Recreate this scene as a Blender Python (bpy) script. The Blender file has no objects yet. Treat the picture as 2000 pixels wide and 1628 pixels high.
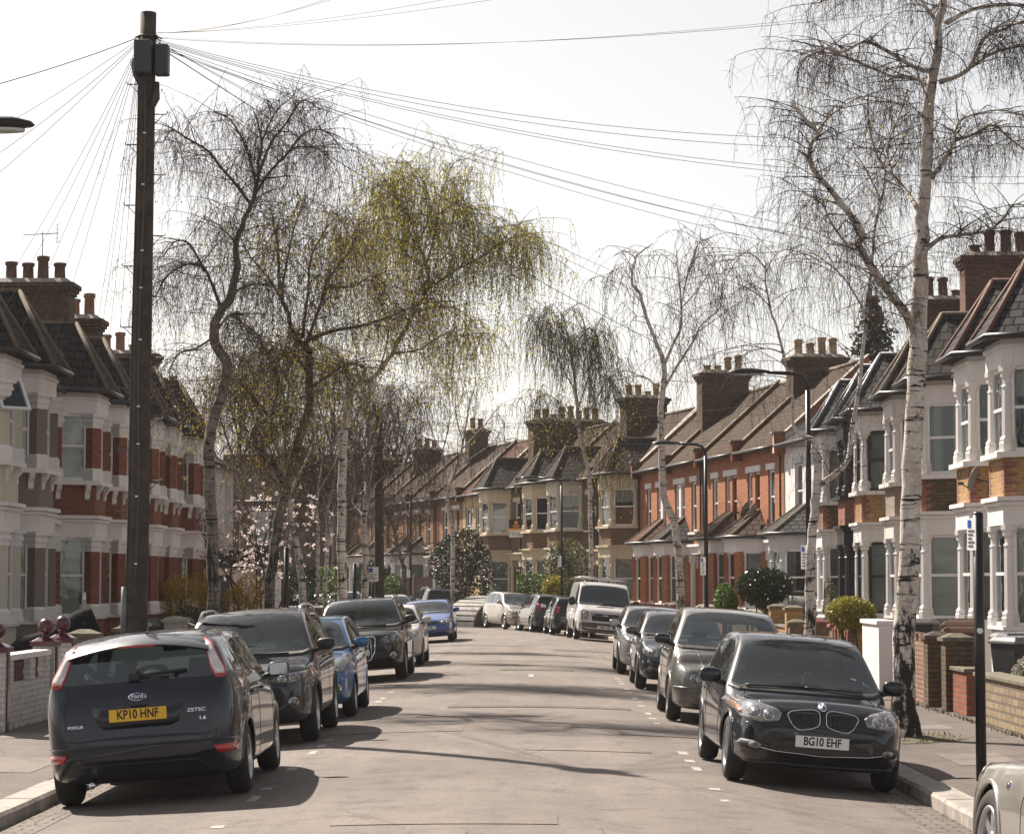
import bpy, bmesh, math, random
from mathutils import Vector, Matrix
from mathutils.bvhtree import BVHTree
R = math.radians
sc = bpy.context.scene
COL = sc.collection

# ------------------------------------------------------------------ camera, sky, sun, exposure
CAM_H, FPX, PITCH, YAW = 1.97, 4600.0, math.atan(322 / 4600.0), math.atan(40 / 4600.0)
cd = bpy.data.cameras.new('camera')
cd.sensor_width = 36.0
cd.lens = FPX / 2000.0 * 36.0
cd.clip_start, cd.clip_end = 0.5, 6000.0
cam = bpy.data.objects.new('camera', cd)
COL.objects.link(cam)
cam.location = (0, 0, CAM_H)
cam.rotation_euler = (math.pi / 2 + PITCH, 0, YAW)
sc.camera = cam

SUN_AZ, SUN_EL = R(37), R(43)          # azimuth is measured from straight ahead towards the left
world = bpy.data.worlds.new('World')
sc.world = world
world.use_nodes = True
wn = world.node_tree
wn.nodes.clear()
sky = wn.nodes.new('ShaderNodeTexSky')
sky.sky_type = 'NISHITA'
sky.sun_disc = False
sky.sun_elevation = SUN_EL
sky.sun_rotation = -SUN_AZ
sky.air_density = 1.0
sky.dust_density = 1.0
sky.ozone_density = 1.0
hs = wn.nodes.new('ShaderNodeHueSaturation')
hs.inputs['Saturation'].default_value = 0.30
bg = wn.nodes.new('ShaderNodeBackground')
bg.inputs['Strength'].default_value = 0.068
wo = wn.nodes.new('ShaderNodeOutputWorld')
wn.links.new(sky.outputs[0], hs.inputs['Color'])
wm_ = wn.nodes.new('ShaderNodeMix'); wm_.data_type = 'RGBA'; wm_.blend_type = 'MULTIPLY'; wm_.inputs[0].default_value = 1.0; wm_.inputs[7].default_value = (1.05, .985, .93, 1)
wn.links.new(hs.outputs[0], wm_.inputs[6])
wn.links.new(wm_.outputs[2], bg.inputs[0])
wn.links.new(bg.outputs[0], wo.inputs[0])

sd = bpy.data.lights.new('sun', 'SUN')
sd.energy = 5.0
sd.angle = R(0.55)
sd.color = (1.0, 0.90, 0.78)
sun = bpy.data.objects.new('sun', sd)
COL.objects.link(sun)
sdir = Vector((-math.sin(SUN_AZ) * math.cos(SUN_EL), math.cos(SUN_AZ) * math.cos(SUN_EL), math.sin(SUN_EL)))
sun.rotation_euler = sdir.to_track_quat('Z', 'Y').to_euler()
sun.location = sdir * 60
sc.view_settings.view_transform = 'Standard'
sc.view_settings.look = 'None'
sc.view_settings.exposure = 1.05
sc.view_settings.gamma = 1.0

_cp, _sp = math.cos(PITCH), math.sin(PITCH)
_cy, _sy = math.cos(YAW), math.sin(YAW)
def at(px, py, Y):
    """point of the place seen at pixel (px,py) of the 2000x1628 photograph, Y metres ahead"""
    x, u = (px - 1000) / FPX, (814 - py) / FPX
    dx, dy, dz = x, _cp - u * _sp, _sp + u * _cp
    dx, dy = dx * _cy - dy * _sy, dx * _sy + dy * _cy
    k = Y / dy
    return Vector((dx * k, Y, CAM_H + dz * k))

# ------------------------------------------------------------------ materials
class NT:
    def __init__(s, name):
        s.m = bpy.data.materials.new(name)
        s.m.use_nodes = True
        s.t = s.m.node_tree
        s.b = s.t.nodes['Principled BSDF']
        s.o = s.t.nodes['Material Output']
    def n(s, typ, **kw):
        nd = s.t.nodes.new('ShaderNode' + typ)
        for k, v in kw.items():
            if k in nd.inputs: nd.inputs[k].default_value = v
            else: setattr(nd, k, v)
        return nd
    def l(s, a, b): s.t.links.new(a, b)
    def ramp(s, src, stops):
        r = s.n('ValToRGB')
        e = r.color_ramp.elements
        e[0].position, e[0].color = stops[0][0], rgba(stops[0][1])
        e[1].position, e[1].color = stops[-1][0], rgba(stops[-1][1])
        for p, c in stops[1:-1]:
            q = e.new(p); q.color = rgba(c)
        s.l(src, r.inputs[0])
        return r.outputs[0]
    def mix(s, f, a, b, mode='MIX'):
        m = s.n('Mix', data_type='RGBA', blend_type=mode)
        for i, v in ((0, f), (6, a), (7, b)):
            if hasattr(v, 'links'): s.l(v, m.inputs[i])
            elif i == 0: m.inputs[0].default_value = v
            else: m.inputs[i].default_value = rgba(v)
        return m.outputs[2]
    def bump(s, h, strength=.3, dist=.02):
        b = s.n('Bump', Strength=strength, Distance=dist)
        s.l(h, b.inputs['Height'])
        s.l(b.outputs[0], s.b.inputs['Normal'])
def rgba(c):
    if isinstance(c, (int, float)): return (c, c, c, 1)
    return (c[0], c[1], c[2], 1)
def sc_(c, k): return tuple(min(1, v * k) for v in c)

def plain(name, c, rough=.6, metal=0.0, var=.18, scale=3.0, bump=0.0, bscale=40, spec=.5, coat=0.0, coord='Object'):
    t = NT(name)
    tc = t.n('TexCoord')
    nz = t.n('TexNoise', Scale=scale, Detail=6.0, Roughness=.6)
    t.l(tc.outputs[coord], nz.inputs['Vector'])
    t.l(t.ramp(nz.outputs[0], [(.3, sc_(c, 1 - var)), (.7, sc_(c, 1 + var * .7))]), t.b.inputs['Base Color'])
    t.b.inputs['Roughness'].default_value = rough
    t.b.inputs['Metallic'].default_value = metal
    t.b.inputs['Specular IOR Level'].default_value = spec
    t.b.inputs['Coat Weight'].default_value = coat
    t.b.inputs['Coat Roughness'].default_value = .04
    if bump:
        n2 = t.n('TexNoise', Scale=bscale, Detail=4.0)
        t.l(tc.outputs[coord], n2.inputs['Vector'])
        t.bump(n2.outputs[0], bump, .01)
    return t.m

def brick(name, c1, c2, mortar, bw=.225, bh=.075, var=.4, rough=.85, stain=(.5, .45, .4), msize=.012, bumps=.5):
    t = NT(name)
    tc = t.n('TexCoord')
    bt = t.n('TexBrick', Scale=1.0)
    bt.inputs['Brick Width'].default_value = bw
    bt.inputs['Row Height'].default_value = bh
    bt.inputs['Mortar Size'].default_value = msize
    bt.inputs['Mortar Smooth'].default_value = .2
    bt.inputs['Color1'].default_value = rgba(c1)
    bt.inputs['Color2'].default_value = rgba(c2)
    bt.inputs['Mortar'].default_value = rgba(mortar)
    t.l(tc.outputs['UV'], bt.inputs['Vector'])
    nz = t.n('TexNoise', Scale=.9, Detail=7.0, Roughness=.65)
    t.l(tc.outputs['Object'], nz.inputs['Vector'])
    f = t.ramp(nz.outputs[0], [(.38, 0.0), (.75, var)])
    n3 = t.n('TexNoise', Scale=9.0, Detail=3.0)
    t.l(tc.outputs['UV'], n3.inputs['Vector'])
    c = t.mix(f, bt.outputs[0], stain, 'MULTIPLY')
    g = t.ramp(n3.outputs[0], [(.3, .72), (.7, 1.15)])
    c = t.mix(.8, c, g, 'MULTIPLY')
    t.l(c, t.b.inputs['Base Color'])
    t.b.inputs['Roughness'].default_value = rough
    t.b.inputs['Specular IOR Level'].default_value = .25
    inv = t.n('Math', operation='SUBTRACT'); inv.inputs[0].default_value = 1.0
    t.l(bt.outputs['Fac'], inv.inputs[1])
    t.bump(inv.outputs[0], bumps, .012)
    return t.m

def tiles(name, c1, c2, bw=.25, bh=.2, moss=(.05, .055, .02), mossf=.5, rough=.9):
    t = NT(name)
    tc = t.n('TexCoord')
    bt = t.n('TexBrick', Scale=1.0)
    bt.inputs['Brick Width'].default_value = bw
    bt.inputs['Row Height'].default_value = bh
    bt.inputs['Mortar Size'].default_value = .02
    bt.inputs['Color1'].default_value = rgba(c1)
    bt.inputs['Color2'].default_value = rgba(c2)
    bt.inputs['Mortar'].default_value = rgba(sc_(c1, .25))  # dark gaps between tiles, with the shading of each course put into the colour
    t.l(tc.outputs['UV'], bt.inputs['Vector'])
    nz = t.n('TexNoise', Scale=1.6, Detail=7.0, Roughness=.7)
    t.l(tc.outputs['Object'], nz.inputs['Vector'])
    f = t.ramp(nz.outputs[0], [(.5, 0.0), (.72, mossf)])
    t.l(t.mix(f, bt.outputs[0], moss), t.b.inputs['Base Color'])
    t.b.inputs['Roughness'].default_value = rough
    t.b.inputs['Specular IOR Level'].default_value = .12
    # each course of tiles lifts towards its lower edge
    sx = t.n('SeparateXYZ'); t.l(tc.outputs['UV'], sx.inputs[0])
    md = t.n('Math', operation='DIVIDE'); md.inputs[1].default_value = bh; t.l(sx.outputs[1], md.inputs[0])
    fr = t.n('Math', operation='FRACT'); t.l(md.outputs[0], fr.inputs[0])
    inv = t.n('Math', operation='SUBTRACT'); inv.inputs[0].default_value = 1.0; t.l(fr.outputs[0], inv.inputs[1])
    ad = t.n('Math', operation='MULTIPLY'); t.l(inv.outputs[0], ad.inputs[0])
    i2 = t.n('Math', operation='SUBTRACT'); i2.inputs[0].default_value = 1.0; t.l(bt.outputs['Fac'], i2.inputs[1])
    t.l(i2.outputs[0], ad.inputs[1])
    t.bump(ad.outputs[0], 1.0, .05)
    return t.m

def glass(name, tint=(.25, .3, .3), trans=.6, rough=.02, ior=1.5, wavy=0.0):
    t = NT(name)
    t.t.nodes.remove(t.b)
    tr = t.n('BsdfTransparent'); tr.inputs[0].default_value = rgba(sc_(tint, 1.0))
    df = t.n('BsdfDiffuse'); df.inputs[0].default_value = rgba(sc_(tint, .12))
    gl = t.n('BsdfGlossy', Roughness=rough); gl.inputs[0].default_value = (.93, .98, 1, 1)
    m1 = t.n('MixShader'); m1.inputs[0].default_value = trans
    t.l(df.outputs[0], m1.inputs[1]); t.l(tr.outputs[0], m1.inputs[2])
    fr = t.n('Fresnel', IOR=ior)
    if wavy:
        tc = t.n('TexCoord'); nz = t.n('TexNoise', Scale=1.3, Detail=2.0); t.l(tc.outputs['Object'], nz.inputs['Vector'])
        bp = t.n('Bump', Strength=wavy, Distance=.05); t.l(nz.outputs[0], bp.inputs['Height']); t.l(bp.outputs[0], gl.inputs['Normal'])
    m2 = t.n('MixShader')
    t.l(fr.outputs[0], m2.inputs[0]); t.l(m1.outputs[0], m2.inputs[1]); t.l(gl.outputs[0], m2.inputs[2])
    t.l(m2.outputs[0], t.o.inputs[0])
    return t.m

def leafmat(name, c, c2, trans=.35, rough=.5, scale=6.0):
    t = NT(name)
    tc = t.n('TexCoord')
    nz = t.n('TexNoise', Scale=scale, Detail=3.0)
    t.l(tc.outputs['Object'], nz.inputs['Vector'])
    c_ = t.ramp(nz.outputs[0], [(.3, c), (.7, c2)])
    t.l(c_, t.b.inputs['Base Color'])
    t.b.inputs['Roughness'].default_value = rough
    tl = t.n('BsdfTranslucent'); t.l(c_, tl.inputs[0])
    mx = t.n('MixShader'); mx.inputs[0].default_value = trans
    t.l(t.b.outputs[0], mx.inputs[1]); t.l(tl.outputs[0], mx.inputs[2])
    t.l(mx.outputs[0], t.o.inputs[0])
    return t.m

# ------------------------------------------------------------------ mesh builder and scene helpers
class MB:
    def __init__(s): s.v = []; s.f = []; s.m = []; s.sm = []
    def add(s, vs, fs, m=0, smooth=False, M=None):
        o = len(s.v)
        s.v.extend([tuple(M @ Vector(p)) for p in vs] if M is not None else [tuple(p) for p in vs])
        for f in fs:
            s.f.append(tuple(i + o for i in f)); s.m.append(m); s.sm.append(smooth)
        return s
    def box(s, x0, x1, y0, y1, z0, z1, m=0, M=None):
        return s.add([(x0, y0, z0), (x1, y0, z0), (x1, y1, z0), (x0, y1, z0), (x0, y0, z1), (x1, y0, z1), (x1, y1, z1), (x0, y1, z1)],
                     [(0, 3, 2, 1), (4, 5, 6, 7), (0, 1, 5, 4), (1, 2, 6, 5), (2, 3, 7, 6), (3, 0, 4, 7)], m, False, M)
    def prism(s, poly, z0, z1, m=0, M=None, top=None):
        """upright prism on a plan polygon (counter-clockwise), top = other polygon for the upper face"""
        n = len(poly); t = top or poly
        vs = [(x, y, z0) for x, y in poly] + [(x, y, z1) for x, y in t]
        fs = [tuple(reversed(range(n))), tuple(range(n, 2 * n))] + [(i, (i + 1) % n, n + (i + 1) % n, n + i) for i in range(n)]
        return s.add(vs, fs, m, False, M)
    def extr(s, poly, a0, a1, axis='x', m=0, M=None):
        """polygon in the plane across `axis`, pushed along it: x -> (y,z), y -> (x,z)"""
        n = len(poly)
        P = (lambda a, p: (a, p[0], p[1])) if axis == 'x' else (lambda a, p: (p[0], a, p[1]))
        vs = [P(a0, p) for p in poly] + [P(a1, p) for p in poly]
        fs = [tuple(range(n)), tuple(reversed(range(n, 2 * n)))] + [((i + 1) % n, i, n + i, n + (i + 1) % n) for i in range(n)]
        return s.add(vs, fs, m, False, M)
    def tube(s, pts, r, n=6, m=0, cap=True, smooth=True, M=None):
        pts = [Vector(p) for p in pts]
        k = len(pts)
        rs = r if isinstance(r, (list, tuple)) else [r] * k
        vs = []; fs = []
        up = Vector((0, 0, 1)); prev = None
        for i, p in enumerate(pts):
            d = (pts[min(i + 1, k - 1)] - pts[max(i - 1, 0)])
            if d.length < 1e-9: d = Vector((0, 0, 1))
            d.normalize()
            if prev is None:
                a = d.cross(up) if abs(d.z) < .95 else d.cross(Vector((1, 0, 0)))
            else:
                a = prev - d * prev.dot(d)
                if a.length < 1e-6: a = d.cross(up)
            a.normalize(); prev = a
            b = d.cross(a)
            for j in range(n):
                t = 2 * math.pi * j / n
                vs.append(p + (a * math.cos(t) + b * math.sin(t)) * rs[i])
        for i in range(k - 1):
            for j in range(n):
                q = (j + 1) % n
                fs.append((i * n + j, i * n + q, (i + 1) * n + q, (i + 1) * n + j))
        if cap:
            fs.append(tuple(reversed(range(n)))); fs.append(tuple((k - 1) * n + j for j in range(n)))
        return s.add(vs, fs, m, smooth, M)
    def lathe(s, prof, n=16, m=0, M=None, smooth=True, cap=True):
        """profile of (radius, height) turned about z"""
        vs = []; fs = []; k = len(prof)
        for r, z in prof:
            for j in range(n):
                t = 2 * math.pi * j / n
                vs.append((r * math.cos(t), r * math.sin(t), z))
        for i in range(k - 1):
            for j in range(n):
                q = (j + 1) % n
                fs.append((i * n + j, i * n + q, (i + 1) * n + q, (i + 1) * n + j))
        if cap:
            fs.append(tuple(reversed(range(n)))); fs.append(tuple((k - 1) * n + j for j in range(n)))
        return s.add(vs, fs, m, smooth, M)
    def build(s, name, mats, parent=None, uv=False, bevel=0.0, sharp=None):
        me = bpy.data.meshes.new(name)
        me.from_pydata(s.v, [], s.f)
        for mt in (mats if isinstance(mats, (list, tuple)) else [mats]): me.materials.append(mt)
        me.polygons.foreach_set('material_index', s.m)
        me.polygons.foreach_set('use_smooth', s.sm)
        if uv: auto_uv(me)
        me.update()
        if sharp: me.set_sharp_from_angle(angle=R(sharp))
        return link(name, me, parent, bevel)

def auto_uv(me):
    ul = me.uv_layers.new(name='UVMap')
    vs = me.vertices
    for p in me.polygons:
        n = p.normal
        if abs(n.z) > .95: t, w = Vector((1, 0, 0)), Vector((0, 1, 0))
        else:
            t = Vector((0, 0, 1)).cross(n); t.normalize(); w = n.cross(t)
        for li in p.loop_indices:
            co = vs[me.loops[li].vertex_index].co
            ul.data[li].uv = (co.dot(t), co.dot(w))

def link(name, data, parent=None, bevel=0.0):
    o = bpy.data.objects.new(name, data)
    COL.objects.link(o)
    if parent: o.parent = parent
    if bevel:
        b = o.modifiers.new('bevel', 'BEVEL'); b.width = bevel; b.segments = 2; b.limit_method = 'ANGLE'; b.angle_limit = R(40)
    return o
def tag(o, label=None, cat=None, group=None, kind=None):
    if label: o['label'] = label
    if cat: o['category'] = cat
    if group: o['group'] = group
    if kind: o['kind'] = kind
    return o
def thing(name, label, cat, loc=(0, 0, 0), rz=0.0, group=None):
    o = bpy.data.objects.new(name, None); COL.objects.link(o)
    o.empty_display_size = .2
    o.location = loc; o.rotation_euler = (0, 0, rz)
    return tag(o, label, cat, group, 'thing')
def copy_tree(o, parent=None):
    c = o.copy(); COL.objects.link(c)
    if parent: c.parent = parent
    for ch in list(o.children): copy_tree(ch, c)
    return c
def interp(pts):
    """smooth monotone curve through (x,y) points"""
    xs = [p[0] for p in pts]; ys = [p[1] for p in pts]; n = len(xs)
    h = [xs[i + 1] - xs[i] for i in range(n - 1)]
    dl = [(ys[i + 1] - ys[i]) / h[i] for i in range(n - 1)]
    m = [0.0] * n
    m[0], m[-1] = dl[0], dl[-1]
    for i in range(1, n - 1):
        if dl[i - 1] * dl[i] <= 0: m[i] = 0.0
        else:
            w1, w2 = 2 * h[i] + h[i - 1], h[i] + 2 * h[i - 1]
            m[i] = (w1 + w2) / (w1 / dl[i - 1] + w2 / dl[i])
    def f(x):
        if x <= xs[0]: return ys[0] + m[0] * 0
        if x >= xs[-1]: return ys[-1]
        i = 0
        while x > xs[i + 1]: i += 1
        t = (x - xs[i]) / h[i]
        return ((1 + 2 * t) * (1 - t) ** 2 * ys[i] + t * (1 - t) ** 2 * h[i] * m[i] + t * t * (3 - 2 * t) * ys[i + 1] + t * t * (t - 1) * h[i] * m[i + 1])
    return f
_txt = {}
def text_mesh(s, size, name, mat, parent, M, ext=.002, bold=0.0):
    cu = bpy.data.curves.new('lettering', 'FONT')
    cu.body = s; cu.size = size; cu.align_x = 'CENTER'; cu.align_y = 'CENTER'; cu.extrude = ext; cu.offset = bold * size
    ob = bpy.data.objects.new('lettering', cu)
    COL.objects.link(ob)
    bpy.context.view_layer.update()
    me = bpy.data.meshes.new_from_object(ob.evaluated_get(bpy.context.evaluated_depsgraph_get()))
    bpy.data.objects.remove(ob); bpy.data.curves.remove(cu)
    me.transform(M); me.materials.clear(); me.materials.append(mat)
    return link(name, me, parent)

# ------------------------------------------------------------------ the street: ground, carriageway, pavements
xc = interp([(0, -.4), (45, -.4), (62, -.4), (72, -.45), (80, -.75), (85, -1.3), (90, -1.85), (95, -2.85), (100, -4.1), (110, -7.1), (120, -10.7), (140, -18.3), (180, -34.0)])
def head(Y): return math.atan((xc(Y + .5) - xc(Y - .5)))
def rz_(u): return .20 * (5.76 - u * u) / 16.0             # crown of the road
def rp(Y, u, z=None):
    t = head(Y)
    return Vector((xc(Y) + u * math.cos(t), Y - u * math.sin(t), rz_(u) if z is None else z))
def kerb_u(Y): return 4.15 + 1.3 * max(0.0, min(1.0, (19.2 - Y) / 2.2))
def strip(mb, ulist, Y0, Y1, zf, m=0, dy=1.0, uf=None):
    n = max(2, int((Y1 - Y0) / dy) + 1)
    o = len(mb.v); k = len(ulist)
    for i in range(n):
        Y = Y0 + (Y1 - Y0) * i / (n - 1)
        for u in ulist:
            uu = uf(Y, u) if uf else u
            p = rp(Y, uu, 0); mb.v.append((p.x, p.y, zf(uu)))
    for i in range(n - 1):
        for j in range(k - 1):
            a = o + i * k + j
            mb.f.append((a, a + 1, a + k + 1, a + k)); mb.m.append(m); mb.sm.append(True)

def asphalt(name, c, speck=.5, patch=True):
    t = NT(name)
    tc = t.n('TexCoord')
    big = t.n('TexNoise', Scale=.35, Detail=5.0, Roughness=.6); t.l(tc.outputs['Object'], big.inputs['Vector'])
    mp = t.n('Mapping'); mp.inputs['Scale'].default_value = (1.6, .12, 1); t.l(tc.outputs['Object'], mp.inputs[0])
    st = t.n('TexNoise', Scale=1.0, Detail=6.0, Roughness=.65); t.l(mp.outputs[0], st.inputs['Vector'])
    fine = t.n('TexNoise', Scale=38.0, Detail=4.0, Roughness=.85); t.l(tc.outputs['Object'], fine.inputs['Vector'])
    blot = t.n('TexNoise', Scale=2.3, Detail=8.0, Roughness=.7, Distortion=.6); t.l(tc.outputs['Object'], blot.inputs['Vector'])
    c0 = t.ramp(big.outputs[0], [(.3, sc_(c, .82)), (.7, sc_(c, 1.12))])
    c0 = t.mix(.75, c0, t.ramp(st.outputs[0], [(.3, .74), (.7, 1.12)]), 'MULTIPLY')
    c0 = t.mix(.8, c0, t.ramp(blot.outputs[0], [(.32, .55), (.47, 1.0), (.75, 1.14)]), 'MULTIPLY')
    c0 = t.mix(speck, c0, t.ramp(fine.outputs[0], [(.32, .35), (.68, 1.6)]), 'MULTIPLY')
    vo = t.n('TexVoronoi', feature='DISTANCE_TO_EDGE', Scale=.42)
    w = t.n('TexNoise', Scale=1.5, Detail=5.0); t.l(tc.outputs['Object'], w.inputs['Vector'])
    mv = t.mix(.35, tc.outputs['Object'], w.outputs[1], 'ADD'); t.l(mv, vo.inputs['Vector'])
    gate = t.ramp(big.outputs[0], [(.5, 0.0), (.58, .8)])
    crack = t.ramp(vo.outputs['Distance'], [(.002, 1.0), (.007, 0.0)])
    mm = t.n('Math', operation='MULTIPLY'); t.l(gate, mm.inputs[0]); t.l(crack, mm.inputs[1])
    c0 = t.mix(mm.outputs[0], c0, sc_(c, .5))
    t.l(c0, t.b.inputs['Base Color'])
    t.b.inputs['Roughness'].default_value = .82
    t.b.inputs['Specular IOR Level'].default_value = .3
    t.bump(fine.outputs[0], .6, .014)
    return t.m
M_road = asphalt('road_asphalt', (.178, .150, .134), .6)
M_patch = asphalt('repair_asphalt', (.188, .157, .139), .5)
M_patch2 = asphalt('dark_repair_asphalt', (.12, .105, .097), .3)
M_pave = asphalt('pavement_asphalt', (.132, .110, .098), .6)
M_kerb = plain('granite_kerb', (.30, .265, .235), .8, var=.35, scale=5, bump=.5, bscale=50)
M_soil = plain('garden_ground', (.10, .085, .07), .95, var=.4, scale=1.3, bump=.6, bscale=12)
M_setts = brick('gutter_setts', (.21, .185, .165), (.15, .13, .115), (.06, .05, .042), .24, .14, msize=.012)
M_white_line = plain('worn_white_paint', (.36, .33, .30), .8, var=.6, scale=25)

g = MB()
g.add([(-400, -40, -.6), (400, -40, -.6), (400, 420, -.6), (-400, 420, -.6)], [(0, 1, 2, 3)])
tag(g.build('ground', M_soil), kind='structure')
g = MB(); strip(g, [-4.15 + 8.3 * i / 24 for i in range(25)], 4, 178, rz_, uf=lambda Y, u: u * (kerb_u(Y) / 4.15 if u > 0 else 1))
tag(g.build('road', M_road), kind='structure')
g = MB(); strip(g, [-4.14, -3.95, -3.72], 4, 110, lambda u: rz_(u) + .004); strip(g, [3.72, 3.95, 4.14], 19.3, 110, lambda u: rz_(u) + .004)
tag(g.build('gutter', M_setts, uv=True), kind='structure')
KT = -.012                                                  # top of the kerb
def pave_z(u): return KT + .006 + .022 * max(0, abs(u) - 4.45)
for side, nm in ((-1, 'pavement_left'), (1, 'pavement_right')):
    g = MB()
    us = sorted([side * v for v in (4.452, 5.0, 5.6, 6.2, 6.9, 12.5)])
    strip(g, us, 4, 178, pave_z, uf=lambda Y, u: u + (math.copysign(kerb_u(Y) - 4.15, u) if u > 0 and u < 5.5 else 0))
    tag(g.build(nm, M_pave), kind='structure')
    g = MB()
    Y = 4.0; rnd = random.Random(5)
    while Y < 125:                                          # kerbstones laid end to end
        L = rnd.uniform(.8, 1.15); y1 = min(Y + L - .012, 125)
        dz = rnd.uniform(-.006, .006)
        def q(y, u, z): 
            p = rp(y, side * (u + (kerb_u(y) - 4.15 if side > 0 else 0)), 0); return (p.x, p.y, z)
        vs = []
        for y in (Y, y1):
            vs += [q(y, 4.15, -.25), q(y, 4.155, KT - .03 + dz), q(y, 4.18, KT + dz), q(y, 4.45, KT + .004 + dz), q(y, 4.45, -.25)]
        fs = [(0, 1, 6, 5), (1, 2, 7, 6), (2, 3, 8, 7), (3, 4, 9, 8), (0, 4, 3, 2, 1), (5, 6, 7, 8, 9)]
        if side < 0: fs = [tuple(reversed(f)) for f in fs]
        g.add(vs, fs); Y += L
    tag(g.build('kerb_left' if side < 0 else 'kerb_right', M_kerb), kind='structure')
    g = MB(); strip(g, sorted([side * v for v in (12.5, 30, 90)]), 4, 178, lambda u: .14, dy=4)
    tag(g.build('garden_ground_left' if side < 0 else 'garden_ground_right', M_soil), kind='structure')
# white parking-bay ticks, worn centre dashes and repairs, all thin sheets on the road
g = MB()
rnd = random.Random(3)
for u in (-2.12, 2.12):
    Y = 12.0
    while Y < 84:
        if rnd.random() < .62:
            w = .05 * rnd.uniform(.8, 1.2)
            for a in ((0, .55) if rnd.random() < .5 else (0, .3)), :
                strip(g, [u - w, u + w], Y + a[0], Y + a[1] * rnd.uniform(.6, 1), lambda uu: rz_(uu) + .004, dy=.5)
        Y += 1.15
for Y in (41.5, 47.5): strip(g, [.32, .42], Y, Y + 1.3, lambda uu: rz_(uu) + .004, dy=.6)
tag(g.build('road_marking', M_white_line), kind='structure')
g = MB()
for u0, u1, Y0, Y1 in ((-1.2, .6, 18.7, 19.5), (-1.35, -.1, 17.7, 18.2), (-2.1, .55, 33.6, 34.2), (.3, 1.75, 26.9, 27.8), (-2.4, -.5, 30.3, 31.2), (.9, 2.2, 31.2, 31.7), (-1.5, 1.2, 41.0, 44.5), (-2.0, 1.9, 57, 60), (.4, 1.4, 16.2, 17.0)):
    strip(g, [u0 + (u1 - u0) * i / 6 for i in range(7)], Y0, Y1, lambda uu: rz_(uu) + .006, dy=.4)
tag(g.build('road_repair', M_patch), kind='structure')
g = MB()
for u0, u1, Y0, Y1 in ((1.5, 3.0, 30.0, 30.5), (-.9, 1.9, 36.0, 36.6), (-.3, 1.3, 51, 52.2), (1.0, 2.6, 66, 67.5)):
    strip(g, [u0 + (u1 - u0) * i / 6 for i in range(7)], Y0, Y1, lambda uu: rz_(uu) + .008, dy=.4)
tag(g.build('road_trench', M_patch2), kind='structure')
# dry leaves and grit along the kerbs
g = MB(); rnd = random.Random(11)
for i in range(1500):
    side = rnd.choice((-1, 1)); Y = rnd.uniform(12, 60)
    u = side * (4.13 - abs(rnd.gauss(0, .18))) if rnd.random() < .5 else side * (6.65 - abs(rnd.gauss(0, .35)))
    z = (rz_(u) + .008) if abs(u) < 4.14 else pave_z(u) + .006
    if 4.14 <= abs(u) < 4.5: continue
    p = rp(Y, u, z); s = rnd.uniform(.01, .03); a = rnd.uniform(0, 6.28)
    vs = [(p.x + s * math.cos(a + k * 1.57) * (1 if k % 2 else .6), p.y + s * math.sin(a + k * 1.57), z + rnd.uniform(0, .012)) for k in range(4)]
    g.add(vs, [(0, 1, 2, 3)], 0)
tag(g.build('leaf_litter', plain('dry_leaf', (.16, .10, .055), .8, var=.5, scale=20)), 'brown dry leaves and grit strewn along the kerbs', 'leaf litter', kind='stuff')
# earth, moss and paving repairs round the foot of the near birch
g = MB()
rnd = random.Random(21)
c0_ = Vector((4.75, 29.9, 0))
ring = [(c0_.x + (.62 + rnd.uniform(-.1, .1)) * math.cos(a) * 1.0, c0_.y + (1.0 + rnd.uniform(-.15, .15)) * math.sin(a)) for a in [2 * math.pi * k / 22 for k in range(22)]]
g.add([(x, y, pave_z(x + .4) + .006) for x, y in ring] + [(c0_.x, c0_.y, pave_z(5.1) + .05)], [(k, (k + 1) % 22, 22) for k in range(22)], 0, True)
tag(g.build('tree_pit', plain('mossy_earth', (.085, .075, .04), .95, var=.6, scale=9, bump=.8, bscale=40)), kind='structure')
g = MB()
for i in range(170):
    a = rnd.uniform(0, 6.28); k = rnd.uniform(.3, 1.05); x, y = c0_.x + .6 * k * math.cos(a), c0_.y + 1.0 * k * math.sin(a); z = pave_z(x + .4) + .01; h_ = rnd.uniform(.02, .07); w_ = .006
    g.add([(x - w_, y, z), (x + w_, y, z), (x + rnd.gauss(0, .02), y + rnd.gauss(0, .02), z + h_)], [(0, 1, 2)])
for i in range(700):
    Y_ = rnd.uniform(22, 46); s_ = rnd.choice((1, 1, -1)); p_ = rp(Y_, s_ * (6.50 - abs(rnd.gauss(0, .05))), 0); z = pave_z(6.5); h_ = rnd.uniform(.02, .09)
    g.add([(p_.x - .006, p_.y, z), (p_.x + .006, p_.y, z), (p_.x + rnd.gauss(0, .02), p_.y + rnd.gauss(0, .02), z + h_)], [(0, 1, 2)])
tag(g.build('grass', plain('weedy_grass', (.10, .12, .03), .9, var=.4, scale=9)), 'weeds and short grass along the garden walls and the birch foot', 'grass', kind='stuff')
# sawn paving joints and patches
g = MB()
for s_, Y0, Y1, u0, u1 in ((1, 25.5, 27.2, 5.0, 5.7), (1, 31.5, 32.3, 4.7, 6.0), (1, 20, 22.5, 5.6, 6.1), (-1, 24.5, 26.5, 4.8, 5.6), (-1, 29.5, 30.6, 5.0, 6.3), (-1, 21.0, 23.0, 5.6, 6.3)):
    strip(g, sorted([s_ * u0, s_ * (u0 + u1) / 2, s_ * u1]), Y0, Y1, lambda u: pave_z(u) + .004, dy=.5)
tag(g.build('pavement_repair', M_patch), kind='structure')

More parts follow.
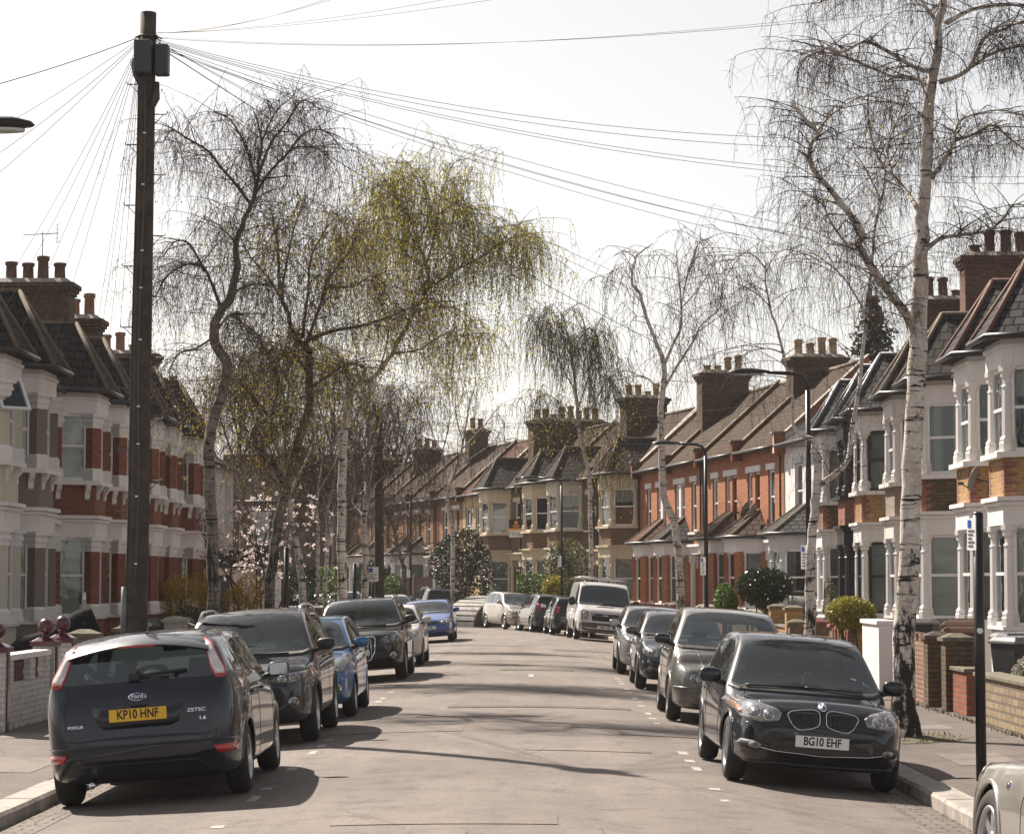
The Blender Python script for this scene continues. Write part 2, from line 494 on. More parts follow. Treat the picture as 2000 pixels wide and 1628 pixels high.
# ------------------------------------------------------------------ terraced houses
B_red = brick('red_brick', (.54, .175, .065), (.42, .13, .052), (.25, .19, .15), stain=(.55, .5, .48))
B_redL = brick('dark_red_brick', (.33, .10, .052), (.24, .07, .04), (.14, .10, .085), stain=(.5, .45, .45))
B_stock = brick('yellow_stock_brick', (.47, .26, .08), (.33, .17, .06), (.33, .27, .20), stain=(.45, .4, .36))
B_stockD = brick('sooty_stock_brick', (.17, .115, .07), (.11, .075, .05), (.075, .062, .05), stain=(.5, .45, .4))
B_brown = brick('brown_brick', (.25, .16, .10), (.17, .105, .065), (.16, .125, .095))
B_orange = brick('orange_brick', (.36, .165, .075), (.26, .115, .055), (.2, .15, .11))
B_quoin = brick('red_quoin_brick', (.32, .10, .06), (.25, .08, .05), (.26, .2, .16))
B_chim = brick('chimney_brick', (.16, .10, .065), (.10, .065, .045), (.06, .05, .042))
B_chimR = brick('red_chimney_brick', (.19, .085, .058), (.13, .06, .043), (.10, .075, .06))
def wpaint(name, c, dirt=(.42, .37, .32), amt=.5, rough=.6):
    t = NT(name)
    tc = t.n('TexCoord')
    mp = t.n('Mapping'); mp.inputs['Scale'].default_value = (5, 5, .45); t.l(tc.outputs['Object'], mp.inputs[0])
    n1 = t.n('TexNoise', Scale=1.0, Detail=6.0, Roughness=.7); t.l(mp.outputs[0], n1.inputs['Vector'])
    n2 = t.n('TexNoise', Scale=.8, Detail=5.0); t.l(tc.outputs['Object'], n2.inputs['Vector'])
    n3 = t.n('TexNoise', Scale=30.0, Detail=3.0); t.l(tc.outputs['Object'], n3.inputs['Vector'])
    mm = t.n('Math', operation='MULTIPLY'); t.l(t.ramp(n1.outputs[0], [(.45, 0.0), (.75, 1.0)]), mm.inputs[0]); t.l(t.ramp(n2.outputs[0], [(.35, .15), (.65, amt)]), mm.inputs[1])
    c0 = t.mix(t.ramp(n2.outputs[0], [(.3, 0.0), (.7, 1.0)]), sc_(c, .92), sc_(c, 1.04))
    t.l(t.mix(mm.outputs[0], c0, tuple(c[i] * dirt[i] * 1.6 for i in range(3))), t.b.inputs['Base Color'])
    t.b.inputs['Roughness'].default_value = rough
    t.b.inputs['Specular IOR Level'].default_value = .3
    t.bump(n3.outputs[0], .15, .01)
    return t.m
P_white = wpaint('white_masonry_paint', (.76, .735, .715))
P_whiteD = wpaint('weathered_white_paint', (.62, .59, .56), amt=.9)
P_cream = wpaint('cream_masonry_paint', (.62, .52, .37))
P_creamL = wpaint('pale_cream_paint', (.58, .53, .44), amt=.7)
P_grey = plain('pale_grey_paint', (.50, .51, .53), .6, var=.1, scale=1.6)
P_black = plain('black_gloss_paint', (.018, .02, .024), .35, var=.2, scale=3)
P_charcoal = plain('charcoal_paint', (.055, .06, .068), .5, var=.2)
P_pebble = plain('pebbledash', (.235, .185, .155), .95, var=.3, scale=55, bump=1.0, bscale=90)
P_clad = plain('yellow_cladding', (.46, .34, .17), .6, var=.12, scale=2)
M_frame = plain('white_window_frame', (.76, .75, .745), .35, var=.05)
M_frameK = plain('dark_window_frame', (.03, .033, .038), .35, var=.1)
M_glass = glass('window_glass', (.93, .96, .96), .95, wavy=.25, ior=1.6)
M_gutter = plain('black_gutter', (.022, .022, .024), .4, var=.2)
T_slate = tiles('grey_slate', (.062, .058, .062), (.04, .038, .042), .28, .2, mossf=.35)
T_tile = tiles('brown_roof_tile', (.085, .055, .040), (.058, .040, .031), .3, .26, mossf=.55)
T_dark = tiles('dark_roof_tile', (.045, .039, .038), (.03, .027, .027), .3, .26, mossf=.4)
T_red = tiles('red_roof_tile', (.13, .060, .042), (.095, .046, .034), .28, .24, mossf=.35)
T_lead = plain('lead_sheet', (.16, .175, .20), .45, var=.25, scale=2)
M_ridge = plain('clay_ridge_tile', (.15, .072, .052), .8, var=.3, scale=6)
M_ridgeD = plain('mossy_ridge_tile', (.15, .115, .08), .85, var=.35, scale=6)
M_pot = plain('clay_chimney_pot', (.25, .13, .08), .8, var=.3, scale=4)
M_potR = plain('dark_red_chimney_pot', (.12, .06, .045), .8, var=.3, scale=4)
M_potY = plain('buff_chimney_pot', (.36, .26, .15), .8, var=.3, scale=4)
M_stone = plain('weathered_stone', (.30, .27, .23), .9, var=.3, scale=4, bump=.3)
M_step = plain('stone_step', (.26, .23, .20), .85, var=.25, scale=3)
M_dark = plain('dark_room', (.012, .012, .013), .8, var=.1)
M_metal = plain('galvanised_metal', (.34, .35, .36), .4, metal=.7, var=.2)
def slats(name, c, gap=.05, horiz=True):
    t = NT(name)
    tc = t.n('TexCoord'); sx = t.n('SeparateXYZ'); t.l(tc.outputs['Object'], sx.inputs[0])
    d = t.n('Math', operation='DIVIDE'); d.inputs[1].default_value = gap; t.l(sx.outputs[2 if horiz else 0], d.inputs[0])
    f = t.n('Math', operation='FRACT'); t.l(d.outputs[0], f.inputs[0])
    t.l(t.ramp(f.outputs[0], [(.0, sc_(c, .25)), (.16, sc_(c, .85)), (1.0, c)]), t.b.inputs['Base Color'])
    t.b.inputs['Roughness'].default_value = .6
    t.bump(f.outputs[0], .6, .02)
    return t.m
M_blind = slats('slatted_blind', (.62, .58, .53))
M_shutter = slats('plantation_shutter', (.56, .53, .49), .075)
M_curtain = slats('hanging_curtain', (.34, .31, .29), .11, False)
M_net = slats('net_curtain', (.52, .50, .48), .07, False)

def pmat(P, Q):
    t = Vector((Q[0] - P[0], Q[1] - P[1], 0)); L = t.length; t.normalize()
    n = Vector((-t.y, t.x, 0))
    M = Matrix(((t.x, n.x, 0, P[0]), (t.y, n.y, 0, P[1]), (0, 0, 1, 0), (0, 0, 0, 1)))
    return M, L

def window(par, M, a0, a1, z0, z1, fm=None, back='blind', split=.52, mull=False, fw=.065, dep=.06):
    fm = fm or M_frame
    f = MB()
    for A in ((a0, a0 + fw, z0, z1), (a1 - fw, a1, z0, z1), (a0 + fw, a1 - fw, z0, z0 + fw * 1.2), (a0 + fw, a1 - fw, z1 - fw, z1)):
        f.box(A[0], A[1], -dep - .08, -dep, A[2], A[3], 0, M)
    zm = z0 + (z1 - z0) * split
    f.box(a0 + fw, a1 - fw, -dep - .07, -dep - .012, zm - .03, zm + .03, 0, M)
    if mull:
        am = (a0 + a1) / 2
        f.box(am - .035, am + .035, -dep - .075, -dep - .006, z0 + fw, zm - .03, 0, M); f.box(am - .035, am + .035, -dep - .075, -dep - .006, zm + .03, z1 - fw, 0, M)
    w = f.build('window', fm, par)
    g = MB(); g.box(a0 + fw * .5, a1 - fw * .5, -dep - .045, -dep - .037, z0 + fw * .5, z1 - fw * .5, 0, M)
    g.build('pane', M_glass, w)
    b = MB()
    b.box(a0, a1, -dep - .20, -dep - .19, z0, z1, 1, M)  # near-black sheet whose colour stands for the unlit room behind
    bm = M_net
    if back == 'blind': b.box(a0 + .03, a1 - .03, -dep - .135, -dep - .13, z0 + .02, z1, 0, M); bm = M_blind
    elif back == 'half': b.box(a0 + .03, a1 - .03, -dep - .135, -dep - .13, zm + .2, z1, 0, M); bm = M_blind
    elif back == 'shutter': b.box(a0 + .03, a1 - .03, -dep - .135, -dep - .13, z0 + .02, z1, 0, M); bm = M_shutter
    elif back == 'net': b.box(a0 + .03, a1 - .03, -dep - .135, -dep - .13, z0 + .02, z1, 0, M)
    elif back == 'curtain':
        q = (a1 - a0) * .36; bm = M_curtain
        b.box(a0 + .03, a0 + q, -dep - .135, -dep - .13, z0 + .02, z1, 0, M); b.box(a1 - q, a1 - .03, -dep - .135, -dep - .13, z0 + .02, z1, 0, M)
    b.build('blind' if back not in ('curtain', 'dark') else 'curtain', [bm, M_dark], w)  # the dark choice holds no curtain, only the near-black sheet
    return w

def wall_holes(mb, x0, x1, z0, z1, holes, m=0, dep=.25):
    xs = sorted({x0, x1} | {h[0] for h in holes} | {h[1] for h in holes})
    zs = sorted({z0, z1} | {h[2] for h in holes} | {h[3] for h in holes})
    for i in range(len(xs) - 1):
        for j in range(len(zs) - 1):
            cx, cz = (xs[i] + xs[i + 1]) / 2, (zs[j] + zs[j + 1]) / 2
            if any(h[0] < cx < h[1] and h[2] < cz < h[3] for h in holes): continue
            mb.add([(xs[i], 0, zs[j]), (xs[i + 1], 0, zs[j]), (xs[i + 1], 0, zs[j + 1]), (xs[i], 0, zs[j + 1])], [(3, 2, 1, 0)], m)
    for h in holes:
        a, b, c, d = h
        q = [(a, 0, c), (b, 0, c), (b, 0, d), (a, 0, d), (a, -dep, c), (b, -dep, c), (b, -dep, d), (a, -dep, d)]
        mb.add(q, [(0, 1, 5, 4), (1, 2, 6, 5), (2, 3, 7, 6), (3, 0, 4, 7)], m)

def column(par, x, y, ang, z0, z1, style, m, mt):
    M = Matrix.Translation((x, y, 0)) @ Matrix.Rotation(ang, 4, 'Z')
    c = MB()
    if style == 'brickplain':
        c.box(-.17, .17, -.17, .15, z0 - .05, z1 - .02, 1, M)
        return c.build('column', [mt, m], par, uv=True)
    if style == 'brick':
        c.box(-.17, .17, -.17, .15, z0 + .3, z1 - .34, 1, M)
        c.prism([(-.21, -.2), (.21, -.2), (.21, .19), (-.21, .19)], z0, z0 + .24, 0, M)
        c.prism([(-.21, -.2), (.21, -.2), (.21, .19), (-.21, .19)], z0 + .24, z0 + .3, 0, M, [(-.172, -.172), (.172, -.172), (.172, .152), (-.172, .152)])
        for a, b, e in ((z1 - .34, z1 - .22, .185), (z1 - .22, z1 - .16, .215), (z1 - .16, z1 - .08, .20), (z1 - .08, z1, .25)):
            c.box(-e, e, -e, e - .02, a, b, 0, M)
        return c.build('column', [mt, m], par, uv=True)
    q = .765
    prof = [(.18, z0), (.18, z0 + .16), (.165, z0 + .18), (.165, z0 + .24), (.125, z0 + .30), (.115, z1 - .42), (.125, z1 - .40), (.125, z1 - .37), (.10, z1 - .35), (.10, z1 - .24), (.14, z1 - .20), (.14, z1 - .14), (.17, z1 - .10), (.17, z1)]
    c.lathe(prof, 8, 0, M @ Matrix.Rotation(math.pi / 8, 4, 'Z'), smooth=False)
    return c.build('column', [m], par)

def bay_plan(c, w, fw, d, off):
    return [(c - w / 2 - off, -.02), (c - fw / 2 - off * .55, d + off), (c + fw / 2 + off * .55, d + off), (c + w / 2 + off, -.02)]

DEF = dict(W=4.7, D=8.2, eave=6.5, ridge=9.2, wall=B_stock, apron=P_white, span=B_stock, quoin=None, trim=P_white, col=P_white, cst='col', frame=M_frame,
           roof=T_slate, bayroof=None, ridge_m=M_ridgeD, bay='two', bc=3.2, bw=2.75, bfw=1.45, bd=.95, dc=1.0, backs=('blind', 'blind'), doorm=P_charcoal,
           brackets=False, par=(0, 1), chim=None, chim_m=B_chim, pots=4, pot_m=M_pot, chim_h=1.25, chim_y=-3.2, lean=0, endcap=None, base=.0, hip=1.55, hood=True, pot_n=0, ff=None)
def rev(p): return list(reversed(p))

def terrace(label, org, rz, seed=1, name='terraced_house', group='terraced houses along the street', **kw):
    S = dict(DEF); S.update(kw)
    rn = random.Random(seed)
    W, D, E, RG = S['W'], S['D'], S['eave'], S['ridge']
    h = thing(name, label, 'house', (org[0], org[1], S['base']), rz, group)
    c, bw, bfw, bd = S['bc'], S['bw'], S['bfw'], S['bd']
    gz0, gz1, fz0, fz1 = 1.15, 3.02, 4.36, 5.95
    gm = S.get('gm', S['trim'])
    dc = S['dc']
    holes = [(dc - .55, dc + .55, .45, 3.0)]
    ffw = [(dc - .48, dc + .48, 4.3, 5.9)] if S['ff'] is None else S['ff']
    for a in ffw: holes.append(a[:4])
    m = MB()
    wall_holes(m, 0.003, W - .003, -.3, E, holes)
    m.box(.003, W - .003, -D, -.262, -.3, E - .02, 0)
    m.extr([(-.262, E - .02), (-D / 2, RG - .16), (-D, E - .02)], .003, W - .003, 'x', 0)
    wl = m.build('wall', S['wall'], h, uv=True)
    # openings in the flat front
    M0, _ = pmat((0, 0), (1, 0))
    for a in ffw:
        window(h, M0, a[0] + .03, a[1] - .03, a[2] + .03, a[3] - .02, S['frame'], rn.choice(S['backs']), mull=len(a) > 4 and a[4] == 'm')
        q = MB(); q.box(a[0] - .14, a[1] + .14, -.05, .05, a[3], a[3] + .22); q.build('lintel', S['trim'], h)
        q = MB(); q.box(a[0] - .12, a[1] + .12, -.05, .12, a[2] - .1, a[2]); q.build('sill', S['trim'], h)
        if len(a) > 4 and a[4] == 'w':   # white stone mullion
            am = (a[0] + a[1]) / 2; q = MB(); q.box(am - .16, am + .16, -.18, -.004, a[2], a[3]); q.build('mullion', S['trim'], h)
        if len(a) > 4 and a[4] == 'b':
            am = (a[0] + a[1]) / 2; b = MB(); b.box(am - .17, am + .17, -.2, -.004, a[2], a[3]); b.build('brick_mullion', S['wall'], h, uv=True)
    # door and its surround
    d = MB(); d.box(dc - .46, dc + .46, -.24, -.19, .47, 2.45); 
    for px in (-.22, .22):
        d.box(dc + px - .15, dc + px + .15, -.19, -.178, .62, 1.25); d.box(dc + px - .15, dc + px + .15, -.19, -.178, 1.4, 2.25)
    do = d.build('door', S['doorm'], h)
    k = MB(); k.lathe([(.0, 0), (.03, .0), (.035, .03), (.02, .05)], 8, 0, Matrix.Translation((dc + .36, -.18, 1.4)) @ Matrix.Rotation(-math.pi / 2, 4, 'X')); k.build('handle', M_metal, do)
    window(h, M0, dc - .46, dc + .46, 2.5, 2.98, S['frame'], 'dark', split=.02)
    for s in (-1, 1):
        q = MB(); q.box(dc + s * .68 - .13, dc + s * .68 + .13, -.04, .09, -.1, 3.0); q.box(dc + s * .68 - .17, dc + s * .68 + .17, -.05, .14, 2.72, 3.02); q.build('pilaster', S['trim'], h)
    if S['hood']:
        q = MB(); q.box(dc - .9, dc + .9, -.05, .16, 3.03, 3.32); q.box(dc - .98, dc + .98, -.05, .28, 3.32, 3.42); q.build('door_hood', S['trim'], h)
    st = MB()
    for i in range(3): st.box(dc - .6, dc + .6, -.02 + i * -.0, .75 - i * .25, -.15 + i * .18 if i else -.3, .03 + i * .19)
    st.build('step', M_step, h)
    # bay
    if S['bay'] != 'none':
        two = S['bay'] == 'two'
        pl = bay_plan(c, bw, bfw, bd, 0)
        bwm = MB(); bwm.prism(rev(pl), -.3, gz0 - .06); bwm.build('bay_plinth', S['apron'], h, uv=True)
        if two: bwm = MB(); bwm.prism(rev(pl), gz1 + .5, fz0 - .1); bwm.build('bay_wall', S['span'], h, uv=True)
        q = MB(); q.prism(rev(bay_plan(c, bw, bfw, bd, .07)), gz0 - .06, gz0, 0); q.build('sill', S['trim'], h)
        e = MB()
        e.prism(rev(bay_plan(c, bw, bfw, bd, .035)), gz1, gz1 + .44, 0)
        e.prism(rev(bay_plan(c, bw, bfw, bd, .09)), gz1 + .36, gz1 + .43, 0)
        e.prism(rev(bay_plan(c, bw, bfw, bd, .15)), gz1 + .44, gz1 + .52, 0)
        e.build('bay_cornice', gm if not two else S['trim'], h); e = MB()
        if two:
            e.prism(rev(bay_plan(c, bw, bfw, bd, .15)), fz0 - .1, fz0, 0)
            SIL = e; e = MB()
            e.prism(rev(bay_plan(c, bw, bfw, bd, .035)), fz1, E - .05, 0)
            e.prism(rev(bay_plan(c, bw, bfw, bd, .08)), fz1 + .33, fz1 + .40, 0)
            e.build('bay_frieze', S['trim'], h); e = SIL
        if S['brackets'] and two:
            for i in range(3):
                Mq, L = pmat(pl[i], pl[i + 1])
                for q in (.18, .82):
                    q_ = MB(); q_.extr([(.0, fz0 - .1), (.16, fz0 - .1), (.13, fz0 - .2), (.05, fz0 - .3), (.05, fz0 - .42), (.0, fz0 - .45)], L * q - .06, L * q + .06, 'x', 0, Mq); q_.build('bracket', S['trim'], h)
        if two: e.build('bay_sill', S['trim'], h)
        if S['quoin'] and two:
            for i, (a, b) in enumerate(((0, 1), (1, 2), (2, 3))):
                Mq, L = pmat(pl[a], pl[b])
                ks = [0, 1] if i == 1 else ([1] if i == 0 else [0])
                for kk in ks:
                    qm = MB()
                    for r_ in range(11):
                        wq = .24 if r_ % 2 else .13
                        zq = gz1 + .52 + r_ * .075
                        if zq + .07 > fz0 - .1: break
                        a0 = 0 if kk == 0 else L - wq
                        qm.box(a0, a0 + wq, -.02, .004, zq, zq + .075, 0, Mq)
                    qm.build('quoins', S['quoin'], h, uv=True)
        floors = [(gz0, gz1)] + ([(fz0, fz1)] if two else [])
        for fi, (z0, z1) in enumerate(floors):
            for i in range(3):
                Mq, L = pmat(pl[i], pl[i + 1])
                mg = .2 if 'brick' in S['cst'] else .13
                bk = S['backs'][fi % len(S['backs'])]
                window(h, Mq, mg, L - mg, z0, z1, S['frame'], bk, mull=False, dep=.05)
                for a, sg in ((mg, 1), (L - mg, -1)):       # shouldered heads
                    q = MB(); q.extr([(a, z1 + .001), (a + sg * .16, z1 + .001), (a + sg * .02, z1 - .13), (a, z1 - .13)][::sg], -.10, .0, 'y', 0, Mq); q.build('window_shoulder', S['trim'], h)
            inn = [(pl[0][0] + .10, .02), (pl[1][0] + .06, pl[1][1] - .1), (pl[2][0] - .06, pl[2][1] - .1), (pl[3][0] - .10, .02)]
            cm = S['col']; 
            for i, (x, y) in enumerate(inn):
                ang = (.9, .45, -.45, -.9)[i]
                column(h, x, y, ang, z0, z1 + .005, S['cst'], cm, S['trim'])
        br = MB(); gt = MB()
        brm = S['bayroof'] or S['roof']
        ez = E + .02 if two else gz1 + .55
        bp = bay_plan(c, bw, bfw, bd, .30)
        Z = lambda p: (p[0], p[1], ez)
        A, B, C_, D_ = (bp[0][0], .05, ez), Z(bp[1]), Z(bp[2]), (bp[3][0], .05, ez)
        if two:
            sl = (RG - E) / (D / 2 + .3)
            F = (c, .30, ez + S['hip']); G = (c, -S['hip'] / sl - .05, ez + S['hip'])
            br.add([A, B, C_, D_, F, G], [(0, 4, 1), (1, 4, 2), (2, 4, 3), (0, 5, 4), (3, 4, 5)])
            for a, b in ((B, F), (C_, F), (F, G)): gt.tube([a, b], .055, 6, 1)
        else:
            F1, F2 = (c - .45, -.0, ez + .95), (c + .45, -.0, ez + .95)
            br.add([A, B, C_, D_, F1, F2], [(0, 4, 1), (1, 4, 5, 2), (2, 5, 3)])
            for a, b in ((B, F1), (C_, F2)): gt.tube([a, b], .05, 6, 1)
        br.prism(rev(bay_plan(c, bw, bfw, bd, .27)), ez - .07, ez - .003, 0)
        br.build('bay_roof', brm, h, uv=True)
        gt.tube([(bp[0][0] - .0, .1, ez - .03), (bp[1][0], bp[1][1] + .03, ez - .03), (bp[2][0], bp[2][1] + .03, ez - .03), (bp[3][0], .1, ez - .03)], .06, 8, 0)
        gt.build('bay_gutter', [M_gutter, S['ridge_m']], h)
    # main roof, parapets, gutter, downpipe, chimney
    r = MB()
    r.extr([(.32, E), (-D / 2, RG), (-D - .3, E), (-D - .3, E - .1), (-D / 2, RG - .12), (.32, E - .1)], .002, W - .002, 'x', 0)
    ro = r.build('roof', S['roof'], h, uv=True)
    rt = MB(); rt.tube([(0, -D / 2, RG + .02), (W, -D / 2, RG + .02)], .09, 6); rt.build('ridge_tiles', S['ridge_m'], ro)
    for x in S['par']:
        xx = x * W; pp = MB()
        pp.extr([(.40, E - .28), (.40, E + .40), (.05, E + .40), (.0, E + .30 + .1), (-D / 2, RG + .16), (-D / 2, RG - .3), (.0, E - .28)], xx - .13, xx + .13, 'x', 0)
        pp.extr([(.46, E + .402), (.46, E + .46), (-.02, E + .48), (-D / 2, RG + .21), (-D / 2, RG + .163), (0, E + .405)], xx - .17, xx + .17, 'x', 1)
        pp.build('parapet', [S['wall'] if S['wall'] not in (P_cream, P_clad) else B_brown, M_stone], ro, uv=True)
    gt = MB()
    segs = [(0.0, W)] if S['bay'] != 'two' else [(0.0, c - bw / 2 - .2), (c + bw / 2 + .2, W)]
    for a, b in segs:
        if b - a > .2: gt.tube([(a + .05, .36, E - .03), (b - .05, .36, E - .03)], .06, 8)
    px = .18 if dc < c else W - .18
    gt.tube([(px, .34, E - .06), (px, .10, E - .35), (px, .10, .1)], .04, 8)
    gt.build('gutter', M_gutter, h)
    if S['chim'] is not None:
        cx, cy = S['chim'] * W, S['chim_y']; hz = RG + S['chim_h']; zb = RG - 2.4
        ch = MB()
        L = .43 * S['pots'] / 2 + .12
        ch.box(cx - .42, cx + .42, cy - L, cy + L, zb, hz - .36)
        for i, (a, b) in enumerate(((hz - .36, hz - .27), (hz - .27, hz - .18), (hz - .18, hz - .06))):
            e = .05 * (i + 1); ch.box(cx - .42 - e, cx + .42 + e, cy - L - e, cy + L + e, a, b)
        ch.prism([(cx - .5, cy - L - .1), (cx + .5, cy - L - .1), (cx + .5, cy + L + .1), (cx - .5, cy + L + .1)], hz - .06, hz + .08, 1, None, [(cx - .3, cy - L + .1), (cx + .3, cy - L + .1), (cx + .3, cy + L - .1), (cx - .3, cy + L - .1)])
        cho = ch.build('chimney', [S['chim_m'], M_stone], ro, uv=True)
        for i in range(S['pots']):
            yy = cy + (i - (S['pots'] - 1) / 2) * .43
            k = rn.uniform(.75, 1.15) if rn.random() < .85 else .45
            p = MB(); p.lathe([(.175, hz), (.185, hz + .06), (.155, hz + .1), (.14, hz + .50 * k), (.175, hz + .53 * k), (.175, hz + .62 * k), (.13, hz + .63 * k)], 12, 0, Matrix.Translation((cx + rn.uniform(-.1, .1), yy, 0)))
            p.build('chimney_pot', S['pot_m'], cho)
    return h

# ---- right-hand row: white bays of yellow brick, then red brick, then cream bays round the bend, then brown brick
XR = 9.65
RW = dict(D=7.2, ridge=9.5, brackets=False, quoin=B_quoin, ridge_m=M_ridge, roof=T_slate)
def right(y0, y1, label, seed, **kw):
    k = dict(RW); k.update(kw)
    bay = k.pop('by'); W = y1 - y0
    bc = bay - y0
    return terrace(label, (XR, y0), R(90), seed, W=W, bc=bc, dc=(.9 if bc > W / 2 else W - .9), **k)
right(41.1, 45.9, 'nearest house on the right, two-storey white bay over yellow brick with a clay-ridged pointed roof', 1, by=44.2, backs=('blind', 'half'), par=(), roof=T_slate)
right(45.9, 50.7, 'white bay house with a dish on its yellow brick, second on the right', 2, by=47.6, backs=('dark', 'dark'), par=(0,), chim=None)
right(50.7, 55.5, 'white bay house with closed slatted blinds, mostly hidden by the big birch trunk', 3, by=53.5, backs=('blind', 'curtain'), span=B_stockD, par=(0, 1), roof=T_dark, bayroof=T_dark, ridge_m=M_ridgeD)
right(55.5, 60.2, 'house with grey pebbledash band and peeling weathered columns behind the big birch', 4, by=57.4, backs=('net', 'net'), col=P_whiteD, trim=P_whiteD, span=P_pebble, quoin=None, apron=P_whiteD, roof=T_dark, bayroof=T_dark, ridge_m=M_ridgeD)
right(60.2, 64.7, 'white bay house with dark window frames and plantation shutters', 5, by=63.0, backs=('shutter', 'shutter'), frame=M_frameK, chim=1.0, chim_m=B_chimR, pot_m=M_potR, chim_h=1.45, roof=T_slate, ridge_m=T_lead)
right(64.7, 69.0, 'house whose bay columns and trim are painted black', 6, by=66.4, trim=P_black, col=P_black, apron=P_black, frame=M_frameK, backs=('dark', 'net'), span=B_quoin, quoin=None, roof=T_slate, ridge_m=T_lead)
right(69.0, 73.5, 'white bay house with lead-ridged slate roof behind the forked birch', 7, by=71.4, backs=('curtain', 'blind'), roof=T_slate, ridge_m=T_lead, chim=1.0, chim_m=B_chim, pot_m=M_potR, pots=3, chim_h=1.3, span=B_stockD)

def row(p0, p1, specs, **common):
    """houses side by side along a street line from p0 to p1, facing the road"""
    p0, p1 = Vector(p0), Vector(p1)
    d = p1 - p0; n = len(specs); W = d.length / n; rz = math.atan2(d.y, d.x)
    for i, s in enumerate(specs):
        k = dict(common); k.update(s); lb = k.pop('label')
        o = p0 + d * (i / n)
        mir = k.pop('mir', i % 2)
        bc = k.pop('bcf', .34) * W
        k['bc'] = bc if mir else W - bc
        k['dc'] = W - .95 if mir else .95
        if 'ffp' in k:
            ff = []
            for a, b, st in k.pop('ffp'):
                a_, b_ = (a, b) if mir else (W - b, W - a)
                ff.append((a_, b_, 3.9, 5.85, st))
            k['ff'] = ff
        terrace(lb, (o.x, o.y), rz, 20 + i, W=W, **k)
row((9.5, 73.5), (8.56, 80.0), [dict(label='house with pale grey single-storey bay between the white bays and the red brick', mir=0, bcf=.36)],
    bay='one', wall=P_white, apron=P_grey, span=P_grey, col=P_grey, trim=P_grey, roof=T_slate, bayroof=T_slate, ff=[(4.2, 5.2, 4.0, 5.9)], backs=('curtain',), bw=2.9, par=(1,), eave=6.6)
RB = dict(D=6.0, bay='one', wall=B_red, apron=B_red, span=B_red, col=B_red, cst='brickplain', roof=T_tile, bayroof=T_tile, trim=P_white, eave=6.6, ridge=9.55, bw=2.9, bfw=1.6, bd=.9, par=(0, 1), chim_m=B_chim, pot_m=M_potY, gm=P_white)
row((8.56, 80.0), (4.57, 100.0), [
    dict(label='bright red brick house nearest the white bays, dishes above its tiled bay', mir=0, ffp=[(.7, 2.2, 'b'), (3.2, 3.95, '')], chim=1.0, chim_h=.6, chim_y=-2.8, backs=('net',)),
    dict(label='second red brick house from the white bays, brown tiled bay roof with mossy hips', mir=1, ffp=[(.7, 2.2, 'b'), (3.2, 3.95, '')], backs=('curtain',)),
    dict(label='red brick house with white stone mullion upstairs, behind the lamp post', mir=0, ffp=[(.7, 2.2, 'w'), (3.2, 3.95, '')], chim=1.0, chim_h=.9, chim_y=-2.2, backs=('net', 'dark'), bayroof=T_dark),
    dict(label='last red brick house at the far end of the red row beside the cream bays', mir=1, ffp=[(.7, 2.2, 'w'), (3.2, 3.95, '')], backs=('curtain',), bayroof=T_red)], **RB)
YB = dict(D=5.6, wall=B_brown, apron=P_creamL, span=B_brown, col=P_cream, trim=P_cream, roof=T_tile, bayroof=T_dark, eave=6.6, ridge=9.4, bw=2.9, par=(0, 1), chim_y=-2.2, pot_m=M_potY)
row((4.57, 100.0), (-2.09, 120.0), [
    dict(label='cream bay house with a black ground floor next to the red brick row', mir=1, apron=P_black, gm=P_black, chim=1.0, chim_h=.85, backs=('blind', 'half')),
    dict(label='house with pale cream bay and white framed windows behind the bare birch', mir=0, col=P_creamL, trim=P_creamL, backs=('net', 'half')),
    dict(label='cream bay house with white ground-floor porch behind the leafy shrub', mir=1, chim=1.0, chim_h=.5, pots=8, backs=('net', 'dark')),
    dict(label='cream bay house behind the to-let board', mir=0, backs=('net', 'blind'))], **YB)
BB = dict(D=6.0, bay='one', wall=B_orange, apron=P_whiteD, span=P_whiteD, col=P_white, trim=P_whiteD, roof=T_tile, bayroof=T_tile, eave=6.5, ridge=9.4, bw=2.7, par=(0, 1), backs=('net', 'dark'), pot_m=M_pot, chim_y=-2.3, ffp=[(.7, 2.0, 'b'), (3.1, 3.9, '')])
row((-2.09, 120.0), (-11.7, 150.0), [
    dict(label='house clad in mustard yellow panels with large square windows beside the camellia', mir=0, wall=P_clad, bay='none', roof=T_red, ffp=[(.5, 1.9, 'm'), (2.4, 4.2, 'm')], par=(1,), trim=P_clad, backs=('net',)),
    dict(label='orange brick house with a tilted-open top window behind the camellia', mir=1, chim=1.0, chim_h=1.0, chim_m=B_stockD, pots=2),
    dict(label='orange brick house with white bays showing beside the camellia', mir=0),
    dict(label='orange brick house with a dark chimney behind the bare far birch', mir=1, chim=1.0, chim_h=.5, chim_m=B_stockD, pots=3),
    dict(label='orange brick house to the right of the second telegraph pole', mir=0),
    dict(label='last orange brick house at the far bend, hidden by birch trunks', mir=1, chim=1.0, chim_h=.4, pots=4)], **BB)
terrace('dark brown brick house closing the view behind the left birches', (-11.2, 149.5), R(180), 40, W=9.0, wall=B_stockD, bay='none', roof=T_tile, eave=7.1, ridge=10.2, par=(), ff=[(.7, 1.9, 4.4, 6.2), (5.5, 6.6, 4.4, 6.2)], chim=.45, chim_h=.5, backs=('blind',), trim=P_whiteD, dc=7.6)

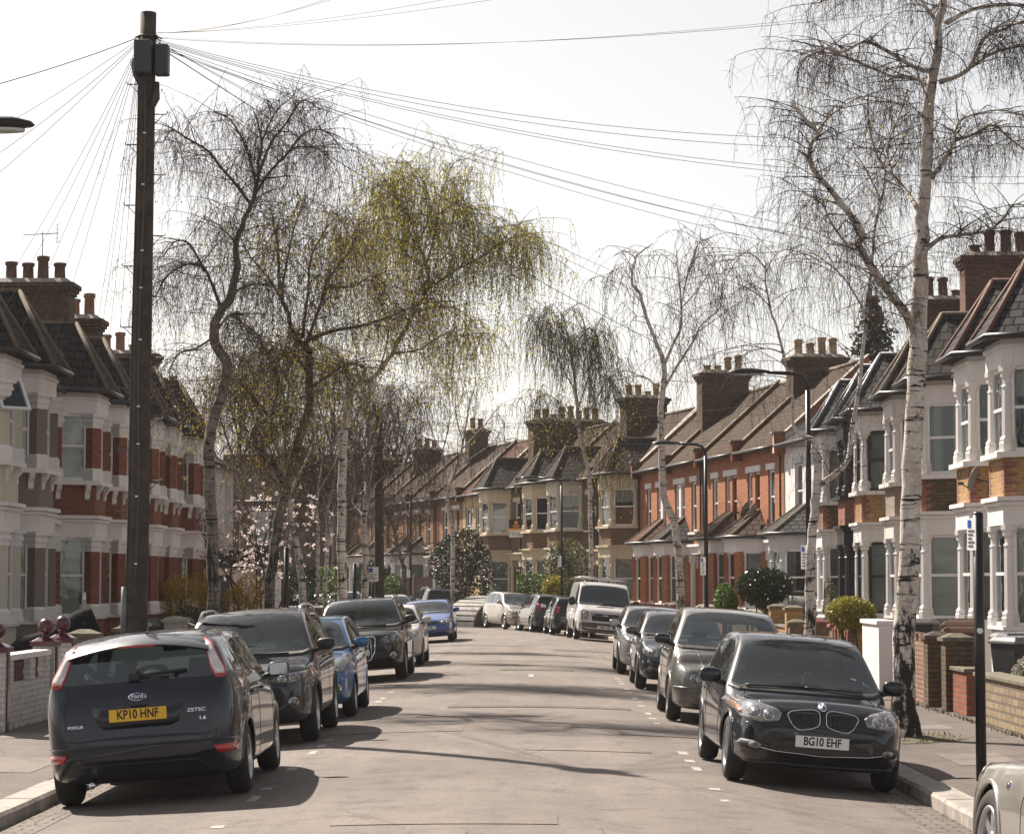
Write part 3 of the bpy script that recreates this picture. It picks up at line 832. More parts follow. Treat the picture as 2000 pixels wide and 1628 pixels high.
# ---- left-hand row, in shade: cream, pebbledash, then red brick piers with white caps
XL = -11.35
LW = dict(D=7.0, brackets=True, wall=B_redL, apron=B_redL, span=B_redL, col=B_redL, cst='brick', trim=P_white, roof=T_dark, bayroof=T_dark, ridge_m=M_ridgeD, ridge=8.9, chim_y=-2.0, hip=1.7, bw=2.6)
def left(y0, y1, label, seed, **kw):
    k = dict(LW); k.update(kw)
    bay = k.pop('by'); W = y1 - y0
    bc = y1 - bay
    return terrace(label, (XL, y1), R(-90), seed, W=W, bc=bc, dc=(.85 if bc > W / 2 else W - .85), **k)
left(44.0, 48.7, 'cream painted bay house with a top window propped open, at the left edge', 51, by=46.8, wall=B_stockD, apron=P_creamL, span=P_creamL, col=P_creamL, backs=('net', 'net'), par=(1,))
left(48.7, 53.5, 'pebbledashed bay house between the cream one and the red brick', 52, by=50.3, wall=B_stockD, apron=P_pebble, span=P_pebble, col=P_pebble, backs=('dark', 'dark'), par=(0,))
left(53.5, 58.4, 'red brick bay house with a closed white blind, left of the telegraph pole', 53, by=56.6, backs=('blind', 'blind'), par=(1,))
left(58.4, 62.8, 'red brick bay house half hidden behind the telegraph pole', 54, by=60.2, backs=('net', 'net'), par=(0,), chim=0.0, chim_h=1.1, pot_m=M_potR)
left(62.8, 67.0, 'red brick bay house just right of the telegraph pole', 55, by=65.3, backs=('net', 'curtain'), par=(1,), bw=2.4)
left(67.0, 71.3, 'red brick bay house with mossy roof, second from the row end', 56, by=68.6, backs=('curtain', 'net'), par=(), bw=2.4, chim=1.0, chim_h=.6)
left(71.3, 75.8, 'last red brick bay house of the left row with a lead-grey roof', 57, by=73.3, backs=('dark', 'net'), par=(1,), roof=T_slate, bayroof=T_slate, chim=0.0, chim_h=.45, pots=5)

# ------------------------------------------------------------------ trees and shrubs
def bark(name, c=(.70, .66, .61), dark=(.03, .026, .023), base_h=1.6, warm=(.45, .39, .34)):
    t = NT(name)
    tc = t.n('TexCoord'); sx = t.n('SeparateXYZ'); t.l(tc.outputs['Object'], sx.inputs[0])
    mp = t.n('Mapping'); mp.inputs['Scale'].default_value = (2.2, 2.2, 13); t.l(tc.outputs['Object'], mp.inputs[0])
    n1 = t.n('TexNoise', Scale=1.0, Detail=5.0, Roughness=.7, Distortion=.8); t.l(mp.outputs[0], n1.inputs['Vector'])
    n2 = t.n('TexNoise', Scale=2.6, Detail=6.0, Roughness=.7, Distortion=1.2); t.l(tc.outputs['Object'], n2.inputs['Vector'])
    mp2 = t.n('Mapping'); mp2.inputs['Scale'].default_value = (9, 9, 2.4); t.l(tc.outputs['Object'], mp2.inputs[0])
    n3 = t.n('TexNoise', Scale=1.0, Detail=5.0, Roughness=.7); t.l(mp2.outputs[0], n3.inputs['Vector'])
    c0 = t.mix(t.ramp(n2.outputs[0], [(.35, 0.0), (.65, 1.0)]), c, warm)
    c0 = t.mix(t.ramp(n1.outputs[0], [(.552, 0.0), (.60, 1.0)]), c0, dark)
    mp3 = t.n('Mapping'); mp3.inputs['Scale'].default_value = (3.2, 3.2, 4.2); t.l(tc.outputs['Object'], mp3.inputs[0])
    n4 = t.n('TexNoise', Scale=1.0, Detail=3.0, Roughness=.55, Distortion=1.6); t.l(mp3.outputs[0], n4.inputs['Vector'])
    c0 = t.mix(t.ramp(n4.outputs[0], [(.645, 0.0), (.68, 1.0)]), c0, dark)
    n5 = t.n('TexNoise', Scale=22.0, Detail=4.0); t.l(tc.outputs['Object'], n5.inputs['Vector'])
    c0 = t.mix(.6, c0, t.ramp(n5.outputs[0], [(.3, .7), (.7, 1.12)]), 'MULTIPLY')
    # rough dark bark breaks through towards the foot
    h = t.n('MapRange'); h.inputs[1].default_value = 0.0; h.inputs[2].default_value = base_h * 2; h.inputs[3].default_value = .14; h.inputs[4].default_value = -.10
    t.l(sx.outputs[2], h.inputs[0])
    ad = t.n('Math', operation='ADD'); t.l(n3.outputs[0], ad.inputs[0]); t.l(h.outputs[0], ad.inputs[1])
    c0 = t.mix(t.ramp(ad.outputs[0], [(.52, 0.0), (.60, 1.0)]), c0, dark)
    t.l(c0, t.b.inputs['Base Color'])
    t.b.inputs['Roughness'].default_value = .85
    t.b.inputs['Specular IOR Level'].default_value = .2
    t.bump(ad.outputs[0], .7, .04)
    return t.m
K_birch = bark('birch_bark')
K_birchD = bark('dark_birch_bark', (.24, .21, .18), (.03, .026, .022), 2.6, (.15, .125, .10))
K_twig = plain('purple_brown_twig', (.060, .040, .034), .85, var=.3, scale=3)
K_twigG = plain('grey_brown_twig', (.085, .065, .050), .85, var=.3, scale=3)
L_bud = leafmat('fresh_birch_leaf', (.35, .31, .04), (.47, .41, .06), .65, scale=1.5)
L_gold = leafmat('golden_catkin', (.25, .195, .035), (.34, .27, .05), .6, scale=1.2)
L_bronze = leafmat('bronze_birch_catkin', (.19, .14, .05), (.27, .20, .06), .45, scale=1.5)
L_dark = leafmat('dark_glossy_leaf', (.018, .035, .012), (.04, .065, .022), .2, .3)
L_box = leafmat('golden_privet_leaf', (.16, .15, .015), (.28, .24, .03), .4, .4)
L_green = leafmat('bright_hedge_leaf', (.05, .10, .02), (.10, .16, .03), .4)
L_forsy = leafmat('yellow_forsythia_flower', (.34, .23, .02), (.50, .34, .03), .55)
L_mag = leafmat('pink_white_petal', (.66, .54, .53), (.80, .72, .70), .5)
L_cam = leafmat('dark_camellia_leaf', (.016, .026, .012), (.035, .048, .02), .15, .5)
L_redf = leafmat('red_camellia_flower', (.25, .02, .03), (.35, .04, .05), .4)
L_fir = leafmat('fir_needles', (.012, .022, .012), (.025, .038, .02), .1)
L_olive = leafmat('olive_shrub_leaf', (.07, .08, .03), (.13, .13, .05), .4)
K_wood = plain('brown_shrub_wood', (.07, .05, .038), .9, var=.3)

def thin(mb, P, r0, r1, m=0):
    """thin three-sided twig"""
    n = len(P); o = len(mb.v)
    d = (P[-1][0] - P[0][0], P[-1][1] - P[0][1], P[-1][2] - P[0][2])
    if abs(d[2]) > .7 * (abs(d[0]) + abs(d[1])): A, B = (1, 0, 0), (0, 1, 0)
    else:
        l = math.hypot(d[0], d[1]) or 1; A, B = (-d[1] / l, d[0] / l, 0), (0, 0, 1)
    for i, p in enumerate(P):
        r = r0 + (r1 - r0) * i / (n - 1)
        for ca, sa in ((1, 0), (-.5, .866), (-.5, -.866)):
            mb.v.append((p[0] + r * (A[0] * ca + B[0] * sa), p[1] + r * (A[1] * ca + B[1] * sa), p[2] + r * (A[2] * ca + B[2] * sa)))
    for i in range(n - 1):
        a = o + i * 3
        for j in range(3):
            k = (j + 1) % 3
            mb.f.append((a + j, a + k, a + 3 + k, a + 3 + j)); mb.m.append(m); mb.sm.append(True)
def leafq(mb, p, s, rn, m=0, asp=.55, hang=False):
    a = rn.uniform(0, 6.283); b = rn.uniform(-1, 1) if not hang else rn.uniform(-1.5, -.9)
    u = (math.cos(a) * math.cos(b), math.sin(a) * math.cos(b), math.sin(b))
    c = rn.uniform(0, 6.283)
    w = (-math.sin(a), math.cos(a), 0); q = (u[1] * w[2] - u[2] * w[1], u[2] * w[0] - u[0] * w[2], u[0] * w[1] - u[1] * w[0])
    v = tuple(w[i] * math.cos(c) + q[i] * math.sin(c) for i in range(3))
    o = len(mb.v); h = s * asp
    for x, y in ((-1, 0), (0, -1), (1, 0), (0, 1)):
        mb.v.append(tuple(p[i] + u[i] * s * x + v[i] * h * y for i in range(3)))
    mb.f.append((o, o + 1, o + 2, o + 3)); mb.m.append(m); mb.sm.append(False)

def resample(P, rs, step):
    out = []
    for i in range(len(P) - 1):
        a, b = P[i], P[i + 1]; k = max(1, int((b - a).length / step))
        for j in range(k):
            t = j / k
            out.append((a.lerp(b, t), rs[i] + (rs[i + 1] - rs[i]) * t, (b - a).normalized()))
    out.append((P[-1], rs[-1], (P[-1] - P[-2]).normalized()))
    return out
def spline(P, k=3):
    Q = []
    n = len(P)
    for i in range(n - 1):
        p0, p1, p2, p3 = P[max(i - 1, 0)], P[i], P[i + 1], P[min(i + 2, n - 1)]
        for j in range(k):
            t = j / k
            Q.append(.5 * ((2 * p1) + (p2 - p0) * t + (2 * p0 - 5 * p1 + 4 * p2 - p3) * t * t + (3 * p1 - p0 - 3 * p2 + p3) * t ** 3))
    Q.append(P[-1])
    return Q

def birch(label, Y, trunk, limbs, seed, name='birch_tree', bm=None, tm=None, r_tw=.0055, sec=1.0, seclen=(.6, 1.5), tw=7, twlen=(.5, 1.5), leaf=0.0, leafm=None, leafs=.022, crown_from=.45, grav=.30, nside=3, k=1.0, kl=.8, group='bare birch street trees', base_u=None):
    """trunk: (px, py, radius) ; limbs: (radius0, radius1, depth drift, [(px,py)...])"""
    rn = random.Random(seed)
    P = [at(a, b, Y) for a, b, _ in trunk]; rs = [c * k for _, _, c in trunk]
    org = Vector((P[0].x, Y, pave_z(5) - .02))
    P[0].z = org.z
    t = thing(name, label, 'tree', org, 0, group)
    S = []
    def smooth(P, rs):
        Q = spline(P, 4); R_ = []
        for i in range(len(rs) - 1):
            for j in range(4): R_.append(rs[i] + (rs[i + 1] - rs[i]) * j / 4)
        R_.append(rs[-1]); return Q, R_
    mb = MB()
    Q, R_ = smooth(P, rs)
    Q = [q - org for q in Q]
    Q = [q + Vector((rn.gauss(0, .012), rn.gauss(0, .03), 0)) if i > 2 else q for i, q in enumerate(Q)]
    mb.tube(Q, R_, 14)
    nodes = [n for n in resample(Q, R_, .35)]
    S += nodes[int(len(nodes) * crown_from):]
    for r0, r1, dy, pts in limbs:
        n = len(pts)
        LP = [at(a, b, Y + dy * (i / (n - 1)) ** .8 * 1.0) - org for i, (a, b) in enumerate(pts)]
        lr = [(r0 + (r1 - r0) * (i / (n - 1)) ** .8) * kl for i in range(n)]
        LP = [LP[0]] + [p + Vector((rn.gauss(0, .02), rn.gauss(0, .05), rn.gauss(0, .02))) for p in LP[1:]]
        LQ, LR = smooth(LP, lr)
        mb.tube(LQ, LR, 9)
        for q in resample(LQ, LR, .28)[3:]: S.append(q)
    cr = MB(); lf = MB()
    sx = []
    # branches off the limbs
    for p, r, d in S:
        ks = sec * (1.0 if r < .06 else .55)
        m = int(ks) + (1 if rn.random() < ks - int(ks) else 0)
        for _ in range(m):
            a = rn.uniform(0, 6.283)
            out = Vector((math.cos(a), math.sin(a), rn.uniform(-.25, .65)))
            dd = (d * rn.uniform(.2, .8) + out).normalized()
            L = rn.uniform(*seclen); n = 7; pts = [p.copy()]; q = p.copy()
            for i in range(n):
                dd = (dd + Vector((rn.gauss(0, .10), rn.gauss(0, .10), rn.gauss(0, .08) - grav * .55 * i / n))).normalized()
                q = q + dd * (L / n); pts.append(q.copy())
            thin(cr, pts, min(.0105, r * .35 + .004), r_tw)
            sx.append(pts)
    # limbs' own ends weep too
    for pts in sx:
        for _ in range(tw):
            i = rn.randint(1, len(pts) - 1)
            p = pts[i]; a = rn.uniform(0, 6.283)
            d = Vector((math.cos(a) * .8, math.sin(a) * .8, rn.uniform(-.5, .5)))
            L = rn.uniform(*twlen); n = 6; T = [p.copy()]; q = p.copy()
            for _q in range(n):
                d = (d * (1 - grav) + Vector((rn.gauss(0, .13), rn.gauss(0, .13), -grav * 1.25 + rn.gauss(0, .06)))).normalized()
                q = q + d * (L / n); T.append(q.copy())
            thin(cr, T, r_tw, r_tw * .5)
            for _s in range(nside):
                j = rn.randint(1, n - 1); b = T[j]
                e = Vector((rn.gauss(0, 1), rn.gauss(0, 1), rn.uniform(-1.2, .3))).normalized() * rn.uniform(.08, .28)
                thin(cr, [b, b + e * .55 + Vector((0, 0, -.01)), b + e + Vector((0, 0, -.04))], r_tw * .7, r_tw * .4)
            if leaf:
                nl = leaf * L * 10
                for _l in range(int(nl) + (rn.random() < nl % 1)):
                    j = rn.uniform(0, n - .01); b = T[int(j)].lerp(T[int(j) + 1], j % 1)
                    leafq(lf, (b.x + rn.gauss(0, .02), b.y + rn.gauss(0, .02), b.z - rn.uniform(0, .03)), rn.uniform(.6, 1.3) * leafs, rn, 0, .5, rn.random() < .7)
    mb.build('trunk', bm or K_birch, t)
    co = cr.build('crown', tm or K_twig, t)
    if leaf: lf.build('leaves', leafm or L_bronze, co)
    return t

birch('tall white-barked birch beside the black hatchback, rising out of the frame', 29.8,
      [(1770, 1452, .27), (1767, 1400, .20), (1764, 1330, .168), (1772, 1150, .16), (1780, 950, .148), (1787, 800, .142), (1792, 640, .136), (1798, 500, .112), (1806, 360, .09), (1818, 200, .078), (1830, 90, .068), (1842, 0, .055), (1848, -90, .04), (1852, -190, .02)],
      [(.10, .022, -1.2, [(1792, 655), (1764, 610), (1721, 550), (1680, 475), (1684, 451), (1628, 382), (1583, 320), (1580, 286), (1592, 260), (1576, 237), (1550, 205)]),
       (.03, .012, -1.8, [(1592, 262), (1618, 232), (1642, 210), (1675, 190)]), (.03, .012, -.8, [(1676, 478), (1660, 485), (1628, 444), (1600, 399), (1570, 376)]),
       (.055, .014, 1.5, [(1791, 405), (1772, 378), (1741, 337), (1721, 320), (1695, 250), (1690, 190)]), (.03, .012, 1.0, [(1741, 340), (1735, 290), (1760, 215), (1775, 170)]),
       (.05, .014, 1.0, [(1814, 168), (1783, 150), (1752, 150), (1721, 131), (1659, 120), (1618, 100), (1580, 110), (1555, 140)]),
       (.05, .014, -1.2, [(1817, 140), (1779, 127), (1721, 103), (1686, 83), (1645, 98), (1610, 90), (1570, 105)]),
       (.05, .014, .6, [(1834, 50), (1810, 17), (1783, -10), (1720, -30), (1650, -20), (1600, 5)]), (.04, .012, -.8, [(1845, -40), (1800, -75), (1720, -90), (1640, -70)]),
       (.055, .014, -1.0, [(1836, 160), (1886, 136), (1927, 79), (1962, 55), (2000, 45), (2060, 60)]), (.035, .012, -1.6, [(1884, 138), (1934, 113), (1975, 93), (2020, 95), (2070, 120)]),
       (.06, .014, .9, [(1850, 44), (1893, 21), (1944, 14), (2000, 21), (2060, 45)]),
       (.06, .014, 1.2, [(1820, 346), (1851, 299), (1862, 279), (1900, 262), (1941, 251), (1975, 268), (2010, 300)]), (.035, .012, .8, [(1861, 281), (1864, 255), (1882, 229), (1948, 215), (2000, 225)]),
       (.05, .012, -.8, [(1806, 490), (1841, 464), (1880, 455), (1920, 449), (1958, 427), (1985, 400), (2030, 410)]), (.02, .01, -1.0, [(1800, 498), (1760, 530), (1741, 547), (1715, 560)])],
      1, k=.84, kl=.66, sec=1.25, tw=6, nside=4, twlen=(.3, .95), seclen=(.35, 1.05), r_tw=.0034, crown_from=.62, leaf=.06, leafm=L_bud, leafs=.018)
birch('forked birch with a white lower trunk behind the nearest right lamp post', 40.5,
      [(1578, 1235, .17), (1581, 1150, .125), (1586, 1060, .115), (1592, 980, .11), (1598, 935, .105), (1592, 868, .085), (1572, 852, .06), (1553, 832, .045), (1546, 760, .04), (1525, 674, .034), (1503, 592, .026), (1494, 519, .014)],
      [(.09, .016, 1.2, [(1602, 945), (1630, 925), (1657, 895), (1664, 843), (1675, 769), (1684, 696), (1692, 603), (1703, 511), (1708, 440), (1722, 378), (1736, 300), (1745, 220)]),
       (.02, .009, -.6, [(1496, 525), (1475, 500), (1456, 497), (1425, 512), (1405, 545)]), (.018, .009, .5, [(1505, 600), (1480, 570), (1450, 560), (1425, 585)]),
       (.02, .009, .7, [(1496, 530), (1520, 490), (1560, 492), (1590, 515)]), (.018, .009, -.5, [(1530, 690), (1500, 680), (1460, 690), (1440, 720)]),
       (.03, .01, -.9, [(1700, 520), (1670, 440), (1640, 400), (1610, 390)]), (.03, .01, .9, [(1690, 610), (1650, 540), (1600, 500), (1560, 490)]), (.03, .01, -.5, [(1720, 390), (1690, 330), (1660, 290)]), (.03, .01, .5, [(1730, 330), (1760, 280), (1780, 240)])],
      2, k=.70, kl=.66, sec=.95, tw=7, twlen=(.5, 1.7), r_tw=.0036, crown_from=.7)
birch('slender birch with open twin stems in front of the red brick row', 70.0,
      [(1330, 1185, .20), (1329, 1138, .165), (1318, 1030, .16), (1297, 966, .15), (1292, 880, .14), (1292, 794, .125), (1297, 712, .11), (1280, 665, .08), (1267, 635, .075), (1249, 575, .065), (1234, 549, .055), (1243, 502, .04), (1275, 476, .02)],
      [(.085, .02, .8, [(1297, 712), (1312, 670), (1327, 635), (1331, 579), (1324, 520), (1320, 484)]), (.07, .02, -.8, [(1299, 755), (1325, 710), (1353, 665), (1370, 635), (1405, 600), (1410, 560)]),
       (.04, .015, .8, [(1331, 590), (1345, 530), (1366, 476), (1378, 470)]), (.03, .012, -.6, [(1360, 650), (1400, 620), (1425, 600)]), (.04, .012, .5, [(1292, 772), (1270, 745), (1245, 730), (1219, 725), (1195, 745)]),
       (.03, .012, 1.0, [(1236, 552), (1215, 525), (1195, 530), (1175, 550)]), (.03, .012, -1.0, [(1243, 505), (1220, 490), (1200, 500)]), (.03, .012, -1, [(1332, 600), (1365, 565), (1395, 520), (1405, 500)]), (.025, .012, 1, [(1262, 620), (1240, 620), (1225, 650)])],
      3, k=.72, kl=.7, sec=.5, tw=6, twlen=(.7, 2.3), seclen=(.5, 1.5), r_tw=.0085, crown_from=.72, leaf=.12, leafm=L_bronze, leafs=.03)
birch('birch with weeping olive-tinged crown before the cream bays', 91.0,
      [(1156, 1165, .18), (1155, 1117, .15), (1153, 1009, .14), (1150, 923, .13), (1133, 850, .12), (1125, 772, .11), (1116, 690, .08), (1110, 656, .06), (1098, 615, .03)],
      [(.06, .02, .8, [(1150, 930), (1170, 905), (1185, 870), (1190, 830)]), (.05, .015, -1, [(1122, 760), (1090, 700), (1070, 640), (1050, 610), (1035, 625)]), (.05, .015, 1, [(1128, 800), (1150, 730), (1160, 670), (1165, 640)]), (.05, .015, 1, [(1118, 700), (1095, 650), (1080, 612), (1060, 605)]),
       (.05, .015, -1, [(1118, 700), (1135, 660), (1148, 640), (1165, 660), (1180, 690)]), (.04, .015, .5, [(1130, 840), (1100, 800), (1070, 770), (1050, 780)]), (.04, .015, -.5, [(1130, 830), (1165, 780), (1190, 740), (1205, 760)])],
      4, k=.64, kl=.66, sec=1.1, tw=10, twlen=(.9, 3.0), seclen=(.6, 1.6), r_tw=.010, crown_from=.5, grav=.36, leaf=.3, leafm=L_bud, leafs=.035)
birch('far bare birch beside the dark camellia at the bend', 106.0,
      [(885, 1165, .16), (884, 1120, .14), (884, 1043, .13), (877, 1005, .12), (875, 957, .11), (893, 908, .08), (903, 871, .07), (915, 800, .05), (930, 745, .02)],
      [(.06, .02, 1, [(875, 960), (858, 945), (841, 936), (815, 905), (800, 880)]), (.06, .02, -1, [(876, 965), (868, 920), (862, 886), (850, 863), (835, 810), (828, 760)]), (.05, .02, 1, [(900, 880), (930, 850), (955, 820), (975, 790)]), (.04, .02, -1, [(862, 890), (880, 820), (875, 760), (870, 730)]), (.04, .02, -1, [(905, 865), (890, 800), (895, 740)]), (.04, .02, .6, [(893, 910), (940, 880), (965, 860), (985, 830)])],
      5, k=.75, sec=1.0, tw=7, twlen=(.6, 2.0), seclen=(.6, 1.5), r_tw=.010, leaf=.1, leafm=L_bronze, leafs=.03, crown_from=.5)
birch('crooked dark-barked birch just right of the telegraph pole', 39.0,
      [(417, 1232, .14), (417, 1187, .105), (415, 1040, .097), (407, 892, .093), (412, 838, .092), (432, 769, .088), (444, 715, .085), (417, 661, .083), (427, 612, .078), (455, 570, .072), (461, 472, .048), (484, 417, .042), (498, 380, .036), (505, 330, .026), (510, 270, .018), (498, 220, .012)],
      [(.04, .012, -.8, [(490, 400), (460, 360), (434, 330), (406, 297), (364, 270), (332, 256), (318, 285)]), (.04, .012, .8, [(498, 380), (525, 340), (549, 307), (576, 288), (620, 290), (650, 320)]), (.035, .012, 1, [(503, 343), (530, 280), (560, 230), (590, 195), (620, 215)]),
       (.035, .012, -1, [(500, 360), (480, 290), (450, 235), (420, 220)]), (.04, .012, -.6, [(430, 598), (410, 550), (397, 523), (360, 518), (323, 541), (305, 580)]), (.03, .012, .6, [(452, 575), (475, 560), (498, 551), (530, 560)]), (.03, .012, -1, [(400, 530), (370, 480), (340, 470), (320, 500)]),
       (.03, .012, 1, [(462, 475), (430, 440), (400, 430)]), (.03, .012, 0, [(415, 660), (380, 680), (350, 690), (330, 720)]), (.035, .012, -.4, [(420, 650), (450, 615), (480, 640), (510, 690)]), (.025, .01, -.6, [(560, 300), (600, 260), (640, 250), (660, 290)]), (.025, .01, .6, [(510, 280), (540, 220), (570, 190)])],
      6, kl=.75, bm=K_birchD, sec=1.7, tw=7, nside=4, twlen=(.3, 1.5), seclen=(.4, 1.15), r_tw=.0034, crown_from=.55, leaf=.10, leafm=L_bronze)
birch('thick leaning birch whose trunk tilts right, behind the dark sport utility car', 48.5,
      [(524, 1200, .20), (527, 1150, .165), (535, 1080, .155), (548, 1000, .15), (562, 945, .15), (580, 868, .14), (604, 795, .13), (604, 726, .12), (599, 680, .11), (576, 655, .08), (549, 565, .06), (540, 472, .04), (530, 408, .02)],
      [(.10, .02, -1, [(560, 955), (530, 900), (498, 870), (500, 830), (526, 813), (544, 749), (516, 680), (498, 648), (452, 615)]), (.05, .015, 1, [(526, 815), (484, 767), (455, 740), (430, 760), (415, 800)]), (.08, .018, 1, [(598, 665), (650, 647), (715, 634), (784, 606), (820, 590)]), (.06, .015, -1, [(598, 672), (622, 611), (650, 542), (687, 482), (700, 430)]),
       (.06, .015, -1, [(604, 760), (640, 730), (680, 710), (720, 720)]), (.05, .015, 1, [(604, 730), (570, 690), (540, 700), (500, 730)]), (.05, .015, -.8, [(590, 660), (600, 580), (610, 500), (640, 440), (660, 420)]), (.05, .015, .9, [(560, 600), (520, 540), (490, 500), (470, 470)]), (.04, .015, 1.2, [(640, 560), (690, 560), (730, 540), (760, 560)]), (.04, .015, .5, [(550, 570), (560, 500), (580, 430), (590, 390)])],
      7, k=.66, kl=.68, bm=K_birchD, sec=2.5, tw=7, twlen=(.4, 1.8), seclen=(.6, 1.9), r_tw=.0040, crown_from=.5, leaf=.6, leafm=L_gold, leafs=.026)
birch('tall birch with fresh yellow-green weeping crown arching over the road', 60.0,
      [(668, 1190, .23), (668, 1150, .19), (667, 1050, .175), (668, 960, .17), (670, 880, .165), (678, 795, .155), (687, 753, .145), (728, 738, .10), (765, 690, .09), (807, 611, .08), (834, 565, .07), (834, 518, .055), (816, 472, .045), (797, 413, .03), (790, 350, .014)],
      [(.08, .02, 1, [(685, 755), (668, 703), (622, 666), (590, 640)]), (.05, .014, -1.2, [(836, 563), (870, 540), (899, 523), (945, 500), (985, 470), (1020, 460), (1040, 490)]), (.05, .014, 1, [(832, 520), (850, 450), (860, 390), (880, 330), (895, 310)]), (.045, .014, -1, [(816, 475), (840, 420), (830, 360), (800, 320), (780, 325)]), (.04, .014, 1, [(900, 523), (920, 460), (900, 400), (880, 370)]),
       (.04, .014, -1, [(800, 425), (770, 380), (755, 350), (745, 370)]), (.05, .014, 1.4, [(810, 610), (860, 600), (900, 610), (935, 640)]), (.05, .014, -1.4, [(770, 690), (820, 680), (870, 650), (910, 660)]), (.04, .014, .8, [(945, 500), (960, 460), (990, 440), (1015, 450)]), (.04, .014, -.5, [(740, 725), (760, 650), (740, 580), (720, 520), (715, 470)]), (.035, .014, 1, [(835, 530), (790, 490), (760, 450), (740, 440)]),
       (.035, .014, -1, [(855, 420), (890, 400), (920, 420), (935, 460)]), (.035, .014, 1.5, [(720, 525), (690, 480), (670, 460)])],
      8, k=.66, kl=.68, sec=2.1, tw=8, twlen=(.6, 2.2), seclen=(.6, 1.6), r_tw=.0045, crown_from=.6, grav=.36, leaf=1.5, leafm=L_bud, leafs=.026)
birch('forked pale birch between the two black posts on the left', 68.0,
      [(712, 1185, .17), (712, 1150, .15), (714, 1086, .14), (712, 1022, .13), (716, 979, .12), (723, 914, .09), (731, 880, .08), (740, 830, .06), (748, 780, .02)],
      [(.07, .02, 1, [(712, 1010), (703, 996), (690, 979), (694, 950), (685, 900)]), (.05, .02, -1, [(716, 975), (744, 936), (766, 925), (774, 897), (800, 880), (835, 855)]), (.05, .02, 1, [(722, 920), (700, 870), (690, 830), (680, 800)]), (.04, .02, -1, [(733, 875), (770, 830), (800, 790), (830, 760)]), (.04, .02, .5, [(735, 860), (725, 800), (710, 760)])],
      9, k=.70, kl=.68, sec=1.3, tw=7, twlen=(.5, 1.8), r_tw=.008, crown_from=.55, leaf=.2, leafm=L_bronze, leafs=.03)
birch('small leaning birch stem right of the tilted thick one', 53.0,
      [(594, 1200, .12), (592, 1165, .10), (582, 1080, .095), (570, 1025, .09), (560, 960, .08), (552, 900, .06), (560, 840, .03)],
      [(.04, .015, 1, [(562, 970), (600, 900), (620, 850), (640, 820)]), (.03, .015, -1, [(556, 930), (530, 880), (510, 850)])], 10, k=.8, sec=1.0, tw=6, r_tw=.007, twlen=(.4, 1.3), leaf=.15, leafm=L_bronze, leafs=.026)
birch('thin young birch before the dark brown end house', 96.0,
      [(620, 1180, .14), (620, 1120, .12), (621, 1030, .11), (618, 1000, .10), (622, 950, .08), (630, 900, .05), (625, 850, .02)],
      [(.05, .02, 1, [(620, 1000), (600, 960), (585, 920), (570, 890)]), (.05, .02, -1, [(621, 960), (645, 920), (660, 880), (655, 830)])], 11, k=.75, sec=1.6, tw=7, r_tw=.010, twlen=(.5, 1.8), seclen=(.7, 1.7), leaf=.1, leafm=L_bronze, leafs=.03)
birch('thin pale birch right beside the young one', 97.5,
      [(633, 1180, .12), (637, 1120, .10), (640, 1040, .09), (638, 1000, .08), (648, 960, .07), (655, 900, .04), (650, 840, .02)],
      [(.04, .02, 1, [(640, 1000), (625, 950), (615, 900), (612, 850)]), (.04, .02, -1, [(648, 965), (675, 930), (690, 890)])], 12, k=.8, sec=1.5, tw=7, r_tw=.010, twlen=(.5, 1.8), seclen=(.7, 1.7))
birch('low bare tree with reddish twigs in front of the white bays at the bend', 121.0,
      [(791, 1165, .14), (789, 1130, .12), (787, 1104, .11), (776, 1065, .09), (768, 1030, .06), (760, 990, .03)],
      [(.06, .02, 1, [(786, 1100), (800, 1060), (815, 1010), (825, 980)]), (.05, .02, -1, [(778, 1070), (750, 1040), (735, 1000), (730, 970)]), (.05, .02, 1, [(772, 1050), (780, 1000), (795, 960)])], 13, bm=K_birchD, tm=K_wood, sec=2.6, tw=8, r_tw=.012, twlen=(.4, 1.3), seclen=(.7, 1.8), grav=.12, crown_from=.4)
for i, (lb, px, top, Y, w) in enumerate((('bare tree rising behind the far end of the left row', 470, 700, 100.0, 70), ('bare tree behind the tilted birch, hazy twigs over the magnolia', 560, 690, 112.0, 80), ('hazy bare tree far behind the tall green birch', 650, 720, 128.0, 75), ('distant bare tree above the dark brown end house', 720, 740, 170.0, 70), ('distant bare tree above the far orange brick roofs', 775, 770, 175.0, 60))):
    h = 1160 - top
    birch(lb, Y, [(px, 1165, .2), (px + 4, 1165 - h * .35, .16), (px - 4, 1165 - h * .6, .12), (px + 3, 1165 - h * .85, .06), (px, top, .02)],
          [(.08, .02, (-1) ** j * 1.2, [(px, 1165 - h * f), (px + s * w * .4, 1165 - h * (f + .15)), (px + s * w * .8, 1165 - h * (f + .28)), (px + s * w, 1165 - h * (f + .3))]) for j, (f, s) in enumerate(((.35, -1), (.42, 1), (.5, -.8), (.56, .9), (.64, -.6), (.68, .6), (.74, -.3)))],
          30 + i, k=.8, bm=K_birchD, tm=K_twigG, sec=1.6, tw=7, r_tw=.012, twlen=(.6, 2.0), seclen=(.8, 2.0), leaf=.14, leafm=L_bronze, leafs=.04, grav=.2, crown_from=.4, group='bare trees in the distance')

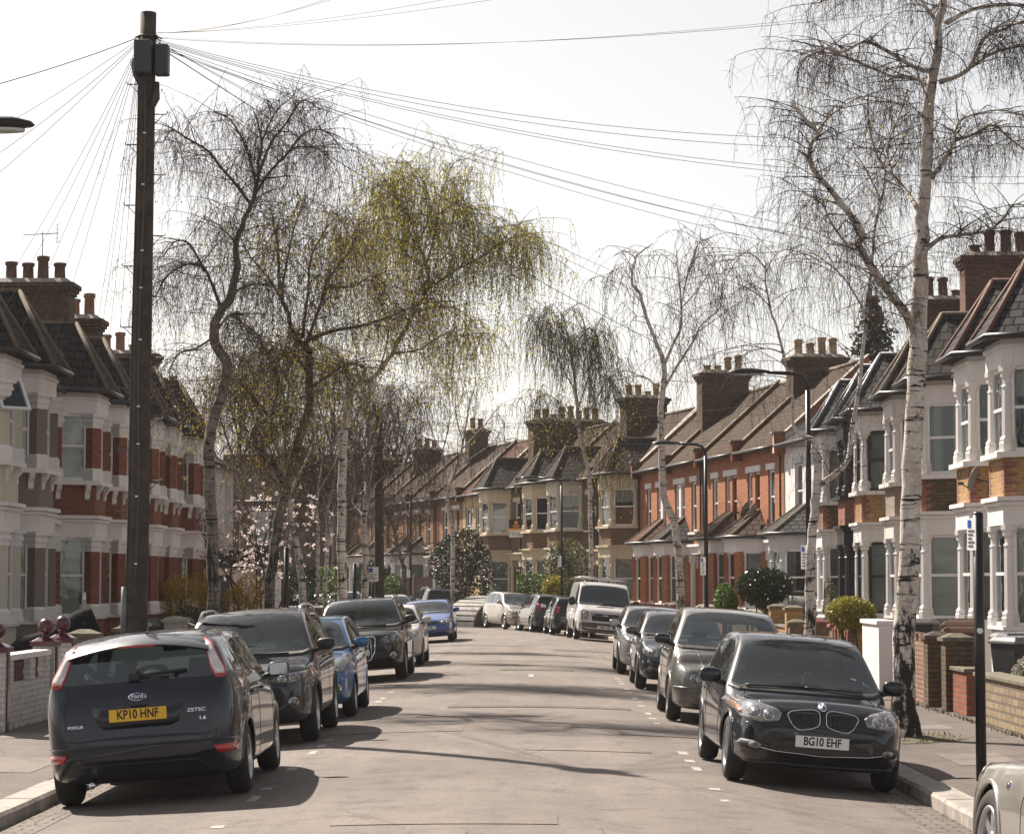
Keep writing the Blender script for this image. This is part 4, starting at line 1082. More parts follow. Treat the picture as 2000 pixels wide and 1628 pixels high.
# --- shrubs and hedges
def shrub(name, label, cat, c, r, n, ls, lm, seed, box=False, stems=5, wm=None, extra=None, lump=.25, group=None):
    """a mass of leaves about centre c with half-sizes r, standing on stems"""
    rn = random.Random(seed)
    g0 = .05
    t = thing(name, label, cat, (c[0], c[1], g0), 0, group)
    cz = c[2] - g0
    st = MB()
    for i in range(stems):
        a = rn.uniform(0, 6.28); k = rn.uniform(.3, .8)
        b = Vector((rn.gauss(0, .08), rn.gauss(0, .08), 0)); e = Vector((r[0] * k * math.cos(a), r[1] * k * math.sin(a), cz + r[2] * rn.uniform(-.2, .6)))
        mid = b.lerp(e, .5) + Vector((rn.gauss(0, .06), rn.gauss(0, .06), .1))
        st.tube([b, mid, e], [.035, .022, .008], 6)
    st.build('stem', wm or K_wood, t)
    lb = MB()
    lumps = [(Vector((rn.gauss(0, 1), rn.gauss(0, 1), rn.gauss(0, 1))).normalized(), rn.uniform(-lump, lump)) for _ in range(16)]
    k = 0
    while k < n:
        if box:
            p = [rn.uniform(-1, 1) for _ in range(3)]
            if rn.random() < .75:
                ax = rn.randint(0, 2); p[ax] = math.copysign(rn.uniform(.86, 1.03), p[ax])
            q = Vector((p[0] * r[0], p[1] * r[1], p[2] * r[2]))
        else:
            d = Vector((rn.gauss(0, 1), rn.gauss(0, 1), rn.gauss(0, 1))).normalized()
            f = 1 + sum(w * max(0, d.dot(l) - .55) * 2 for l, w in lumps)
            rad = rn.uniform(.80, 1.04) if rn.random() < .7 else rn.uniform(.3, .9)
            q = Vector((d.x * r[0], d.y * r[1], d.z * r[2])) * rad * f
        z = q.z + cz
        if z < .02: continue
        m = 0
        if extra and rn.random() < extra[1]: m = 1
        leafq(lb, (q.x, q.y, z), ls * rn.uniform(.6, 1.35) * (extra[2] if m else 1), rn, m, .6); k += 1
    lb.build('foliage', [lm] + ([extra[0]] if extra else []), t)
    return t
def shrub_px(name, label, cat, px0, px1, py0, py1, Y, dep, n, ls, lm, seed, **k):
    a, b = at(px0, py0, Y), at(px1, py1, Y)
    return shrub(name, label, cat, ((a.x + b.x) / 2, Y, (a.z + b.z) / 2), (abs(b.x - a.x) / 2, dep, abs(a.z - b.z) / 2), n, ls, lm, seed, **k)
shrub_px('privet_ball', 'round golden-green clipped shrub behind the low brick pillars on the right', 'shrub', 1614, 1710, 1165, 1230, 45.5, .45, 7000, .024, L_box, 1, lump=.06)
shrub_px('hedge', 'dark glossy clipped shrub before the grey bay', 'shrub', 1440, 1542, 1108, 1186, 63.0, .6, 5200, .042, L_dark, 2, lump=.1)
shrub_px('hedge', 'bright green rounded hedge beside brick pillars on the right', 'hedge', 1394, 1442, 1140, 1205, 60.5, .6, 3600, .035, L_green, 3, lump=.1)
shrub_px('hedge', 'dark square-cut green hedge in front of the cream bays', 'hedge', 1010, 1064, 1122, 1165, 108.0, .7, 2600, .06, L_green, 4, box=True)
shrub_px('shrub', 'bright yellow-green shrub right of the square hedge', 'shrub', 1058, 1102, 1126, 1170, 103.5, .7, 1500, .06, L_box, 5)
shrub_px('shrub', 'tall loose olive-green shrub under the third lamp post', 'shrub', 1060, 1145, 1040, 1160, 105.0, 1.0, 1900, .07, L_olive, 6, lump=.5, stems=9)
shrub_px('shrub', 'low leafy shrub behind the white van', 'shrub', 1095, 1130, 1130, 1172, 100.5, .6, 900, .06, L_olive, 7)
shrub_px('camellia', 'big dark camellia bush dotted with red flowers behind the grey car', 'shrub', 838, 968, 1030, 1180, 114.0, 1.4, 6000, .075, L_cam, 8, extra=(L_redf, .05, .7), lump=.3)
shrub_px('hedge', 'tall dark green hedge left of the thin birches', 'hedge', 530, 612, 1103, 1180, 88.0, .8, 4200, .06, L_dark, 9, box=True)
shrub_px('hedge', 'lighter green hedge behind the thin birches', 'hedge', 615, 668, 1108, 1180, 101.5, .8, 2800, .06, L_green, 10, box=True)
shrub_px('hedge', 'leafy laurel at the foot of the second telegraph pole', 'hedge', 690, 772, 1088, 1175, 128.0, 1.2, 3600, .085, L_dark, 11)
for i, (a, b, lb) in enumerate(((318, 372, 'yellow forsythia bush nearest the telegraph pole'), (376, 428, 'yellow forsythia bush behind the crooked birch'), (430, 512, 'widest yellow forsythia bush, below the magnolia'))):
    shrub_px('forsythia', lb, 'shrub', a, b, 1122 + 6 * (i % 2), 1205, 66.0 + i * 2.5, .8, 1900, .036, L_forsy, 20 + i, stems=14, lump=.4, group='forsythia bushes on the left')
shrub_px('shrub', 'pale flowering shrub above the stone wall at the right edge', 'shrub', 1972, 2060, 1285, 1350, 32.2, .5, 1500, .022, leafmat('pale_flower_leaf', (.10, .11, .04), (.45, .40, .36), .3), 30)
shrub_px('shrub', 'small dark garden shrub beside the left bins', 'shrub', 345, 400, 1185, 1225, 55.0, .5, 1200, .03, L_dark, 31)
shrub_px('shrub', 'spindly olive shrub in front of the black-trimmed bay', 'shrub', 1606, 1634, 1120, 1180, 62.5, .3, 500, .03, L_olive, 32, lump=.5)
shrub_px('shrub', 'pale leaved bush under the left hedge', 'shrub', 745, 790, 1120, 1170, 126.0, .8, 1100, .07, L_green, 33)
# magnolia
def magnolia():
    rn = random.Random(77); Y = 74.0
    o = at(497, 1165, Y); o.z = .05
    t = thing('magnolia_tree', 'pink-white flowering magnolia with many dark stems in the left gardens', 'tree', o)
    mb = MB(); tw = MB(); fl = MB(); tips = []
    for i in range(9):
        a = rn.uniform(0, 6.28); p = Vector((rn.gauss(0, .12), rn.gauss(0, .12), 0)); d = Vector((math.cos(a) * .40, math.sin(a) * .35, 1)).normalized(); P = [p.copy()]
        for k in range(9):
            d = (d + Vector((rn.gauss(0, .16), rn.gauss(0, .16), rn.gauss(.02, .1)))).normalized(); p = p + d * .5; P.append(p.copy())
        mb.tube(P, [.05 - .0045 * k for k in range(10)], 6)
        for k in range(3, 10):
            for _ in range(4):
                e = Vector((rn.gauss(0, 1), rn.gauss(0, .8), rn.uniform(-.1, 1))).normalized(); q = P[k].copy(); T = [q.copy()]
                for s in range(5): e = (e + Vector((rn.gauss(0, .2), rn.gauss(0, .2), .12))).normalized(); q = q + e * rn.uniform(.12, .26); T.append(q.copy())
                thin(tw, T, .012, .006); tips.append(T[-1]); tips.append(T[3])
    for p in tips:
        if p.z > 2.0 and rn.random() < .62:
            for _ in range(6): leafq(fl, (p.x + rn.gauss(0, .035), p.y + rn.gauss(0, .035), p.z + rn.gauss(.03, .03)), .052, rn, 0, .6)
        elif rn.random() < .5: leafq(fl, tuple(p), .03, rn, 1, .5)
    mb.build('trunk', K_wood, t); c = tw.build('crown', K_wood, t); fl.build('blossom', [L_mag, L_bud], c)
magnolia()
def fir(label, px, top, Y, wpx):
    rn = random.Random(5); o = at(px, 1136, Y); o.z = .05; H = at(px, top, Y).z; Wd = wpx * Y / FPX
    t = thing('fir_tree', label, 'tree', o)
    m = MB(); m.tube([(0, 0, 0), (0, 0, H * .5), (0, 0, H)], [.25, .15, .02], 8); m.build('trunk', K_wood, t)
    c = MB()
    for i in range(330):
        z = H * (.25 + .75 * (i / 330)); R0 = Wd * (1 - z / H) ** .8 + .15; a = rn.uniform(0, 6.28); L = R0 * rn.uniform(.6, 1.1)
        for k in range(30):
            f = (k + rn.random()) / 30
            leafq(c, (math.cos(a) * L * f + rn.gauss(0, .1), math.sin(a) * L * f + rn.gauss(0, .1), z - .35 * L * f + .25 * L * f * f + rn.gauss(0, .08)), .13 * (1.1 - .4 * f), rn, 0, .5)
    c.build('crown', L_fir, t)
fir('dark fir tree rising behind the right-hand roofs', 1712, 585, 100.0, 260)

# ------------------------------------------------------------------ cars
def paint(name, c, metal=.35, rough=.32, flake=.12):
    t = NT(name)
    tc = t.n('TexCoord')
    nz = t.n('TexNoise', Scale=2.2, Detail=5.0, Roughness=.65); t.l(tc.outputs['Object'], nz.inputs['Vector'])
    sx = t.n('SeparateXYZ'); t.l(tc.outputs['Object'], sx.inputs[0])
    dirt = t.ramp(sx.outputs[2], [(.12, .38), (.5, .0)])          # road dirt low on the panels
    mm = t.n('Math', operation='MULTIPLY'); t.l(dirt, mm.inputs[0]); t.l(t.ramp(nz.outputs[0], [(.3, .35), (.7, 1.0)]), mm.inputs[1])
    t.l(t.mix(mm.outputs[0], c, (.12, .105, .09)), t.b.inputs['Base Color'])
    t.b.inputs['Metallic'].default_value = metal
    dark = max(c) < .05
    t.b.inputs['Coat Weight'].default_value = 1.0
    t.b.inputs['Specular IOR Level'].default_value = .2 if dark else .4
    t.b.inputs['Coat Roughness'].default_value = .03
    rr = t.ramp(nz.outputs[0], [(.3, rough * .85), (.7, rough * 1.25)]); t.l(rr, t.b.inputs['Roughness'])
    return t.m
K_trim = plain('black_car_plastic', (.018, .018, .019), .55, var=.3, scale=8)
K_gloss = plain('gloss_black_trim', (.008, .008, .009), .12, var=.1, coat=.5)
K_in = plain('dark_car_interior', (.022, .022, .024), .8, var=.2)
K_seat = plain('grey_seat_cloth', (.05, .05, .055), .9, var=.25, scale=20)
K_tyre = plain('tyre_rubber', (.022, .021, .020), .85, var=.35, scale=6, bump=.3)
K_rim = plain('alloy_wheel', (.50, .50, .51), .3, metal=.85, var=.15)
K_chrome = plain('chrome', (.75, .75, .76), .08, metal=1.0, var=.05)
K_lamp = plain('headlamp_reflector', (.25, .25, .255), .18, metal=.3, var=.35, scale=9, coat=1.0)
K_lampd = plain('smoked_headlamp', (.085, .088, .095), .12, metal=.3, var=.4, scale=10, coat=1.0)
K_lens = plain('lamp_lens', (.20, .205, .22), .1, metal=.5, var=.2, scale=12, coat=1.0)
K_red = plain('red_lamp_lens', (.42, .012, .015), .12, var=.25, scale=10, coat=1.0)
K_clear = plain('clear_lamp_lens', (.72, .66, .64), .1, metal=.3, var=.2, scale=14, coat=1.0)
K_amber = plain('amber_lamp_lens', (.55, .2, .05), .15, var=.2, coat=1.0)
K_platew = plain('white_number_plate', (.74, .74, .70), .4, var=.06)
K_platey = plain('yellow_number_plate', (.78, .46, .02), .4, var=.06)
K_ink = plain('black_plate_lettering', (.01, .01, .01), .5, var=.1)
K_badge = plain('blue_badge', (.02, .06, .22), .2, var=.1, coat=1.0)
K_white = plain('white_badge', (.75, .75, .75), .3, var=.05)
K_glass = glass('windscreen_glass', (.66, .76, .76), .88, ior=2.0)
K_glassd = glass('tinted_car_glass', (.16, .19, .2), .5, ior=1.55)
K_mirror = plain('mirror_glass', (.45, .47, .5), .03, metal=1.0, var=.02)

def chaikin(P, it=2):
    for _ in range(it):
        Q = []
        n = len(P)
        for i in range(n):
            a, b = P[i], P[(i + 1) % n]
            Q.append((a[0] * .75 + b[0] * .25, a[1] * .75 + b[1] * .25)); Q.append((a[0] * .25 + b[0] * .75, a[1] * .25 + b[1] * .75))
        P = Q
    return P

class Car:
    def __init__(s, label, cat='car', name='parked_car', group='cars parked along the street', **k):
        s.k = k
        s.L, s.W, s.H = k['L'], k['W'], k['H']
        s.top, s.low, s.belt, s.plan = interp(k['top']), interp(k['low']), interp(k['belt']), interp(k['plan'])
        s.tum = k.get('tum', .38); s.crown = interp(k['crown'])
        s.xo = -s.L / 2
        s.paint = k['paint']
        s.root = thing(name, label, cat, group=group)
        s.shell()
    # x runs from the rear bumper (0) to the nose (L); meshes are shifted by xo so that the thing's origin is its middle
    def dims(s, x):
        zl, zt = s.low(x), s.top(x); h = zt - zl
        w = s.W / 2 * s.plan(x)
        ze = zt - min(s.crown(x), .16 * h)
        zs = min(s.belt(x), ze - .07 * h)
        wg = w * .955 - max(0, ze - zs) * s.tum
        return zl, zt, w, ze, zs, wg, h
    def sect(s, x, ins=0.0):
        zl, zt, w, ze, zs, wg, h = s.dims(x)
        if ins:
            return chaikin([(0, .30), (w - .12, .30), (w - .10, .45), (w - .08, zs - .1), (w * .955 - ins, zs), (wg - ins, ze - ins), (wg * .5, zt - ins * 1.05), (0, zt - ins)] +
                           [(-a, b) for a, b in reversed([(w - .12, .30), (w - .10, .45), (w - .08, zs - .1), (w * .955 - ins, zs), (wg - ins, ze - ins), (wg * .5, zt - ins * 1.05)])], 1)
        q = [(w * .84, zl), (w * .965, zl + min(.07, .16 * h)), (w * .99, zl + .30 * (zs - zl)), (w, zl + .62 * (zs - zl)), (w * .992, zs - .16 * (zs - zl)), (w * .955, zs),
             (wg * 1.0, ze), (wg * .90, ze + .55 * (zt - ze)), (wg * .5, zt - .12 * (zt - ze))]
        return chaikin([(0, zl)] + q + [(0, zt)] + [(-a, b) for a, b in reversed(q)], 2)
    def loft(s, xs, secs):
        mb = MB(); n = len(secs[0])
        for x, S in zip(xs, secs):
            mb.v += [(x + s.xo, y, z) for y, z in S]
        for i in range(len(xs) - 1):
            for j in range(n):
                q = (j + 1) % n
                mb.f.append((i * n + j, i * n + q, (i + 1) * n + q, (i + 1) * n + j)); mb.m.append(0); mb.sm.append(True)
        mb.f.append(tuple(reversed(range(n)))); mb.m.append(0); mb.sm.append(True)
        mb.f.append(tuple((len(xs) - 1) * n + j for j in range(n))); mb.m.append(0); mb.sm.append(True)
        return mb
    def shell(s):
        k = s.k; L = s.L; N = k.get('N', 60)
        xs = []
        for i in range(N + 1):
            t = i / N
            xs.append(L * (.5 - .5 * math.cos(math.pi * t)) * .55 + L * t * .45)
        secs = [s.sect(x) for x in xs]
        def shrink(S, kk):
            cz = sum(p[1] for p in S) / len(S); return [(p[0] * kk, cz + (p[1] - cz) * kk) for p in S]
        ex = ((.010, .975), (.017, .93), (.021, .85))
        xs = [-e for e, _ in reversed(ex)] + xs + [L + e for e, _ in ex]
        secs = [shrink(secs[0], kk) for _, kk in reversed(ex)] + secs + [shrink(secs[-1], kk) for _, kk in ex]
        mb = s.loft(xs, secs)
        me = bpy.data.meshes.new('body'); me.from_pydata(mb.v, [], mb.f)
        bm = bmesh.new(); bm.from_mesh(me); bmesh.ops.recalc_face_normals(bm, faces=bm.faces); bm.to_mesh(me)
        s.bvh = BVHTree.FromBMesh(bm); bm.free()
        me.materials.append(s.paint); me.materials.append(K_in)
        body = link('body', me, s.root)
        cut = []
        r = k['r'] + k.get('gap', .045); zc = k['r'] + k.get('lift', .0)
        a = MB()
        for x in k['axles']:
            for sg in (-1, 1):
                M = Matrix.Translation((x + s.xo, sg * (s.W / 2 - .10), zc)) @ Matrix.Rotation(math.pi / 2, 4, 'X')
                a.lathe([(r, -.24), (r, .24)], 40, 1, M, smooth=False)
        cut.append(a)
        if k.get('cabin', True):
            c0, c1 = k['rbase'] + .10, k['cowl'] - .02
            n = 26; cx = [c0 + (c1 - c0) * i / n for i in range(n + 1)]
            c = s.loft(cx, [s.sect(x, .055) for x in cx]); c.m = [1] * len(c.f); cut.append(c)
            w = MB(); s.ws = s.screen(True); w.extr_x = None
            s.rs = s.screen(False)
            def exX(poly, x0, x1):
                n_ = len(poly); vs = [(x0 + s.xo, y, z) for y, z in poly] + [(x1 + s.xo, y, z) for y, z in poly]
                fs = [tuple(range(n_)), tuple(reversed(range(n_, 2 * n_)))] + [((i + 1) % n_, i, n_ + i, n_ + (i + 1) % n_) for i in range(n_)]
                w.add(vs, fs, 1)
            exX(s.ws, k['wtop'] - .25, L + 1)
            if s.rs: exX(s.rs, -1, k['rtop'] + .25)
            cut.append(w)
            sw = MB(); s.sides = s.sideglass()
            for poly in s.sides:
                for sg in (-1, 1):
                    n_ = len(poly); y0, y1 = sg * .40, sg * 1.4
                    vs = [(x + s.xo, y0, z) for x, z in poly] + [(x + s.xo, y1, z) for x, z in poly]
                    fs = [tuple(range(n_)), tuple(reversed(range(n_, 2 * n_)))] + [((i + 1) % n_, i, n_ + i, n_ + (i + 1) % n_) for i in range(n_)]
                    sw.add(vs, fs, 1)
            cut.append(sw)
        tmp = []
        for c in cut:
            cm = bpy.data.meshes.new('cutter'); cm.from_pydata(c.v, [], c.f)
            b2 = bmesh.new(); b2.from_mesh(cm); bmesh.ops.recalc_face_normals(b2, faces=b2.faces)
            for f in b2.faces: f.material_index = 1
            b2.to_mesh(cm); b2.free()
            cm.materials.append(s.paint); cm.materials.append(K_in)
            for p in cm.polygons: p.material_index = 1
            co = bpy.data.objects.new('cutter', cm); COL.objects.link(co); tmp.append(co)
            md = body.modifiers.new('b', 'BOOLEAN'); md.operation = 'DIFFERENCE'; md.solver = 'EXACT'; md.object = co
        bpy.context.view_layer.update()
        m2 = bpy.data.meshes.new_from_object(body.evaluated_get(bpy.context.evaluated_depsgraph_get()))
        body.modifiers.clear(); body.data = m2; m2.name = 'body'
        for o in tmp: bpy.data.objects.remove(o)
        for p in m2.polygons: p.use_smooth = True
        m2.set_sharp_from_angle(angle=R(32))
        s.body = body
        if k.get('cabin', True):
            gl = k.get('glass', K_glass)
            s.patch('windscreen', s.ws, 'F', .003, [gl, K_gloss], frit=.035, thick=0, step=.06)
            if s.rs: s.patch('rear_window', s.rs, 'B', .002, [k.get('rglass', gl), K_gloss], frit=.035, thick=0, step=.06)
            if 'cowl_panel' not in k:
                zb = s.top(k['cowl']) + .012; wc = s.dims(k['cowl'] - .1)[5] - .05
                s.patch('cowl_panel', sym([(0, zb + .022), (wc * .9, zb + .026), (wc, zb + .05), (wc + .03, zb - .0), (wc * .9, zb - .028), (0, zb - .024)]), 'F', .006, K_trim, step=.05, thick=.004)
            for poly in s.sides:
                for ax in ('L', 'R'): s.patch('side_window', poly, ax, .002, [k.get('sglass', gl), K_gloss], frit=.022, thick=0, step=.06)
            s.interior()
        s.wheels()
    def screen(s, front):
        k = s.k
        if front:
            if 'ws' in k: return sym(k['ws'])
            xb, xt = k['cowl'], k['wtop']
        else:
            if k.get('rs', 1) is None: return None
            if isinstance(k.get('rs', 1), list): return sym(k['rs'])
            xb, xt = k['rbase'], k['rtop']
        dx = .12 if front else -.05
        zb = s.top(xb) + .012; d = s.dims(xt)
        wb_ = s.dims(xb - dx)[5] - .045
        wt = d[5] - .07
        zt_, ze_ = d[1] - (.018 if front else .03), d[3] - (.018 if front else .025)
        half = [(0, zt_), (wt * .5, zt_ - .10 * (zt_ - ze_)), (wt * .85, zt_ - .55 * (zt_ - ze_)), (wt, ze_ - .01)]
        half += [(wt + (wb_ - wt) * t, ze_ + (zb - ze_) * t) for t in (.33, .66)]
        half += [(wb_, zb + .015), (wb_ * .9, zb), (wb_ * .5, zb)]
        return sym(half)
    def sideglass(s):
        k = s.k; out = []
        for x0, x1 in k['side']:
            n = 12; lo = []; hi = []
            for i in range(n + 1):
                x = x0 + (x1 - x0) * i / n
                d = s.dims(x); a, b = d[4] + .035, d[3] - .055
                if b - a > .015: lo.append((x, a)); hi.append((x, b))
            if len(lo) > 2: out.append(lo + list(reversed(hi)))
        return out
    def ray(s, ax, a, b):
        o, d = {'F': (Vector((9, a, b)), Vector((-1, 0, 0))), 'B': (Vector((-9, a, b)), Vector((1, 0, 0))), 'L': (Vector((a + s.xo, 9, b)), Vector((0, -1, 0))),
                'R': (Vector((a + s.xo, -9, b)), Vector((0, 1, 0))), 'T': (Vector((a + s.xo, b, 9)), Vector((0, 0, -1)))}[ax]
        h, n, i, _ = s.bvh.ray_cast(o, d)
        if h is None:
            h, n, i, _ = s.bvh.find_nearest({'F': Vector((s.L / 2, a, b)), 'B': Vector((-s.L / 2, a, b)), 'L': Vector((a + s.xo, s.W / 2, b)), 'R': Vector((a + s.xo, -s.W / 2, b)), 'T': Vector((a + s.xo, b, s.H))}[ax])
        if n.dot(d) > 0: n = -n
        return h, n
    def patch(s, name, poly, ax, off, mats, par=None, frit=0.0, step=.09, thick=.012):
        """a piece that follows the body: a flat outline seen along an axis, laid on the surface"""
        bm = bmesh.new()
        vs = [bm.verts.new((p[0], p[1], 0)) for p in poly]
        bm.faces.new(vs)
        if frit:
            c = bmesh.ops.inset_region(bm, faces=bm.faces[:], thickness=frit, use_even_offset=True)
            for f in c['faces']: f.material_index = 1
        xs = [p[0] for p in poly]; ys = [p[1] for p in poly]
        for lo, hi, ia in ((min(xs), max(xs), 0), (min(ys), max(ys), 1)):
            n = max(1, int((hi - lo) / step))
            for i in range(1, n):
                co = [0, 0, 0]; no = [0, 0, 0]; co[ia] = lo + (hi - lo) * i / n; no[ia] = 1
                bmesh.ops.bisect_plane(bm, geom=bm.verts[:] + bm.edges[:] + bm.faces[:], plane_co=co, plane_no=no)
        bmesh.ops.triangulate(bm, faces=[f for f in bm.faces if len(f.verts) > 4])
        for v in bm.verts:
            h, n = s.ray(ax, v.co.x, v.co.y); v.co = h + n * off
        bmesh.ops.recalc_face_normals(bm, faces=bm.faces)
        d = {'F': Vector((1, 0, 0)), 'B': Vector((-1, 0, 0)), 'L': Vector((0, 1, 0)), 'R': Vector((0, -1, 0)), 'T': Vector((0, 0, 1))}[ax]
        if sum(f.normal.dot(d) * f.calc_area() for f in bm.faces) < 0: bmesh.ops.reverse_faces(bm, faces=bm.faces)
        for f in bm.faces: f.smooth = True
        me = bpy.data.meshes.new(name); bm.to_mesh(me); bm.free()
        for m in (mats if isinstance(mats, list) else [mats]): me.materials.append(m)
        o = link(name, me, par or s.root)
        if thick:
            so = o.modifiers.new('t', 'SOLIDIFY'); so.thickness = thick; so.offset = -1
        return o
    def both(s, name, half, ax, off, mats, par=None, **k):
        a = s.patch(name, half, ax, off, mats, par, **k); b = s.patch(name, [(-y, z) for y, z in reversed(half)], ax, off, mats, par, **k)
        return a, b
    def disc(s, name, y, z, r, ax, off, mats, par, n=16, ry=None):
        return s.patch(name, [(y + (ry or r) * math.cos(2 * math.pi * i / n), z + r * math.sin(2 * math.pi * i / n)) for i in range(n)], ax, off, mats, par, step=.06, thick=.004)
    def line(s, name, pts, ax, r, m, par=None, off=.0, closed=False, n=5):
        P = []
        if closed: pts = list(pts) + [pts[0]]
        for (a, b), (c, d) in zip(pts, pts[1:]):
            k = max(1, int(math.hypot(c - a, d - b) / .05))
            for i in range(k):
                h, nn = s.ray(ax, a + (c - a) * i / k, b + (d - b) * i / k); P.append(h + nn * off)
        h, nn = s.ray(ax, *pts[-1]); P.append(h + nn * off)
        mb = MB(); mb.tube(P, r, n); return mb.build(name, m, par or s.root)
    def wheels(s):
        k = s.k; r = k['r']; tw = k.get('tw', .205); rr = k.get('rr', r * .66); sp = k.get('spokes', 5)
        xw = s.W / 2 - .02 - tw / 2
        t = MB(); t.lathe([(rr - .012, -tw / 2 + .02), (rr + .02, -tw / 2), (r - .035, -tw / 2 + .005), (r - .008, -tw / 2 + .028), (r, -tw / 2 + .055), (r, tw / 2 - .055), (r - .008, tw / 2 - .028), (r - .035, tw / 2 - .005), (rr + .02, tw / 2), (rr - .012, tw / 2 - .02), (rr - .012, -tw / 2 + .02)], 36, 0, cap=False)
        d = MB()
        d.lathe([(rr, -tw / 2 + .02), (rr, tw / 2 - .012), (rr - .018, tw / 2 - .006), (rr - .03, tw / 2 - .03), (rr - .035, -.0)], 36, 0, cap=False)
        d.lathe([(rr - .03, -.03), (rr - .03, -.028), (.0, -.025)], 24, 1, cap=False)
        d.lathe([(0.0, tw / 2 - .035), (.03, tw / 2 - .035), (.06, tw / 2 - .05), (.065, tw / 2 - .08)], 16, 0, cap=False)
        for i in range(sp):
            M = Matrix.Rotation(2 * math.pi * i / sp, 4, 'Z')
            w0, w1 = k.get('sw', (.035, .028))
            o = tw / 2
            for q in ((-.05, .05) if k.get('twin') else (0,)):
                d.add([(.04, q * .5 - w0, o - .045), (.04, q * .5 + w0, o - .045), (rr - .02, q * 1.2 + w1, o - .03), (rr - .02, q * 1.2 - w1, o - .03), (.04, q * .5 - w0, o - .09), (.04, q * .5 + w0, o - .09), (rr - .02, q * 1.2 + w1, o - .07), (rr - .02, q * 1.2 - w1, o - .07)],
                      [(0, 1, 2, 3), (0, 3, 7, 4), (1, 5, 6, 2), (2, 6, 7, 3)], 0, False, M)
        first = None
        for ax in k['axles']:
            for sg in (-1, 1):
                if first is None:
                    w = t.build('wheel', K_tyre, s.root); rm = d.build('rim', [k.get('rim', K_rim), K_in], w); first = w
                else: w = copy_tree(first, s.root)
                w.location = (ax + s.xo, sg * xw, r + k.get('lift', 0) * 0)
                w.rotation_euler = (Matrix.Rotation(-math.pi / 2 * sg, 3, 'X') @ Matrix.Rotation(.3 * sg + ax, 3, 'Z')).to_euler()
    def interior(s):
        k = s.k; lo = .35; rn = k['cowl']
        seat = MB()
        def rbox(mb, x0, x1, y0, y1, z0, z1, sl=0.0):
            mb.add([(x0 + s.xo, y0, z0), (x1 + s.xo, y0, z0), (x1 + s.xo, y1, z0), (x0 + s.xo, y1, z0), (x0 - sl + s.xo, y0 + .03, z1), (x1 - sl + s.xo, y0 + .03, z1), (x1 - sl + s.xo, y1 - .03, z1), (x0 - sl + s.xo, y1 - .03, z1)],
                   [(0, 3, 2, 1), (4, 5, 6, 7), (0, 1, 5, 4), (1, 2, 6, 5), (2, 3, 7, 6), (3, 0, 4, 7)])
        bz = s.belt(s.L / 2)
        fx = k.get('seatx', rn - 1.35)
        for y in (-.36, .36):
            m = MB(); rbox(m, fx - .02, fx + .5, y - .25, y + .25, lo, lo + .2); rbox(m, fx - .12, fx + .04, y - .24, y + .24, lo + .2, bz - .02, .12)
            o = m.build('seat', K_seat, s.root, bevel=.04)
            m = MB(); rbox(m, fx - .22, fx - .12, y - .13, y + .13, bz + .02, bz + .22, .02); m.box(fx - .18 + s.xo, fx - .165 + s.xo, y - .06, y - .045, bz - .05, bz + .03); m.box(fx - .18 + s.xo, fx - .165 + s.xo, y + .045, y + .06, bz - .05, bz + .03); m.build('headrest', K_seat, o, bevel=.03)
        m = MB(); x = max(k['rbase'] + .55, .75); rbox(m, x, x + .14, -.62, .62, lo + .1, bz - .03, .12); o = m.build('rear_seat', K_seat, s.root, bevel=.04)
        for y in (-.36, .36):
            m = MB(); rbox(m, x - .1, x - .02, y - .12, y + .12, bz - .02, bz + .13, .02); m.build('headrest', K_seat, o, bevel=.03)
        m = MB(); w = s.W / 2 - .16; rbox(m, rn - .62, rn - .10, -w, w, lo + .2, bz - .04); m.build('dashboard', K_in, s.root, bevel=.03)
        sy = k.get('drv', -.36)
        m = MB(); P = [(rn - .78 + s.xo + .05 * math.sin(a), sy + .185 * math.cos(a), bz - .03 + .18 * math.sin(a)) for a in [2 * math.pi * i / 24 for i in range(25)]]
        m.tube(P, .014, 6); m.tube([(rn - .78 + s.xo, sy - .17, bz - .03), (rn - .79 + s.xo, sy, bz - .05), (rn - .78 + s.xo, sy + .17, bz - .03)], .018, 6); m.build('steering_wheel', K_in, s.root)
        m = MB(); zt = s.top(k['wtop'] + .15); m.box(k['wtop'] + .12 + s.xo, k['wtop'] + .15 + s.xo, -.12, .12, zt - .13, zt - .06); m.build('rear_view_mirror', K_in, s.root, bevel=.01)
    # --- fittings
    def mirrors(s, x, z, m=None, sy=.115, sz=.075, sx=.07, out=.085):
        for sg in (-1, 1):
            mb = MB()
            n = 14; prof = []
            M = Matrix.Translation((x + s.xo, sg * (s.W / 2 + out), z)) @ Matrix.Diagonal((sx, sy, sz, 1)) 
            vs = []; 
            for i in range(9):
                ph = -math.pi / 2 + math.pi * i / 8
                for j in range(n):
                    th = 2 * math.pi * j / n
                    f = lambda v, e: math.copysign(abs(v) ** e, v)
                    X = f(math.cos(ph), .6) * f(math.cos(th), .7); Y = f(math.cos(ph), .6) * f(math.sin(th), .7); Z = f(math.sin(ph), .7)
                    if X < 0: X *= .55
                    vs.append((X, Y, Z))
            fs = [(i * n + j, i * n + (j + 1) % n, (i + 1) * n + (j + 1) % n, (i + 1) * n + j) for i in range(8) for j in range(n)]
            mb.add(vs, fs, 0, True, M)
            mb.tube([(x + .02 + s.xo, sg * (s.W / 2 - .14), z - .09), (x + .02 + s.xo, sg * (s.W / 2 + out - .02), z - .04)], .03, 8, 1)
            o = mb.build('door_mirror', [m or s.paint, K_trim], s.root)
            g = MB(); g.add([(x - sx * .585 + s.xo, sg * (s.W / 2 + out) + sy * .8 * a, z + sz * .78 * b) for a, b in ((-1, -.8), (-.8, -1), (.8, -1), (1, -.8), (1, .8), (.8, 1), (-.8, 1), (-1, .8))], [tuple(range(8))]); g.build('mirror_glass', K_mirror, o)
